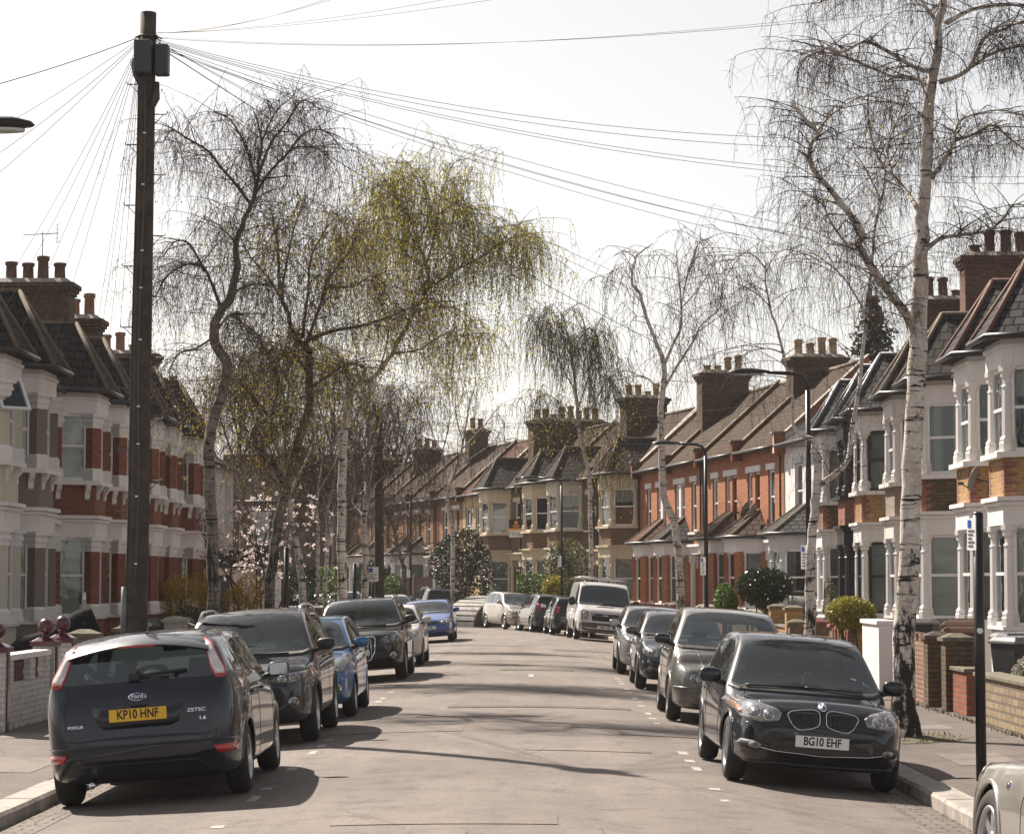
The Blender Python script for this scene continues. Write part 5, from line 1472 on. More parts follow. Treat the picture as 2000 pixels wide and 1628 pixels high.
    def handles(s, xs, z, m=None):
        for x in xs:
            for ax in ('L', 'R'):
                P = [s.ray(ax, x + d, z) for d in (-.09, -.06, 0, .06, .09)]
                mb = MB(); mb.tube([h + n * o for (h, n), o in zip(P, (.002, .02, .024, .02, .002))], .014, 6); mb.build('door_handle', m or s.paint, s.root)
    def seams(s, lines, m=None):
        for pts in lines:
            for ax in ('L', 'R'): s.line('door_seam', pts, ax, .0045, K_gloss, off=-.001)
    def arches(s, m=None, r=.022, ex=.05):
        for x in s.k['axles']:
            for ax in ('L', 'R'):
                rr = s.k['r'] + ex; P = []
                for i in range(17):
                    a = math.radians(-8 + 196 * i / 16); P.append((x + rr * math.cos(a), max(s.low(x) + .03, s.k['r'] + rr * math.sin(a))))
                s.line('arch_lip', P, ax, r, m or s.paint, off=-.008, n=6)
    def plate(s, txt, z, front=True, y=0.0, yellow=None, tilt=0.0):
        ax = 'F' if front else 'B'; sg = 1 if front else -1
        h = max((s.ray(ax, y + a, z + b)[0] for a in (-.2, 0, .2) for b in (-.045, .045)), key=lambda p: p.x * sg)
        rot = Matrix(((0, 0, sg, 0), (sg, 0, 0, 0), (0, 1, 0, 0), (0, 0, 0, 1)))     # text x across, y up, z out of the plate
        M = Matrix.Translation((h.x + sg * .012, y, z)) @ Matrix.Rotation(-tilt * sg, 4, 'Y') @ rot
        mb = MB(); mb.box(-.26, .26, -.056, .056, -.02, 0.0, 0, M)
        p = mb.build('number_plate', K_platew if front else K_platey, s.root, bevel=.004)
        text_mesh(txt, .10, 'plate_lettering', K_ink, p, M @ Matrix.Translation((0, .002, .0005)) @ Matrix.Diagonal((.86, 1.12, 1, 1)), .0012, .026)
        return p
    def letters(s, txt, size, y, z, front, m, off=.004, sx=1.0):
        ax = 'F' if front else 'B'; sg = 1 if front else -1
        h, n = s.ray(ax, y, z)
        zc = n; up = Vector((0, 0, 1)) - zc * zc.z; up.normalize(); xr = up.cross(zc)
        M = Matrix(((xr.x, up.x, zc.x, h.x + n.x * off), (xr.y, up.y, zc.y, h.y + n.y * off), (xr.z, up.z, zc.z, h.z + n.z * off), (0, 0, 0, 1)))
        return text_mesh(txt, size, 'badge_lettering', m, s.root, M @ Matrix.Diagonal((sx, 1, 1, 1)), .003, .015)
    def wiper(s, y0, y1, z0, z1, front=True, r=.012):
        ax = 'F' if front else 'B'
        P = [(y0 + (y1 - y0) * i / 6, z0 + (z1 - z0) * i / 6) for i in range(7)]
        s.line('wiper', P, ax, r, K_trim, off=.022)
    def bars(s, name, y0, y1, z0, z1, n, ax, m, vert=True, r=.008, off=.006, par=None):
        mb = MB()
        for i in range(n):
            t = (i + .5) / n
            pts = [(y0 + (y1 - y0) * t, z0), (y0 + (y1 - y0) * t, z1)] if vert else [(y0, z0 + (z1 - z0) * t), (y1, z0 + (z1 - z0) * t)]
            P = []
            for q in range(7):
                a = q / 6; h, nn = s.ray(ax, pts[0][0] + (pts[1][0] - pts[0][0]) * a, pts[0][1] + (pts[1][1] - pts[0][1]) * a); P.append(h + nn * off)
            mb.tube(P, r, 5)
        return mb.build(name, m, par or s.root)
    def rails(s, x0, x1, m=None, y=None, h=.05):
        for sg in (-1, 1):
            P = []
            for i in range(9):
                x = x0 + (x1 - x0) * i / 8; d = s.dims(x)
                P.append((x + s.xo, sg * (d[5] * .93), s.ray('T', x, sg * d[5] * .93)[0].z + (h if 0 < i < 8 else -.01)))
            mb = MB(); mb.tube(P, .02, 6); mb.build('roof_rail', m or K_chrome, s.root)
    def place(s, Y, u, away, yaw=0.0, dz=0.0):
        p = rp(Y, u); t = head(Y)
        ang = math.pi / 2 - t + (0 if away else math.pi)
        roll = math.atan(-2 * .2 * u / 16)          # fall of the road to the right, + = z rises to the right
        Mt = Matrix.Translation(p + Vector((0, 0, dz)))
        # tilt about the street's own direction, then turn the car
        ax = Vector((math.sin(t), math.cos(t), 0))
        M = Mt @ Matrix.Rotation(-roll, 4, ax) @ Matrix.Rotation(ang + yaw, 4, 'Z')
        s.root.matrix_world = M
        s.root.location = M.to_translation(); s.root.rotation_euler = M.to_euler()
        return s
def sym(half):
    """half outline from the top middle round to the bottom middle -> closed outline"""
    h = list(half)
    return h + [(-y, z) for y, z in reversed(h) if abs(y) > 1e-6]
def quadp(y0, y1, z0, z1, c=.02):
    return [(y0 + c, z0), (y1 - c, z0), (y1, z0 + c), (y1, z1 - c), (y1 - c, z1), (y0 + c, z1), (y0, z1 - c), (y0, z0 + c)]

def hatch(L, W, H, cowl, wtop, rtop, rbase, zc, zn, zb, **kw):
    d = dict(L=L, W=W, H=H, cowl=cowl, wtop=wtop, rtop=rtop, rbase=rbase,
        top=[(0, .64), (.035, zb - .22), (rbase - .035, zb - .05), (rbase, zb), (rtop, H - .085), (rtop + .10, H - .05), ((rtop + wtop) / 2, H), (wtop - .30, H - .012), (wtop, H - .042), (cowl, zc), (cowl + .3, zc - .055), (L - .32, zn + .075), (L - .09, zn), (L - .012, zn - .11), (L, zn - .17)],
        low=[(0, .42), (.12, .27), (.5, .2), (L - .6, .19), (L - .2, .2), (L - .05, .26), (L, .34)],
        plan=[(0, .74), (.05, .82), (.18, .91), (.55, .975), (1.0, 1), (L - 1.1, 1), (L - .55, .965), (L - .22, .885), (L - .06, .79), (L, .71)],
        belt=[(0, zb - .1), (.3, zb), (1.2, zb - .01), (cowl - .3, zc - .03), (cowl + .3, zc - .075), (L, zn - .1)],
        crown=[(0, .05), (rbase, .10), (rtop, .065), (rtop + .5, .05), (wtop - .3, .05), (wtop, .075), (cowl, .12), (cowl + .3, .06), (L - .2, .07), (L, .04)])
    d.update(kw)
    return d
V_char = paint('charcoal_metallic_paint', (.009, .0125, .024), .1, .35)
V_brown = paint('dark_grey_metallic_paint', (.016, .018, .024), .1, .4)
V_blue = paint('bright_blue_metallic_paint', (.022, .125, .29), .4)
V_navy = paint('deep_navy_paint', (.006, .008, .014), .1, .35)
V_black = paint('black_metallic_paint', (.005, .0075, .013), .1, .35)
V_grey = paint('warm_grey_metallic_paint', (.13, .123, .115), .4, .38)
V_dsil = paint('dark_silver_metallic_paint', (.05, .06, .07), .4)
V_silver = paint('silver_metallic_paint', (.40, .40, .40), .6, .36)
V_beige = paint('champagne_silver_paint', (.44, .40, .35), .5, .38)
V_white = paint('white_van_paint', (.56, .55, .545), .0, .4)
V_midblue = paint('royal_blue_metallic_paint', (.03, .09, .30), .4)
V_slate = paint('slate_grey_metallic_paint', (.035, .034, .036), .3)
V_warm = paint('grey_beige_metallic_paint', (.33, .315, .28), .5, .34)

# --- charcoal hatchback, seen from behind
c = Car('charcoal hatchback seen from behind, yellow plate KP10 HNF, nearest car on the left', paint=V_char,
        **hatch(4.34, 1.84, 1.56, 3.36, 2.55, .40, .12, 1.0, .75, 1.11, r=.325, axles=(.83, 3.47), side=[(.62, 1.02), (1.05, 1.72), (1.78, 3.10)], spokes=5, twin=True, N=76, tw=.215, tum=.43, rglass=glass('heated_rear_glass', (.6, .7, .7), .8, ior=2.1), crown=[(0, .05), (.12, .10), (.40, .10), (.8, .085), (2.2, .07), (2.55, .085), (3.36, .12), (3.7, .06), (4.34, .04)], plan=[(0, .68), (.04, .79), (.13, .885), (.3, .945), (.6, .98), (1.0, 1), (3.2, 1), (3.75, .965), (4.1, .885), (4.28, .79), (4.34, .71)]))
tl = [(.585, 1.465), (.665, 1.415), (.79, 1.17), (.79, 1.105), (.71, 1.10), (.665, 1.17), (.61, 1.35)]
for o in c.both('tail_lamp', tl, 'B', .012, K_red): pass
for sg in (1, -1):
    q = [(.602, 1.44), (.655, 1.40), (.774, 1.175), (.772, 1.135), (.703, 1.135), (.670, 1.20), (.623, 1.345)]
    c.patch('lamp_lens', q if sg > 0 else [(-a, b) for a, b in reversed(q)], 'B', .018, K_clear)
c.both('rear_reflector', [(.66, .505), (.86, .51), (.845, .44), (.70, .43)], 'B', .014, K_red, step=.03)
m = MB(); vs = []; ny = 13
for i in range(ny):
    y = -.64 + 1.28 * i / (ny - 1); q = (y / .64) ** 2
    for x, z in ((.62, 1.54), (.40, 1.512), (.24, 1.475), (.195, 1.448), (.205, 1.43), (.42, 1.45)): vs.append((x + c.xo + .07 * q, y, z - .085 * q))
m.add(vs, [(i * 6 + j, i * 6 + (j + 1) % 6, (i + 1) * 6 + (j + 1) % 6, (i + 1) * 6 + j) for i in range(ny - 1) for j in range(6)] + [tuple(range(6)), tuple(reversed(range((ny - 1) * 6, ny * 6)))], 0, True)
sp = m.build('spoiler', V_char, c.root, sharp=40)
m = MB(); m.box(.188 + c.xo, .215 + c.xo, -.17, .17, 1.428, 1.446); m.build('brake_light', K_red, sp)
c.plate('KP10 HNF', .83, False, tilt=.10)
c.patch('plate_recess', sym([(0, .91), (.42, .91), (.37, .75), (.30, .71), (0, .71)]), 'B', .002, V_navy)
b = c.disc('badge', 0, .985, .035, 'B', .010, K_chrome, c.root, 24, ry=.083); c.disc('badge_field', 0, .985, .028, 'B', .014, K_badge, b, 24, ry=.073)
c.letters('Ford', .05, 0, .985, False, K_white, .0165, 1.15)
c.letters('ZETEC', .045, -.53, .83, False, K_chrome, .004, 1.3); c.letters('1.6', .045, -.58, .755, False, K_chrome, .004, 1.2); c.letters('FOCUS', .034, .57, .75, False, K_chrome, .004, 1.3)
c.line('tailgate_seam', [(-.64, 1.07), (-.72, .95), (-.72, .68), (-.66, .62), (.66, .62), (.72, .68), (.72, .95), (.64, 1.07)], 'B', .005, K_gloss)
c.line('bumper_crease', [(-.86, .55), (-.5, .56), (.5, .56), (.86, .55)], 'B', .012, V_char, off=.002)
c.patch('rear_valance', sym([(0, .40), (.5, .40), (.62, .32), (.55, .24), (0, .24)]), 'B', .004, K_trim)
c.wiper(.03, -.45, 1.155, 1.185, False, .014)
m = MB(); h, n = c.ray('B', .03, 1.15); m.box(-.03, .03, -.05, .05, -.03, .03, 0, Matrix.Translation(h + n * .02)); m.build('wiper_motor', K_trim, c.root, bevel=.01)
c.mirrors(3.02, 1.06, V_char); c.handles((1.25, 2.12), .92)
c.seams([[(1.75, .98), (1.74, .3)], [(1.08, 1.0), (1.04, .7), (1.2, .45)], [(3.0, .95), (3.02, .6), (2.98, .32)], [(1.3, .30), (3.0, .28)]])
c.arches()
m = MB(); m.tube([(c.xo + .12, .45, .24), (c.xo - .02, .45, .22)], .03, 10); m.build('exhaust_pipe', K_chrome, c.root)
c.line('aerial', [(.9, 0), (.86, 0)], 'T', .02, K_trim)
c.place(23.55, -3.13, True, yaw=.012)

# --- dark grey compact SUV, front view
def suv_low(L): return [(0, .48), (.12, .34), (.5, .26), (L - .6, .25), (L - .2, .27), (L - .05, .34), (L, .42)]
c = Car('dark grey sport utility car with silver roof rails behind the charcoal hatchback', paint=V_brown,
        **{**hatch(4.44, 1.82, 1.67, 3.42, 2.56, .52, .16, 1.07, .93, 1.10, r=.345, axles=(.86, 3.55), side=[(.6, 1.05), (1.1, 1.85), (1.92, 3.1)], spokes=5, twin=True, N=70, tw=.225, tum=.34), 'low': suv_low(4.44)})
def kidney(c, zt, zb, y0=.03, y1=.33, bars=8, mat=None):
    for sg in (1, -1):
        cy, cz, hw, hh = (y0 + y1) / 2, (zt + zb) / 2, (y1 - y0) / 2, (zt - zb) / 2; p = []
        for i in range(28):
            a = 2 * math.pi * i / 28; f = lambda v: math.copysign(abs(v) ** .55, v)
            Y_ = cy + hw * f(math.cos(a)); Z_ = cz + hh * f(math.sin(a)); p.append((Y_ - .05 * (cz - Z_) / hh * (Y_ - y0) / (y1 - y0) , Z_ - .02 * (Y_ - cy) / hw))
        p = [(a * sg, b) for a, b in (p if sg > 0 else reversed(p))]
        g = c.patch('grille', p, 'F', .006, K_trim, step=.04)
        c.line('grille_surround', p, 'F', .0055, mat or K_chrome, g, off=.008, closed=True)
        c.bars('grille_bars', sg * (y0 + .04), sg * (y1 - .04), zb + .03, zt - .02, bars, 'F', K_gloss, True, .006, .008, g)
kidney(c, .84, .64)
def lamps(c, poly, discs, base=K_lamp, rim=K_chrome):
    for sg in (1, -1):
        p = [(a * sg, b) for a, b in (poly if sg > 0 else reversed(poly))]
        l = c.patch('headlamp', p, 'F', .010, base, step=.035)
        for y, z, r in discs:
            r_ = c.disc('lamp_ring', y * sg, z, r, 'F', .013, rim, l, 18); c.disc('lamp_lens', y * sg, z, r * .86, 'F', .0145, K_lens, l, 16); c.disc('lamp_bulb', y * sg, z, r * .4, 'F', .016, K_lamp, l, 10)
lamps(c, [(.40, .80), (.46, .76), (.66, .755), (.80, .80), (.845, .88), (.80, .885), (.60, .865)], [(.56, .81, .048), (.69, .82, .048)], K_lampd)
for sg in (1, -1): f = c.disc('fog_lamp', .68 * sg, .53, .055, 'F', .006, K_chrome, c.root); c.disc('lamp_lens', .68 * sg, .53, .042, 'F', .010, K_lens, f)
c.patch('lower_grille', sym([(0, .42), (.5, .42), (.54, .36), (.46, .29), (0, .29)]), 'F', .004, K_trim)
c.both('bumper_intake', [(.50, .45), (.72, .44), (.70, .34), (.55, .31)], 'F', .004, K_trim)
c.disc('badge', 0, .905, .035, 'F', .008, K_badge, c.root, 16)
c.patch('number_plate', sym([(0, .585), (.26, .585), (.26, .475), (0, .475)]), 'F', .012, K_platew)
c.mirrors(3.02, 1.17, K_trim); c.rails(.65, 2.55); c.handles((1.3, 2.2), 1.0)
c.seams([[(1.88, 1.05), (1.86, .36)], [(3.1, 1.0), (3.08, .4)], [(1.15, 1.05), (1.1, .7), (1.28, .5)]]); c.arches(K_trim, .03, .05)
c.wiper(-.05, .55, 1.09, 1.075); c.wiper(-.6, 0.0, 1.075, 1.095)
c.line('bonnet_seam', [(.52, .98), (.56, .90), (.44, .875), (-.44, .875), (-.56, .90), (-.52, .98)], 'F', .004, K_gloss)
c.place(30.75, -3.12, False)

# --- bright blue small hatchback
c = Car('bright blue small hatchback parked between the two dark sport utility cars', paint=V_blue,
        **hatch(3.95, 1.72, 1.48, 3.14, 2.2, .40, .12, .98, .80, 1.03, r=.30, axles=(.72, 3.2), side=[(.55, 1.5), (1.58, 2.85)], N=60, tw=.2, tum=.42))
lamps(c, [(.42, .74), (.50, .66), (.70, .68), (.80, .80), (.775, .94), (.70, .90), (.56, .80)], [(.60, .735, .055)])
for sg in (1, -1): f = c.disc('fog_lamp', .62 * sg, .44, .07, 'F', .006, K_chrome, c.root); c.disc('lamp_lens', .62 * sg, .44, .05, 'F', .010, K_lampd, f)
c.patch('lower_grille', sym([(0, .50), (.42, .50), (.38, .28), (0, .28)]), 'F', .004, K_trim); c.patch('grille', sym([(0, .75), (.3, .75), (.28, .69), (0, .69)]), 'F', .004, K_trim)
c.mirrors(2.78, 1.06); c.seams([[(1.54, 1.0), (1.5, .3)], [(2.9, .9), (2.86, .3)]]); c.handles((1.72,), .9); c.arches()
c.wiper(-.05, .5, 1.01, .995)
c.place(35.9, -3.0, False)

# --- navy SUV with the big barred grille
c = Car('dark navy sport utility car with big chrome-framed barred grille on the left', paint=V_navy,
        **{**hatch(4.63, 1.9, 1.68, 3.54, 2.70, .62, .22, 1.08, .95, 1.12, r=.36, axles=(.95, 3.76), side=[(.7, 1.15), (1.2, 1.95), (2.02, 3.2)], N=66, tw=.235, tum=.36), 'low': suv_low(4.63)})
gp = sym([(0, .90), (.34, .90), (.385, .86), (.36, .60), (.28, .46), (.24, .44), (0, .44)])
g = c.patch('grille', gp, 'F', .004, K_trim); c.line('grille_surround', gp, 'F', .016, K_chrome, g, off=.012, closed=True)
c.bars('grille_bars', -.33, .33, .47, .88, 10, 'F', K_chrome, True, .009, .012, g)
lamps(c, [(.47, .78), (.55, .74), (.80, .775), (.87, .90), (.85, .93), (.66, .90), (.48, .86)], [(.60, .815, .04), (.74, .85, .04)], K_lampd)
for sg in (1, -1): f = c.disc('fog_lamp', .72 * sg, .52, .06, 'F', .006, K_chrome, c.root); c.disc('lamp_lens', .72 * sg, .52, .045, 'F', .010, K_lens, f)
c.both('bumper_intake', [(.48, .60), (.82, .585), (.80, .46), (.50, .45)], 'F', .003, K_gloss)
c.plate('      UW', .60, True)
c.mirrors(3.1, 1.2, K_trim); c.rails(.75, 2.65); c.handles((1.4, 2.3), 1.02); c.seams([[(1.98, 1.05), (1.96, .36)], [(3.2, 1.0), (3.18, .4)]]); c.arches()
c.wiper(-.05, .55, 1.11, 1.095)
c.place(49.3, -3.05, False)

# --- white hatch tucked behind it, silver saloon, royal blue coupe
def small(label, pnt, Y, u, away, dims, wheels, side, yaw=0.0, **kw):
    c = Car(label, paint=pnt, **hatch(*dims, **{**dict(r=.31, axles=wheels, side=side, N=46), **kw}))
    c.mirrors(dims[3] - .32, dims[7] + .05); c.arches()
    c.place(Y, u, away, yaw)
    return c
def face(c, lamp, discs, grille, plate=True, low=None, base=K_lamp):
    lamps(c, lamp, discs, base)
    if grille: c.patch('grille', sym(grille), 'F', .004, K_trim)
    c.patch('lower_grille', sym(low or [(0, .46), (.5, .46), (.44, .27), (0, .27)]), 'F', .004, K_trim)
def tail(c, lamp, plate_z=.8, txt=None):
    c.both('tail_lamp', lamp, 'B', .010, K_red)
    if txt: c.plate(txt, plate_z, False)
    else: c.patch('number_plate', sym([(0, plate_z + .055), (.26, plate_z + .055), (.26, plate_z - .055), (0, plate_z - .055)]), 'B', .012, K_platey)
    c.patch('rear_valance', sym([(0, .42), (.7, .42), (.66, .26), (0, .26)]), 'B', .004, K_trim)
LP = [(.44, .72), (.50, .64), (.68, .66), (.78, .76), (.76, .86), (.66, .84), (.52, .77)]
c = small('white hatchback mostly hidden behind the navy sport utility car', V_white, 57.2, -3.0, False, (4.1, 1.74, 1.46, 3.2, 2.4, .42, .14, 1.0, .76, 1.02), (.75, 3.3), [(.6, 1.5), (1.58, 2.95)])
face(c, LP, [(.58, .70, .05)], [(0, .70), (.35, .70), (.3, .62), (0, .62)])
c.handles((1.7,), .9)
c = Car('royal blue coupe with black front grille, last car facing us on the left', paint=V_midblue, **hatch(4.25, 1.81, 1.40, 3.15, 2.3, .5, .16, .98, .74, 1.02, r=.33, axles=(.8, 3.38), side=[(.7, 1.5), (1.58, 2.9)], N=50, tum=.46))
lamps(c, [(.42, .68), (.50, .60), (.76, .63), (.84, .74), (.78, .76), (.55, .72)], [(.58, .66, .045), (.70, .675, .045)])
c.patch('grille', sym([(0, .70), (.42, .69), (.40, .63), (0, .62)]), 'F', .004, K_gloss)
c.patch('lower_grille', sym([(0, .42), (.56, .42), (.52, .25), (0, .25)]), 'F', .004, K_trim)
for sg in (1, -1): f = c.disc('fog_lamp', .66 * sg, .36, .05, 'F', .006, K_trim, c.root); c.disc('lamp_lens', .66 * sg, .36, .035, 'F', .010, K_lens, f)
c.plate('      DA', .50, True, y=.1); c.mirrors(2.82, 1.03); c.arches(); c.handles((1.75,), .88)
c.place(79.2, -2.75, False, yaw=-.06)
c = small('silver saloon whose roof shows above the white and blue cars', V_silver, 96.5, -2.6, False, (4.4, 1.76, 1.47, 3.4, 2.5, .62, .30, 1.0, .76, 1.02), (.85, 3.5), [(.8, 1.6), (1.68, 3.1)])
face(c, LP, [(.58, .70, .05)], [(0, .70), (.35, .70), (.3, .62), (0, .62)])
c = small('pale silver estate car parked far behind the left birches', V_beige, 103.5, -3.2, False, (4.5, 1.8, 1.62, 3.5, 2.7, .45, .12, 1.08, .84, 1.08), (.85, 3.6), [(.6, 1.05), (1.1, 1.9), (1.97, 3.2)], r=.33)
face(c, LP, [(.58, .72, .05)], [(0, .74), (.35, .74), (.3, .66), (0, .66)])
c = small('white car with only its roof visible between the far birch trunks', V_white, 110.5, -3.1, False, (4.3, 1.78, 1.5, 3.3, 2.5, .45, .14, 1.0, .78, 1.03), (.8, 3.45), [(.6, 1.5), (1.6, 3.0)])
face(c, LP, [(.58, .72, .05)], None)
c = Car('slate grey sport utility car seen from behind beside the bike hangar', paint=V_slate, **{**hatch(4.6, 1.84, 1.70, 3.5, 2.75, .35, .10, 1.12, .95, 1.13, r=.35, axles=(.9, 3.6), side=[(.5, 1.05), (1.1, 1.9), (1.97, 3.2)], N=46, tum=.3, rglass=K_glassd), 'low': suv_low(4.6)})
tail(c, [(.56, 1.10), (.84, 1.12), (.86, .98), (.62, 1.0)], .86); c.mirrors(3.15, 1.2); c.rails(.6, 2.6); c.arches()
c.place(111.0, 2.9, True, yaw=-.10)

# --- right-hand side: black hatchback nearest, facing us
c = Car('black hatchback with twin rounded chrome-edged grilles facing us, plate BG10 EHF', paint=V_black,
        **hatch(4.24, 1.75, 1.465, 3.02, 2.10, .48, .14, .885, .785, .96, r=.32, axles=(.80, 3.46), side=[(.62, 1.35), (1.43, 2.72)], spokes=5, twin=True, N=80, tw=.205, tum=.40))
kidney(c, .765, .592, .03, .32, 11)
lamps(c, [(.40, .725), (.43, .65), (.60, .63), (.77, .66), (.85, .765), (.80, .825), (.63, .81), (.47, .77)], [(.53, .70, .052), (.66, .72, .058)])
c.both('indicator', [(.755, .69), (.785, .70), (.835, .765), (.80, .785), (.775, .76)], 'F', .016, K_amber, step=.03)
b = c.disc('badge', 0, .805, .04, 'F', .010, K_chrome, c.root, 20); c.disc('badge_field', 0, .805, .032, 'F', .014, K_badge, b, 16); 
c.patch('badge_quarter', [(0, .805), (.028, .805), (.02, .826), (0, .833)], 'F', .018, K_white, b); c.patch('badge_quarter', [(0, .805), (-.028, .805), (-.02, .784), (0, .777)], 'F', .018, K_white, b)
c.plate('BG10 EHF', .475, True, tilt=.06)
c.patch('lower_grille', sym([(0, .40), (.44, .42), (.46, .36), (.40, .31), (0, .29)]), 'F', .004, K_trim)
c.line('bumper_strip', [(-.64, .40), (-.45, .365), (0, .345), (.45, .365), (.64, .40)], 'F', .005, K_chrome, off=.006)
for sg in (1, -1):
    q = [(.50, .44), (.76, .45), (.80, .40), (.72, .36), (.50, .375)]; q = q if sg > 0 else [(-a, b_) for a, b_ in reversed(q)]
    f = c.patch('fog_recess', q, 'F', .008, K_trim, step=.04); g = c.disc('fog_lamp', .64 * sg, .41, .03, 'F', .014, K_lamp, f, ry=.055); c.disc('lamp_lens', .64 * sg, .41, .02, 'F', .018, K_lampd, g, ry=.03)
c.line('bonnet_seam', [(.62, .89), (.66, .83), (.50, .79), (.38, .775)], 'F', .004, K_gloss); c.line('bonnet_seam', [(-.62, .89), (-.66, .83), (-.50, .79), (-.38, .775)], 'F', .004, K_gloss)
c.line('bumper_seam', [(-.83, .62), (-.43, .60), (0, .57), (.43, .60), (.83, .62)], 'F', .004, K_gloss)
c.line('splitter', [(-.72, .25), (0, .235), (.72, .25)], 'F', .02, K_trim, off=.0)
c.mirrors(2.55, .99, V_black, .12, .08); c.handles((1.55,), .88)
c.seams([[(1.40, .92), (1.36, .32)], [(2.72, .86), (2.78, .6), (2.72, .3)]]); c.arches()
c.wiper(-.02, .58, .925, .91); c.wiper(-.62, -.02, .91, .93)
c.line('sill_strip', [(1.2, .33), (3.0, .32)], 'L', .012, V_black, off=.004)
c.place(25.1, 3.12, False, yaw=.02)

# --- grey one-box hatchback
c = Car('dusty warm grey tall hatchback with teardrop headlamps behind the black hatchback', paint=V_grey,
        **{**hatch(3.84, 1.76, 1.63, 3.10, 2.15, .40, .12, 1.04, .78, 1.05, r=.315, axles=(.62, 3.05), side=[(.45, .75), (.8, 1.45), (1.52, 2.8)], N=62, tw=.2, tum=.34)})
lamps(c, [(.40, .60), (.52, .58), (.68, .62), (.79, .76), (.77, .86), (.72, .83), (.60, .70), (.46, .64)], [(.55, .635, .05)])
c.patch('lower_grille', sym([(0, .44), (.40, .44), (.36, .27), (0, .27)]), 'F', .004, K_trim); c.both('bumper_intake', [(.48, .44), (.76, .44), (.72, .30), (.5, .28)], 'F', .004, K_trim)
c.patch('grille', sym([(0, .72), (.30, .70), (.24, .58), (0, .56)]), 'F', .004, K_trim)
c.line('bumper_strip', [(-.80, .50), (-.4, .51), (.4, .51), (.80, .50)], 'F', .014, V_grey, off=.006)
c.line('bonnet_crease', [(.50, 1.02), (.44, .85), (.34, .70)], 'F', .006, V_grey, off=.002); c.line('bonnet_crease', [(-.50, 1.02), (-.44, .85), (-.34, .70)], 'F', .006, V_grey, off=.002)
c.mirrors(2.7, 1.14, V_brown, .12); c.handles((1.0, 1.75), .98); c.seams([[(1.49, 1.0), (1.47, .32)], [(2.75, .95), (2.72, .3)], [(.80, 1.0), (.78, .6)]]); c.arches()
c.wiper(-.05, .5, 1.075, 1.055)
c.place(34.95, 3.15, False)

c = small('dark silver small hatchback with round-edged headlamps on the right', V_dsil, 45.0, 3.1, False, (3.9, 1.68, 1.46, 3.05, 2.25, .40, .12, 1.0, .78, 1.02), (.7, 3.15), [(.55, 1.4), (1.48, 2.8)], N=52)
lamps(c, [(.42, .70), (.47, .62), (.60, .60), (.72, .66), (.74, .76), (.66, .82), (.52, .79)], [(.57, .70, .075)])
c.patch('bumper', sym([(0, .55), (.6, .55), (.82, .53), (.80, .40), (.6, .26), (0, .25)]), 'F', .006, K_trim); c.patch('grille', sym([(0, .70), (.32, .70), (.3, .62), (0, .62)]), 'F', .004, K_trim)
for sg in (1, -1): f = c.disc('fog_lamp', .60 * sg, .40, .05, 'F', .010, K_lens, c.root)
c = small('silver hatchback with chrome fog lamp trim tucked between van and dark hatchback', V_silver, 52.0, 3.05, False, (4.1, 1.76, 1.48, 3.2, 2.35, .42, .14, 1.02, .80, 1.03), (.75, 3.3), [(.6, 1.5), (1.58, 2.95)], N=52)
face(c, [(.40, .76), (.46, .67), (.66, .66), (.80, .78), (.77, .86), (.6, .82)], [(.58, .72, .05)], [(0, .74), (.3, .74), (.28, .64), (0, .64)])
for sg in (1, -1): c.line('fog_trim', [(.55 * sg, .50), (.74 * sg, .44), (.60 * sg, .34)], 'F', .014, K_chrome, off=.008)

# --- white van
c = Car('white van with grey bumper, black grille and ladder rack, plate NK61 VKJ', 'van', 'parked_van', paint=V_white, L=4.86, W=1.97, H=2.02,
        top=[(0, 1.72), (.05, 1.9), (.2, 1.98), (1.2, 2.02), (2.8, 2.02), (3.35, 1.985), (3.55, 1.90), (4.22, 1.23), (4.4, 1.165), (4.68, 1.06), (4.80, .92), (4.85, .76), (4.86, .70)],
        low=[(0, .42), (.3, .3), (4.2, .27), (4.7, .28), (4.83, .34), (4.86, .40)],
        plan=[(0, .94), (.15, .98), (.6, 1), (3.9, 1), (4.4, .965), (4.7, .90), (4.82, .83), (4.86, .76)],
        belt=[(0, 1.2), (3.0, 1.18), (4.0, 1.14), (4.4, 1.06), (4.86, .8)], crown=[(0, .05), (1, .06), (3.3, .06), (3.6, .08), (4.2, .12), (4.5, .06), (4.86, .04)], tum=.14,
        cowl=4.22, wtop=3.52, rtop=.1, rbase=2.3, rs=None, axles=(1.0, 3.93), r=.335, side=[(3.0, 3.95)], spokes=8, N=56, rim=K_metal if False else K_rim, seatx=3.0)
c.patch('bumper', sym([(0, .62), (.74, .62), (.93, .66), (.94, .46), (.9, .32), (0, .30)]), 'F', .010, plain('grey_bumper_plastic', (.085, .085, .086), .65, var=.2))
g = c.patch('grille', sym([(0, .93), (.5, .93), (.44, .68), (0, .68)]), 'F', .006, K_trim); c.bars('grille_bars', -.46, .46, .70, .90, 4, 'F', K_trim, False, .016, .010, g)
b = c.disc('badge', 0, .86, .045, 'F', .022, K_chrome, c.root, 20, ry=.11); c.disc('badge_field', 0, .86, .036, 'F', .026, K_badge, b, 20, ry=.098); c.letters('Ford', .06, 0, .86, True, K_white, .028, 1.2)
lamps(c, [(.56, .95), (.56, .70), (.78, .70), (.86, .84), (.84, 1.02), (.74, 1.05)], [(.68, .78, .07), (.71, .91, .06)])
c.plate('NK61 VKJ', .47, True); c.patch('bonnet_vent', sym([(0, 1.175), (.32, 1.17), (.3, 1.15), (0, 1.15)]), 'F', .006, K_trim)
c.mirrors(3.85, 1.3, K_trim, .11, .15, .07, .12); c.arches(K_trim, .025); c.seams([[(2.95, 1.75), (2.92, .4)], [(3.98, 1.2), (3.95, .45)]]); c.wiper(-.1, .55, 1.27, 1.25)
m = MB()
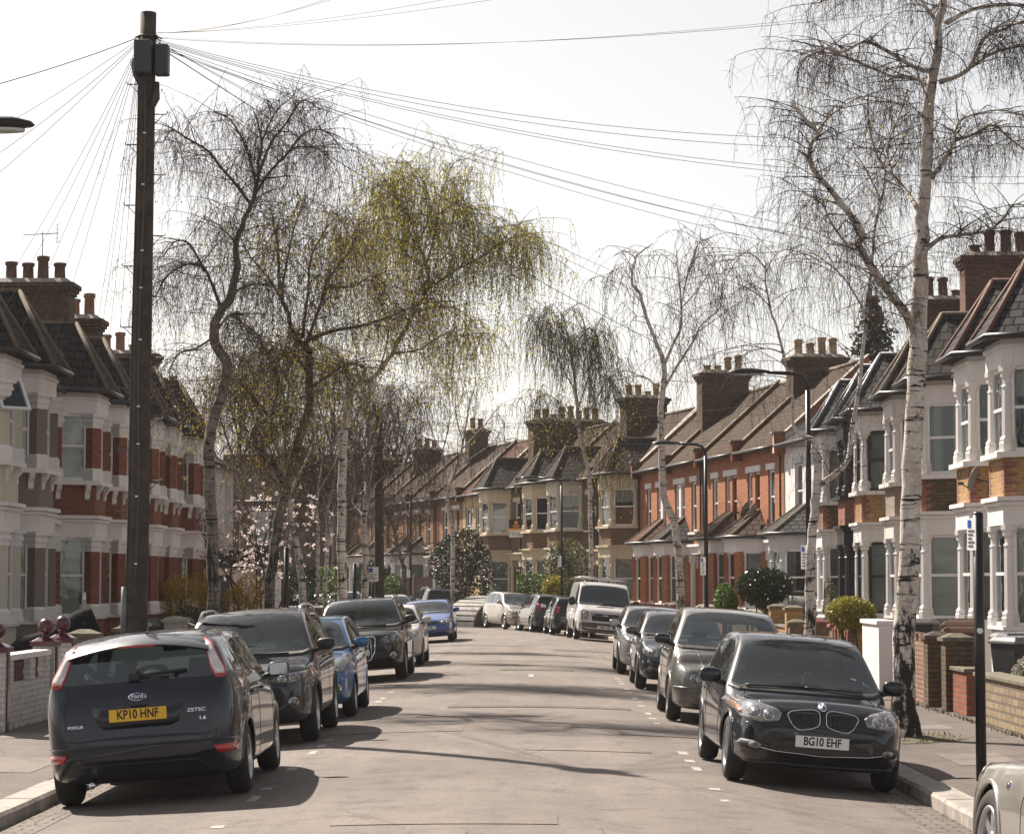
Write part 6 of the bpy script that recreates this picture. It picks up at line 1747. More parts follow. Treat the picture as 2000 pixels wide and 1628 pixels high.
for x in (1.0, 2.0, 3.1): m.tube([(x + c.xo, -.82, 2.0), (x + c.xo, -.8, 2.13), (x + c.xo, .8, 2.13), (x + c.xo, .82, 2.0)], .016, 6)
for y in (-.8, .8): m.tube([(.7 + c.xo, y, 2.15), (3.4 + c.xo, y, 2.15)], .016, 6)
m.tube([(3.4 + c.xo, -.8, 2.15), (3.4 + c.xo, .8, 2.15)], .016, 6); m.build('roof_rack', K_metal if False else M_metal, c.root)
c.place(82.0, 3.2, False, yaw=-.05)

TL = [(.56, 1.05), (.70, 1.08), (.80, .98), (.79, .80), (.62, .82)]
c = small('black hatchback seen from behind, just left of the white van', V_black, 88.6, 3.05, True, (4.1, 1.74, 1.46, 3.2, 2.4, .42, .12, 1.0, .76, 1.02), (.75, 3.3), [(.6, 1.5), (1.58, 2.95)], yaw=-.03, rglass=K_glassd); tail(c, TL)
c = small('charcoal hatchback with big red tail lamps beside the silver people carrier', V_slate, 93.4, 3.05, True, (4.2, 1.78, 1.53, 3.2, 2.4, .42, .12, 1.03, .78, 1.05), (.78, 3.35), [(.6, 1.5), (1.58, 2.95)], yaw=-.03, rglass=K_glassd)
tail(c, [(.54, 1.1), (.72, 1.14), (.84, 1.0), (.82, .84), (.62, .86)])
c = Car('champagne silver people carrier facing us beside the bike hangar', paint=V_beige, **hatch(4.2, 1.74, 1.60, 3.3, 2.3, .40, .12, 1.08, .80, 1.05, r=.31, axles=(.8, 3.4), side=[(.55, 1.0), (1.05, 1.75), (1.82, 3.0)], N=52, tum=.3))
lamps(c, [(.40, .72), (.46, .62), (.70, .66), (.80, .80), (.76, .84), (.6, .80)], [(.58, .70, .05)]); c.patch('grille', sym([(0, .74), (.36, .73), (.34, .68), (0, .67)]), 'F', .004, K_trim)
c.patch('lower_grille', sym([(0, .46), (.4, .46), (.38, .30), (0, .30)]), 'F', .004, K_trim); c.line('bumper_strip', [(-.8, .52), (0, .54), (.8, .52)], 'F', .025, K_trim, off=.005)
for sg in (1, -1): f = c.disc('fog_lamp', .6 * sg, .40, .055, 'F', .008, K_lampd, c.root)
c.patch('number_plate', sym([(0, .55), (.26, .55), (.26, .45), (0, .45)]), 'F', .03, K_platew); c.mirrors(2.95, 1.12); c.arches(); c.handles((1.3, 2.0), .95); c.seams([[(1.78, 1.0), (1.76, .35)], [(2.95, 1.0), (2.9, .35)]])
m = MB(); m.tube([(.5 + c.xo, 0, 1.55), (.1 + c.xo, 0, 1.9)], .006, 5); m.build('aerial', K_trim, c.root)
c.place(99.6, 3.25, False, yaw=.06)

# --- silver car cut off by the lower right corner, pointing away from us
c = Car('grey-beige silver car cut off at the bottom right corner, only its front wing showing', paint=V_warm,
        **hatch(4.3, 1.82, 1.40, 2.5, 1.85, .5, .16, .98, .76, 1.0, r=.33, axles=(.8, 3.45), side=[(.65, 1.1), (1.18, 2.3)], spokes=7, N=76, tum=.4))
lamps(c, [(.43, .72), (.455, .65), (.60, .63), (.76, .65), (.835, .74), (.79, .80), (.65, .79)], [(.54, .69, .05), (.665, .70, .05)])
c.arches(); c.seams([[(2.55, .93), (2.66, .6), (2.62, .3)], [(1.14, .98), (1.10, .32)], [(2.5, .93), (3.5, .84), (4.0, .75)]]); c.handles((1.6,), .88)
b = c.disc('wing_badge', 3.0, .72, .03, 'L', .006, K_chrome, c.root); c.disc('badge_field', 3.0, .72, .022, 'L', .010, K_badge, b); c.disc('wing_badge', 3.0, .72, .03, 'R', .006, K_chrome, c.root)
c.place(14.7, 4.38, True, yaw=.09)

# ------------------------------------------------------------------ poles, wires, lamps, signs
M_polewood = plain('creosoted_pole_wood', (.060, .046, .035), .85, var=.5, scale=5, bump=.5, bscale=60)
M_blackp = plain('black_painted_post', (.010, .010, .011), .35, var=.3, scale=8)
M_dgrey = plain('dark_grey_box', (.045, .05, .058), .5, var=.15)
M_wire = plain('black_cable', (.07, .07, .072), .6, var=.1)
M_steel = plain('grey_conduit', (.17, .18, .185), .5, metal=.4, var=.2)
M_signw = plain('white_sign_face', (.78, .78, .78), .4, var=.04)
M_signb = plain('blue_sign_face', (.02, .08, .42), .4, var=.05)
M_orange = plain('orange_sign_band', (.70, .28, .02), .4, var=.05)
M_lampglass = plain('lamp_glass', (.5, .5, .47), .15, var=.05, coat=.5)
def telegraph(label, px0, py0, px1, py1, Y, r0, r1, full):
    b = at(px0, py0, Y); T = at(px1, py1, Y); b.z = pave_z(5)
    t = thing('telegraph_pole', label, 'utility pole', b, 0, 'wooden telegraph poles')
    d = T - b
    f = lambda z: Vector((d.x * z / d.z, d.y * z / d.z, z))
    H = d.z
    m = MB(); m.tube([f(H * k / 12) for k in range(13)], [r0 + (r1 - r0) * k / 12 for k in range(13)], 18)
    m.build('pole', M_polewood, t)
    rr = lambda z: r0 + (r1 - r0) * z / H
    z = H - 1.0
    k = 0
    while z > 2.6:
        s = 1 if k % 2 else -1; c = f(z); x = rr(z) * s
        st = MB(); st.tube([(c.x + x * .8, c.y, z - .0), (c.x + x + s * .16, c.y, z), (c.x + x + s * .17, c.y, z + .035)], .009, 5); st.tube([(c.x + x * .9, c.y, z - .14), (c.x + x + s * .12, c.y, z - .005)], .006, 5)
        st.build('step', M_wire, t); z -= .42 if full else .8; k += 1
    if full:
        for i, (dx, dy, w, h, dp, zz) in enumerate(((-.03, -.2, .24, .46, .14, H - .66), (.21, -.06, .19, .42, .22, H - .68))):
            c = f(zz); q = MB(); q.box(c.x + dx - w / 2, c.x + dx + w / 2, dy - dp / 2, dy + dp / 2, zz - h / 2, zz + h / 2); q.build('junction_box', M_dgrey, t, bevel=.02)
        for i, (s, zz) in enumerate(((-1, H - .88), (1, H - 1.2))):
            c = f(zz); q = MB(); q.tube([(c.x + s * .06, -.05, zz - .16), (c.x + s * .13, -.05, zz), (c.x + s * (.14 if s > 0 else .2), -.05, zz + .22)], [.045, .06, .04], 10); q.build('cable_joint', M_dgrey, t)
        q = MB(); q.tube([f(.0) + Vector((-r0 - .0, -.06, 0)), f(1.2) + Vector((-r0 - .0, -.06, 0))], .05, 8); q.tube([f(1.2) + Vector((-r0, -.06, 0)), f(1.9) + Vector((-r0, -.06, 0))], .05, 8); q.build('conduit', M_steel, t)
        for dx, dy in ((-.05, -1), (.0, -1), (-.9, -.4)):
            q = MB(); P = []
            for i in range(20):
                zz = 1.9 + (H - 2.9) * i / 19; c = f(zz); r = rr(zz) + .008
                a = math.atan2(dy, dx) + .12 * math.sin(i * .5); P.append((c.x + r * math.cos(a), c.y + r * math.sin(a), zz))
            q.tube(P, .010, 5); q.build('cable', M_wire, t)
        q = MB()
        for i in range(9):
            zz = 2.2 + (H - 3.4) * i / 9 + (.2 if i % 3 else 0); c = f(zz); r = rr(zz) + .012; a = math.atan2(-1, -.05 if i % 2 else .0)
            q.box(c.x + r * math.cos(a) - .02, c.x + r * math.cos(a) + .02, c.y + r * math.sin(a) - .008, c.y + r * math.sin(a) + .008, zz, zz + .02)
        q.build('cable_clip', M_signw, t)
        q = MB(); zz = H - .34; c = f(zz); q.lathe([(r1 + .01, -.02), (r1 + .03, -.02), (r1 + .03, .02), (r1 + .01, .02)], 16, 0, Matrix.Translation((c.x, c.y, zz)), cap=False)
        for k in range(10):
            a = k * .63; q.tube([(c.x + (r1 + .02) * math.cos(a), c.y + (r1 + .02) * math.sin(a), zz), (c.x + (r1 + .09) * math.cos(a), c.y + (r1 + .09) * math.sin(a), zz - .03)], .010, 4)
        q.build('cable_ring', M_wire, t)
    return t
telegraph('tall dark telegraph pole with grey junction boxes beside the red brick row', 265, 1215, 290, 25, 32.0, .158, .108, True)
telegraph('second telegraph pole standing farther off between the left birches', 742, 1165, 739, 815, 76.0, .17, .13, False)
def wire(a, b, sag, r, label, group='telephone wires'):
    P = [a.lerp(b, i / 24) - Vector((0, 0, 4 * sag * (i / 24) * (1 - i / 24))) for i in range(25)]
    m = MB(); m.tube([p - a for p in P], r, 5)
    o = m.build('telephone_wire', M_wire); o.location = a
    return tag(o, label, 'wire', group)
PT = at(288, 72, 32.0)
LW_ = 'telephone wire fanning from the tall pole down to the left-hand houses'
for i, (px, py, Y) in enumerate(((-320, 232, 29), (-300, 400, 31), (-160, 395, 34), (-140, 445, 36), (-20, 600, 44), (5, 610, 46), (20, 690, 47.5), (60, 700, 49), (85, 730, 51), (165, 780, 56.5), (178, 785, 57), (198, 790, 57.5), (222, 800, 60))):
    wire(PT + Vector((-.1, 0, -.02 * i)), at(px, py, Y), .12 + .02 * (i % 3), .0042 if i else .007, LW_)
UP = 'telephone wire rising from the tall pole towards the top of the frame'
for px, py, Y in ((700, -25, 25), (760, -40, 24), (1130, -55, 22), (1300, -60, 21)): wire(PT + Vector((.1, 0, .05)), at(px, py, Y), .12, .0038, UP)
RG_ = 'telephone wire sweeping from the tall pole across to the right-hand houses'
for i, (px, py, Y, sg) in enumerate(((2500, -75, 20, .35), (2500, -95, 20, .38), (2300, 232, 34, .75), (2300, 250, 35, .8), (2250, 335, 38, .7), (2260, 350, 38, .7), (2250, 540, 42, .55), (2060, 520, 45, .62), (2080, 560, 46, .6), (2010, 530, 47, .5))):
    wire(PT + Vector((.1, 0, -.015 * i)), at(px, py, Y), sg, .0026 if i < 2 else .004, RG_)
wire(PT + Vector((.12, 0, -.12)), at(1590, 800, 72), .55, .009, 'thick black cable dropping from the tall pole past the birch crowns', None) if False else tag(wire(PT + Vector((.12, 0, -.12)), at(1590, 800, 72), .5, .0075, 'thick black cable dropping from the tall pole past the birch crowns'), group='telephone wires')
for px, py, Y in ((1700, 745, 62), (1740, 730, 59)): wire(PT + Vector((.12, 0, -.06)), at(px, py, Y), .45, .004, 'telephone wire slanting from the tall pole down to the black-trimmed bay')
P2 = at(739, 822, 76)
for i, (px, py, Y) in enumerate(((1585, 775, 72), (1560, 800, 78), (1430, 860, 88), (1290, 880, 97), (1230, 905, 102), (1050, 925, 112))):
    wire(P2 - Vector((0, 0, .04 * i)), at(px, py, Y), .35, .006, 'thin wire from the second telegraph pole to the far right-hand houses')

def lamp(label, x, y, H, tx, ang_to_road, r=.06):
    t = thing('street_lamp', label, 'street lamp', (x, y, .0), 0, 'black street lamps')
    m = MB(); m.tube([(0, 0, -.1), (0, 0, 1.3)], .085, 12); m.tube([(0, 0, 1.3), (0, 0, 1.36)], [.085, r], 12, cap=False); m.tube([(0, 0, 1.36), (0, 0, H - .3)], [r, r * .75], 12); m.build('post', M_blackp, t)
    u = Vector((math.cos(ang_to_road), math.sin(ang_to_road), 0))
    m = MB(); m.tube([Vector((0, 0, H - .32)), Vector((0, 0, H - .15)) + u * .02, Vector((0, 0, H - .05)) + u * .10, Vector((0, 0, H)) + u * .24, Vector((0, 0, H + .03)) + u * tx], .036, 8); m.build('arm', M_blackp, t)
    M = Matrix.Translation(Vector((0, 0, H + .03)) + u * (tx + .30)) @ Matrix.Rotation(ang_to_road, 4, 'Z')
    m = MB(); n = 12; vs = []; secs = ((-.34, .05, .03), (-.22, .09, .05), (0, .135, .075), (.22, .12, .07), (.36, .06, .035), (.39, .01, .005))
    for X, w, h in secs:
        for j in range(n):
            a = 2 * math.pi * j / n; z = math.sin(a) * h * (1.0 if math.sin(a) > 0 else .45); vs.append((X, math.cos(a) * w, z))
    m.add(vs, [(i * n + j, i * n + (j + 1) % n, (i + 1) * n + (j + 1) % n, (i + 1) * n + j) for i in range(len(secs) - 1) for j in range(n)] + [tuple(reversed(range(n)))], 0, True, M)
    hd = m.build('lamp_head', M_blackp, t)
    g = MB(); g.prism([(.28 * math.cos(a) + .03, .095 * math.sin(a)) for a in [2 * math.pi * k / 16 for k in range(16)]], -.055, -.030, 0, M); g.build('lamp_glass', M_lampglass, hd)
    return t
lamp('black street lamp at the top left corner, only its head in view', -5.60, 19.3, 5.72, .78, 0)
def sign_plate(t, z0, z1, w, ang, off, lines=5):
    M = Matrix.Rotation(ang, 4, 'Z')
    m = MB(); m.box(-w / 2, w / 2, off, off + .006, z0, z1, 0, M); p = m.build('sign_plate', M_signw, t)
    m = MB(); s = -.004 if off < 0 else .010
    m.box(-w * .38, -w * .02, off + s - .001, off + s, z1 - .5 * w, z1 - .1 * w, 0, M); m.build('parking_symbol', M_signb, p)
    m = MB()
    for i in range(lines):
        zz = z1 - .62 * w - (z1 - z0 - .7 * w) * (i + .5) / lines; m.box(-w * .36, w * (.36 - .14 * (i % 3)), off + s - .001, off + s, zz, zz + .018, 0, M)
    m.build('sign_text', M_wire, p)
l1 = lamp('black street lamp nearest on the right, beside the forked birch', 4.92, 42.0, 5.68, .72, math.pi)
sign_plate(l1, 2.2, 2.62, .22, math.radians(-62), -.10)
l2 = lamp('black street lamp in front of the red brick row', 4.56, 62.0, 5.58, .72, math.pi)
sign_plate(l2, 2.15, 2.62, .24, math.radians(-60), -.10)
l3 = lamp('black street lamp at the bend before the cream bays', 1.2, 97.5, 6.25, 1.0, math.pi)
sign_plate(l3, 2.6, 3.05, .25, math.radians(-55), -.10)
def post(label, px, Y, H, r=.05, plate=None, cat='sign post'):
    p = at(px, 1300, Y); t = thing('sign_post', label, cat, (p.x, Y, pave_z(5)), 0, 'black posts at the kerbs')
    m = MB(); m.tube([(0, 0, -.05), (0, 0, H)], r, 14); m.lathe([(r, H), (r * .98, H + .02), (r * .5, H + .035)], 14); m.build('post', M_blackp, t)
    if plate: sign_plate(t, *plate)
    return t
p = post('black sign post with parking sign at the right kerb, beside the grey-beige car', 1914, 23.6, 2.63, .052, (2.28, 2.60, .19, math.radians(-74), -.075))
m = MB(); m.lathe([(.03, 0), (.03, .003), (0, .003)], 16, 0, Matrix.Translation((-.004, -.054, 1.48)) @ Matrix.Rotation(math.pi / 2, 4, 'X')); m.build('sticker', M_signw, p)
post('plain black post before the tilted birch on the left', 558, 49.0, 2.65, .055)
post('plain black post left of the forked pale birch', 692, 66.0, 2.45, .06)
post('black post with a blue and white parking sign left of the second telegraph pole', 728, 72.0, 2.35, .05, (1.98, 2.42, .34, 0, -.08))
post('thin brown column with a small sign before the white bays', 801, 124.0, 6.2, .07, (2.2, 2.6, .22, -.9, -.1))

# --- estate agent's board
a = at(1008, 1031, 112.6)
t = thing('letting_board', "black and orange TO LET board on a post before the cream bays", 'sign', (a.x + .36, 112.6, .08))
m = MB(); m.box(-.04, .04, -.03, .03, -.1, a.z + .38); m.build('post', M_signw, t)
z = a.z - .08
m = MB(); m.box(-.70, -.02, -.055, -.035, z + .0, z + .42); b = m.build('board', M_blackp, t)
m = MB(); m.box(-.70, -.02, -.055, -.035, z - .10, z - .002); m.build('band', M_orange, b)
m = MB(); m.box(-.70, -.02, -.055, -.035, z - .44, z - .102); m.build('lower_board', M_signw, b)
RX = Matrix(((1, 0, 0, 0), (0, 0, -1, 0), (0, 1, 0, 0), (0, 0, 0, 1)))
text_mesh('TO LET', .20, 'board_lettering', M_wire, b, Matrix.Translation((-.36, -.058, z - .27)) @ RX)
m = MB(); m.lathe([(.0, 0), (.075, 0), (.09, .03), (.05, .09), (0, .1)], 8, 0, Matrix.Translation((-.36, -.058, z + .26)) @ RX @ Matrix.Diagonal((1, 1, .1, 1))); m.build('emblem', M_orange, b)
m = MB(); m.box(-.53, -.19, -.058, -.056, z + .10, z + .14); m.box(-.48, -.24, -.058, -.056, z + .045, z + .07); m.build('board_small_lettering', M_orange, b)

# --- bike hangar
M_hang = plain('grey_green_hangar_steel', (.24, .225, .205), .8, metal=.0, var=.2, scale=3)
M_hangd = plain('perforated_dark_steel', (.085, .082, .078), .6, metal=.3, var=.4, scale=30)
t = thing('bike_hangar', 'ribbed grey bike hangar parked at the kerb by the bend', 'bike shelter', (-2.45, 104.2, rz_(3.0)), R(-57))
prof = [(-.95, .06)] + [(-.95 + 1.9 * (1 - math.cos(a)) * .98, .06 + 1.32 * math.sin(a) ** .9) for a in [math.pi / 2 * k / 9 for k in range(1, 10)]]
for k in range(9):
    (y0, z0), (y1, z1) = prof[k], prof[k + 1]
    m = MB(); n = Vector((0, -(z1 - z0), (y1 - y0))).normalized() * .025
    m.add([(-1.25, y0, z0), (1.25, y0, z0), (1.25, y1 - (y1 - y0) * .2, z1 - (z1 - z0) * .2), (-1.25, y1 - (y1 - y0) * .2, z1 - (z1 - z0) * .2)] + [(x, y + n.y, z + n.z) for x, y, z in ((-1.25, y0, z0), (1.25, y0, z0), (1.25, y1 - (y1 - y0) * .2, z1 - (z1 - z0) * .2), (-1.25, y1 - (y1 - y0) * .2, z1 - (z1 - z0) * .2))],
          [(3, 2, 1, 0), (4, 5, 6, 7), (0, 1, 5, 4), (1, 2, 6, 5), (2, 3, 7, 6), (3, 0, 4, 7)]); m.build('cover_panel', M_hang, t)
m = MB()
for x in (-1.27, 1.27): m.extr(prof + [(.93, .06)], x - .015, x + .015, 'x')
m.build('end_panel', M_hangd, t)
m = MB()
for x in (-1.29, 1.29): m.tube([(x, y, z) for y, z in prof], .03, 6); m.tube([(x, -.95, .05), (x, .93, .05)], .03, 6)
m.box(-1.25, 1.25, .88, .93, .05, 1.36); m.build('frame', M_hang, t)

# --- front garden walls, gate pillars, bins
B_white = brick('white_painted_brick', (.62, .59, .565), (.56, .53, .51), (.46, .43, .41), stain=(.8, .77, .74), bumps=.6)
B_pinkish = brick('buff_pink_brick', (.36, .21, .14), (.27, .15, .105), (.13, .10, .08))
B_stoneb = brick('yellow_stone_block', (.33, .25, .165), (.23, .17, .115), (.16, .13, .10), .36, .11, msize=.02)
M_burg = plain('burgundy_gloss_paint', (.075, .010, .018), .3, var=.15, coat=.4)
M_cap = plain('mossy_coping_stone', (.15, .13, .09), .9, var=.4, scale=7, bump=.4)
M_capred = plain('red_coping_brick', (.22, .075, .055), .85, var=.3, scale=9)
UR, UL = 6.72, -6.55
def gwall(label, Y0, Y1, u, h, mat, th=.23, cap=None, caph=.06, crenel=False, name='garden_wall', ends=(), pm=None, ph=.3):
    """front garden wall along the back of the pavement"""
    a, b = rp(Y0, u, 0), rp(Y1, u, 0); d = b - a; L = d.length
    z = pave_z(u)
    t = thing(name, label, 'wall', (a.x, a.y, z), math.atan2(d.y, d.x), 'front garden walls')
    m = MB(); m.box(0, L, -th / 2, th / 2, -.15, h); m.build('wall', mat, t, uv=True)
    if cap:
        m = MB()
        if crenel:
            k = int(L / .24)
            for i in range(k):
                if i % 2 == 0: m.box(i * .24, i * .24 + .2, -th / 2 - .0, th / 2, h + .001, h + .12)
            m.build('crenellation', cap, t, uv=True)
        else: m.box(-.03, L + .03, -th / 2 - .04, th / 2 + .04, h + .001, h + caph); m.build('coping', cap, t, bevel=.012)
    for e in ends:
        x = L * e; m = MB(); m.box(x - .2, x + .2, -.2, .2, -.15, h + ph); p = m.build('pillar', pm or mat, t, uv=True)
        m = MB(); m.box(x - .25, x + .25, -.25, .25, h + ph + .001, h + ph + .06); m.prism([(x - .22, -.22), (x + .22, -.22), (x + .22, .22), (x - .22, .22)], h + ph + .06, h + ph + .12, 0, None, [(x - .08, -.08), (x + .08, -.08), (x + .08, .08), (x - .08, .08)]); m.build('pillar_cap', cap or M_cap, p)
    return t
gwall('low yellow stone wall at the right edge of the pavement', 28.0, 33.0, UR, .62, B_stoneb, .3, M_cap)
gwall('low red brick wall stub with a stone-capped pillar beside the stone wall', 34.2, 35.6, UR + .05, .62, B_redL, cap=M_cap, ends=(1.0,), pm=B_stockD, ph=.42)
gwall('buff brick wall with notched top left of the sign post', 36.9, 40.2, UR, .98, B_pinkish, cap=B_pinkish, crenel=True, ends=(0.0,), pm=B_stockD, ph=.06)
gwall('white rendered garden wall behind the tall birch', 42.2, 44.3, UR + .0, 1.16, P_white, .3, P_white, .08)
for i, Y in enumerate((46.0, 47.0, 47.9)):
    a = rp(Y, UR, 0); t = thing('gate_pillar', ('low brick pillar with red corners nearest the white wall', 'middle low brick pillar with red corners below the golden shrub', 'low brick pillar with red corners farthest from the white wall')[i], 'gate pillar', (a.x, a.y, pave_z(UR)), 0, 'brick gate pillars on the right')
    m = MB(); m.box(-.17, .17, -.17, .17, -.1, .98); m.build('shaft', B_stock, t, uv=True)
    m = MB()
    for sx in (-1, 1):
        for sy in (-1, 1): m.box(sx * .175 - .06, sx * .175 + .06, sy * .175 - .06, sy * .175 + .06, -.1, .985)
    m.build('corner_brick', B_quoin, t, uv=True)
    m = MB(); m.box(-.2, .2, -.2, .2, .986, 1.04); m.build('cap', M_capred, t, bevel=.01)
gwall('brown brick wall with two capped pillars below the golden shrub', 48.6, 52.0, UR, .7, B_brown, cap=M_capred, ends=(0, 1))
gwall('dark brick wall with stone cap behind the dusty grey hatchback', 52.8, 56.5, UR, .62, B_stockD, cap=M_cap, ends=(0, 1), pm=B_brown)
gwall('yellow brick wall and tall pillars beside the bright green hedge', 57.2, 61.0, UR, .8, B_stock, cap=M_cap, ends=(0, 1), ph=.45)
gwall('weathered wall below the dark clipped shrub', 61.8, 66.5, UR, .7, B_stock, cap=M_stone, ends=(1,))
for i, (y0, y1, mt, lb) in enumerate(((67.5, 73.0, B_brown, 'brown brick wall behind the white van'), (74.0, 79.5, B_red, 'red brick wall before the grey bay'), (80.5, 86, B_red, 'low red brick wall before the red houses'), (87, 93, B_brown, 'brown brick wall behind the far parked cars'), (94, 100, B_brown, 'brick wall left of the third lamp post'), (101, 107, B_stockD, 'dark brick wall below the square hedge'))):
    gwall(lb, y0, y1, UR - .02 * i, .75, mt, cap=M_stone, ends=(0, 1))
# railings by the dark shrub
a, b = rp(60.2, UR + .9, 0), rp(66.5, UR + .9, 0); d = b - a; L = d.length
t = thing('iron_railing', 'black spear-topped iron railing beside the dark clipped shrub', 'railing', (a.x, a.y, .1), math.atan2(d.y, d.x))
m = MB()
for z in (.35, 1.35): m.tube([(0, 0, z), (L, 0, z)], .016, 6)
m.build('rail', M_blackp, t)
k = int(L / .16)
for i in range(k):
    x = i * .16
    m = MB(); m.tube([(x, 0, 0), (x, 0, 1.5)], .010, 5); m.tube([(x, 0, 1.5), (x, 0, 1.53), (x, 0, 1.64)], [.012, .026, .002], 6); m.build('bar', M_blackp, t)
# wooden fence between the right-hand front gardens
M_fence = slats('weathered_fence_board', (.20, .165, .125), .13, False)
t = thing('garden_fence', 'weathered board fence between the white bay houses on the right', 'fence', (7.1, 45.9, .1), 0)
m = MB(); m.box(0, 1.55, -.02, .02, 0, 1.12); m.build('boards', M_fence, t); m = MB(); m.box(0, 1.6, -.035, .035, 1.121, 1.17); m.build('rail', M_fence, t)
M_redf = slats('red_brown_fence_board', (.115, .042, .032), .15, False)
a, b = at(768, 1150, 131), at(850, 1150, 128)
d = Vector((b.x - a.x, b.y - a.y, 0)); L = d.length
t = thing('garden_fence', 'red-brown panel fence with concrete posts before the white bays', 'fence', (a.x, a.y, .05), math.atan2(d.y, d.x))
for i in range(2):
    m = MB(); m.box(L * i / 2 + .08, L * (i + 1) / 2 - .08, -.02, .02, 0, 2.2); m.build('panel', M_redf, t)
for i in range(3): m = MB(); m.box(L * i / 2 - .07, L * i / 2 + .07, -.06, .06, 0, 2.4); m.build('post', M_stone, t)

def bin_(label, x, y, rz, body, lid, h=1.02, group='wheelie bins in the front gardens'):
    t = thing('wheelie_bin', label, 'bin', (x, y, .09), rz, group)
    m = MB(); m.prism([(-.23, -.25), (.23, -.25), (.23, .25), (-.23, .25)], .06, h - .06, 0, None, [(-.28, -.31), (.28, -.31), (.28, .33), (-.28, .33)]); m.build('body', body, t, bevel=.02)
    m = MB(); m.prism([(-.30, -.33), (.30, -.33), (.30, .36), (-.30, .36)], h - .06, h - .02); m.prism([(-.29, -.32), (.29, -.32), (.29, .35), (-.29, .35)], h - .02, h + .04, 0, None, [(-.24, -.26), (.24, -.26), (.24, .30), (-.24, .30)])
    for i in range(5): m.box(-.2 + i * .1 - .012, -.2 + i * .1 + .012, -.24, .28, h + .035, h + .052)
    m.tube([(-.26, .38, h - .05), (.26, .38, h - .05)], .018, 6); m.build('lid', lid, t, bevel=.01)
    for s in (-1, 1):
        m = MB(); m.lathe([(.1, -.025), (.1, .025)], 14, 0, Matrix.Translation((s * .25, .28, .10)) @ Matrix.Rotation(math.pi / 2, 4, 'Y')); m.build('wheel', K_tyre, t)
    return t
M_binb = plain('black_bin_plastic', (.022, .022, .024), .5, var=.25, scale=6)
M_binbr = plain('brown_bin_plastic', (.16, .075, .05), .55, var=.25, scale=6)
M_bing = plain('green_bin_plastic', (.06, .11, .06), .55, var=.25, scale=6)
M_bingr = plain('grey_bin_plastic', (.14, .14, .145), .55, var=.25, scale=6)
bin_('black wheelie bin with a grey ribbed lid at the right edge', 7.1, 34.6, .4, M_binb, M_bingr, 1.04)
bin_('black wheelie bin with ribbed lid behind the capped pillar', 7.4, 36.3, .2, M_binb, M_bingr, 1.06)
bin_('brown wheelie bin with its lid ajar behind the notched wall', 7.2, 39.6, 1.4, M_binbr, M_binbr, 1.08)
bin_('taller brown wheelie bin behind the notched brick wall', 7.5, 41.2, 1.3, M_binbr, M_binbr, 1.16)
bin_('black bin with grey lid beside the white rendered wall', 7.35, 44.9, 1.2, M_binb, M_bingr, 1.14)
bin_('black bin behind the brown brick wall', 7.25, 53.2, .3, M_binb, M_binb, 1.0)
bin_('second black bin between the brick pillars', 7.2, 57.0, .2, M_binb, M_bingr, 1.05)
bin_('green wheelie bin beside the forked birch', 7.35, 58.4, .1, M_bing, M_bing, 1.05)
bin_('grey wheelie bin near the iron railing', 7.2, 62.2, .3, M_bingr, M_bingr, 1.0)
bin_('black bin before the red brick bays', 6.9, 75.5, .4, M_binb, M_binb, 1.02)
bin_('black wheelie bin in the left gardens by the telegraph pole', -7.9, 47.5, -1.3, M_binb, M_bing, 1.05)
bin_('black bin stuffed with rubbish left of the crooked birch', -8.1, 49.6, -1.3, M_binb, M_binb, 1.05)
bin_('grey bin farther along the left gardens', -7.9, 52.4, -1.3, M_bingr, M_bingr, 1.05)
bin_('green-lidded bin before the forsythia', -7.8, 57.2, -1.3, M_binb, M_bing, 1.05)

# left: white-painted wall with burgundy ball-topped pillars
def ballpillar(label, Y, h):
    a = rp(Y, UL, 0); t = thing('gate_pillar', label, 'gate pillar', (a.x, a.y, pave_z(UL)), 0, 'ball-topped pillars on the left')
    m = MB(); m.box(-.15, .15, -.15, .15, -.1, h); m.build('shaft', B_white, t, uv=True)
    m = MB(); m.box(-.19, .19, -.19, .19, h + .001, h + .07); m.prism([(-.17, -.17), (.17, -.17), (.17, .17), (-.17, .17)], h + .07, h + .12, 0, None, [(-.09, -.09), (.09, -.09), (.09, .09), (-.09, .09)]); m.build('cap', M_burg, t, bevel=.008)
    prof = [(.05, h + .12), (.05, h + .17)] + [(max(.03, .118 * math.sin(a)), h + .275 - .118 * math.cos(a)) for a in [.35 + 2.79 * k / 12 for k in range(13)]]
    m = MB(); m.lathe(prof, 20); m.build('ball', M_burg, t)
    m = MB(); m.box(.152, .17, -.06, .06, 0, h * .99); m.build('edge_strip', M_burg, t)
ballpillar('ball-topped burgundy pillar at the left edge of the frame', 30.6, 1.02)
ballpillar('middle ball-topped burgundy pillar at the end of the white wall', 33.7, 1.02)
ballpillar('ball-topped burgundy pillar nearest the telegraph pole', 34.9, 1.04)
t = gwall('white-painted brick wall with baluster openings at the left edge', 30.8, 33.5, UL, .60, B_white, .22, None)
w = MB()
L = 2.7
for x0, x1 in ((0, .35), (1.35, 1.7), (2.4, 2.7)): w.box(x0, x1, -.11, .11, .601, .90)
w.build('upper_wall', B_white, t, uv=True); w = MB(); w.box(0, L, -.13, .13, .901, .98); w.build('coping', P_white, t, bevel=.01)
for a, b in ((.35, 1.35), (1.7, 2.4)):
    for k in range(int((b - a) / .14)):
        w = MB(); w.lathe([(.035, .60), (.05, .66), (.03, .72), (.05, .80), (.035, .90)], 10, 0, Matrix.Translation((a + .08 + k * .14, 0, 0))); w.build('baluster', M_burg, t)
gwall('dark brick wall with stone-capped pillars left of the telegraph pole', 36.6, 40.6, UL, .78, B_stockD, cap=M_cap, ends=(0, 1), pm=B_brown)
gwall('grey block wall behind the charcoal hatchback', 41.3, 46.0, UL, .85, M_stone, cap=M_stone, ends=(0, 1))
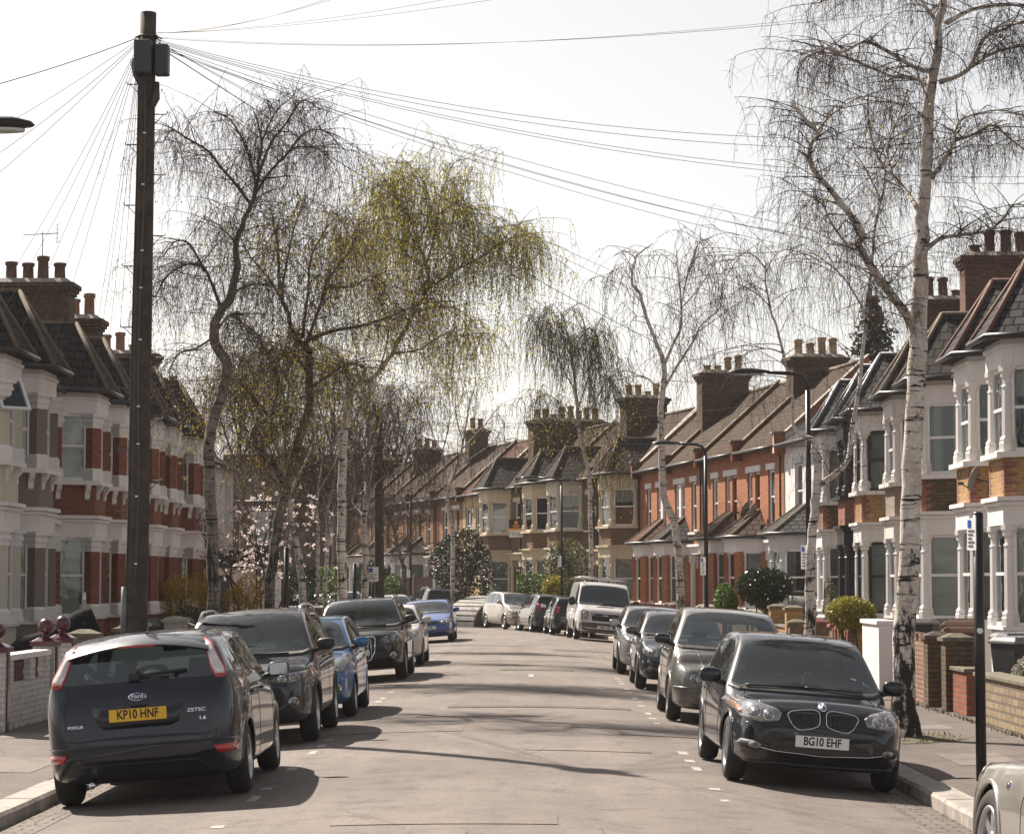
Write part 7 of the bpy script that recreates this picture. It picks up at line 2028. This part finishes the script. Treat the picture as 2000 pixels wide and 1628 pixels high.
for i, (y0, y1, mt, lb) in enumerate(((46.9, 52, B_stockD, 'sooty brick wall behind the dark grey car'), (53, 58, B_redL, 'dark red brick wall before the red bays'), (59, 64.5, B_redL, 'second dark red brick wall before the forsythia'), (65.5, 71, B_stockD, 'sooty brick wall below the forsythia'), (72, 79, B_brown, 'brown brick wall below the magnolia'), (80, 90, B_stockD, 'long dark wall below the tall hedge'))):
    gwall(lb, y0, y1, UL, .72, mt, cap=M_cap, ends=(0, 1))
# scooter under a dark cover behind the left wall
t = thing('scooter', 'scooter under a black cover with one mirror showing behind the left pillars', 'scooter', (-7.75, 38.4, .08), R(15))
m = MB(); secs = ((-.85, .10, .35, .75), (-.6, .24, .1, 1.0), (-.1, .28, .08, 1.12), (.3, .30, .08, 1.42), (.55, .30, .1, 1.5), (.72, .16, .15, 1.1), (.85, .08, .3, .7)); n = 12; vs = []
for X, w, z0, z1 in secs:
    for j in range(n):
        a = 2 * math.pi * j / n; vs.append((X, w * math.copysign(abs(math.cos(a)) ** .7, math.cos(a)), (z0 + z1) / 2 + (z1 - z0) / 2 * math.copysign(abs(math.sin(a)) ** .7, math.sin(a))))
m.add(vs, [(i * n + j, i * n + (j + 1) % n, (i + 1) * n + (j + 1) % n, (i + 1) * n + j) for i in range(len(secs) - 1) for j in range(n)] + [tuple(reversed(range(n))), tuple((len(secs) - 1) * n + j for j in range(n))], 0, True)
m.build('cover', plain('black_scooter_cover', (.012, .012, .014), .95, var=.3, scale=5, bump=.3, bscale=9, spec=.1), t)
for X in (-.6, .62):
    m = MB(); m.lathe([(.12, -.05), (.21, -.05), (.23, 0), (.21, .05), (.12, .05)], 20, 0, Matrix.Translation((X, 0, .23)) @ Matrix.Rotation(math.pi / 2, 4, 'X')); m.build('wheel', K_tyre, t)
m = MB(); m.tube([(.42, -.26, 1.36), (.42, -.36, 1.55)], .01, 6); m.lathe([(0, -.012), (.075, -.012), (.085, 0), (.075, .012), (0, .012)], 16, 0, Matrix.Translation((.42, -.40, 1.62)) @ Matrix.Rotation(math.pi / 2, 4, 'Y') @ Matrix.Rotation(.4, 4, 'X') @ Matrix.Diagonal((1.3, .75, 1, 1))); m.build('mirror', K_mirror, t)
m = MB(); m.tube([(.45, -.2, 1.2), (.40, -.48, 1.22)], .018, 6); m.build('handlebar', K_trim, t)

# --- dishes, aerials, open window, alarm boxes
M_dish = plain('grey_satellite_dish', (.17, .17, .175), .5, var=.15)
def dish(label, p, rz, s=.33):
    t = thing('satellite_dish', label, 'satellite dish', p, rz, 'satellite dishes')
    T = Matrix.Rotation(-math.pi / 2 + .35, 4, 'X')
    m = MB(); m.lathe([(s * k / 6, .22 * s * (k / 6) ** 2) for k in range(7)] + [(s, .22 * s + .012), (s * .5, .05 * s + .02), (0.01, .02)], 24, 0, T); m.build('dish', M_dish, t)
    m = MB(); m.tube([T @ Vector((0, s * .9, .2 * s)), T @ Vector((0, s * .7, s * 1.05))], .012, 5); q = T @ Vector((0, s * .7, s * 1.05)); m.box(q.x - .03, q.x + .03, q.y - .05, q.y + .05, q.z - .03, q.z + .03); m.build('receiver_arm', M_dgrey, t)
    m = MB(); m.tube([(0, 0, 0), (0, -.25, -.05), (0, -.25, -.3)], .02, 6); m.build('bracket', M_dgrey, t)
dish('satellite dish on the yellow brick band of the second white bay house', (8.72, 44.9 + 1.45, 3.98), R(62), .25)
dish('left satellite dish above the tiled bay of the nearest red brick house', (7.55, 83.2, 4.5), R(60), .28)
dish('right satellite dish above the tiled bay of the nearest red brick house', (7.75, 82.2, 4.45), R(60), .28)
dish('satellite dish on the roof of the red brick house left of the pole', (-12.0, 62.4, 7.7), R(40), .36)
dish('second satellite dish on the shaded left-hand roofs', (-12.2, 66.6, 7.6), R(40), .36)
def aerial(label, p, rz, s=1.0):
    t = thing('tv_aerial', label, 'aerial', p, rz, 'rooftop aerials')
    m = MB(); m.tube([(0, 0, 0), (0, 0, 1.55 * s)], .014, 6); m.build('mast', M_steel, t)
    m = MB(); m.tube([(-.55 * s, 0, 1.4 * s), (.45 * s, 0, 1.52 * s)], .012, 5)
    for k in range(12): x = -.5 * s + k * .07 * s; m.tube([(x, -.12 * s, 1.41 * s + k * .008 * s), (x, .12 * s, 1.41 * s + k * .008 * s)], .006, 4); 
    for z in (-.24, -.12, .12, .24): m.tube([(.4 * s, -.28 * s, 1.5 * s + z * s), (.4 * s, .28 * s, 1.5 * s + z * s)], .007, 4)
    m.tube([(.4 * s, 0, 1.25 * s), (.4 * s, 0, 1.77 * s)], .01, 4); m.build('antenna', M_steel, t)
aerial('television aerial on the big left chimney against the sky', at(82, 562, 63.2), .5)
aerial('thin aerial mast on the red row ridge by the slender birch', at(1368, 812, 97.0), .2, 1.6)
aerial('aerial among the far orange brick roofs', at(893, 900, 134.0), .8, 1.2)
t = thing('open_window', 'white top-hung window propped open on the cream bay at the left edge', 'window', (0, 0, 0))
a, b = at(22, 740, 46.6), at(62, 806, 45.9)
M_, L_ = pmat((a.x - .35, 46.2), (a.x + .30, 46.9))
t.location = (a.x - .05, 46.4, a.z); t.rotation_euler = (R(-34), 0, R(40))
m = MB()
for q in ((-.32, -.26, -.78, 0), (.26, .32, -.78, 0), (-.26, .26, -.06, 0), (-.26, .26, -.78, -.72)): m.box(q[0], q[1], -.025, .025, q[2], q[3])
m.build('frame', M_frame, t); m = MB(); m.box(-.27, .27, -.004, .004, -.73, -.05); m.build('pane', M_glass, t)

# --- white low garage with a black band, and the pale house beyond the left row
t = thing('garage', 'low white garage with a black roof band behind the magnolia', 'garage', (-13.6, 79.5, 0.1))
m = MB(); m.box(0, 4.6, 0, 5.0, -.2, 2.35); m.build('wall', P_white, t); m = MB(); m.box(-.08, 4.68, -.1, 5.08, 2.351, 2.95); m.build('roof', P_black, t); m = MB(); m.box(1.0, 3.4, -.03, -.001, 0, 2.1); m.build('door', P_charcoal, t)
terrace('pale rendered house beyond the garage, half hidden by the magnolia', (-12.6, 99.0), R(-90), 61, W=9.0, wall=P_whiteD, bay='none', roof=T_tile, eave=6.6, ridge=9.4, par=(), ff=[(1.2, 2.4, 4.2, 5.9), (5.2, 6.4, 4.2, 5.9)], backs=('net', 'dark'), trim=P_whiteD, dc=3.8, chim=0.0, chim_h=.6)
# drain cover and pavement repairs
m = MB(); strip(m, [4.6, 4.9, 5.3], 30.4, 31.0, lambda u: pave_z(u) + .004); strip(m, [5.2, 5.6], 33.8, 34.2, lambda u: pave_z(u) + .004)
tag(m.build('pavement_slab', M_stone), kind='structure')
# ironwork in the road
M_iron = plain('cast_iron_cover', (.055, .05, .046), .6, metal=.4, var=.4, scale=14, bump=.6, bscale=30)
for Y in (27.5, 45.0):
    p = rp(Y, 3.9); t = thing('drain_grate', 'iron gully grate by the right kerb, ' + ('near the black hatchback' if Y < 30 else 'beyond the dusty grey hatchback'), 'drain', (p.x, p.y, p.z + .006), 0, 'gully grates')
    m = MB(); 
    for k in range(7): m.box(-.2 + k * .06, -.17 + k * .06, -.2, .2, 0, .008)
    m.box(-.23, .2, -.24, -.201, 0, .008); m.box(-.23, .2, .201, .24, 0, .008); m.build('grate', M_iron, t)

# ------------------------------------------------------------------ thin spring haze over the street
t = NT('spring_haze'); t.t.nodes.remove(t.b)
pv = t.n('VolumePrincipled'); pv.inputs['Color'].default_value = (.97, .96, .95, 1); pv.inputs['Density'].default_value = .00024; pv.inputs['Anisotropy'].default_value = .0
t.l(pv.outputs[0], t.o.inputs['Volume'])
m = MB(); m.box(-420, 420, -45, 440, -1.7, 19.0)
tag(m.build('haze', t.m), 'thin bright haze hanging over the street', 'haze', kind='stuff')
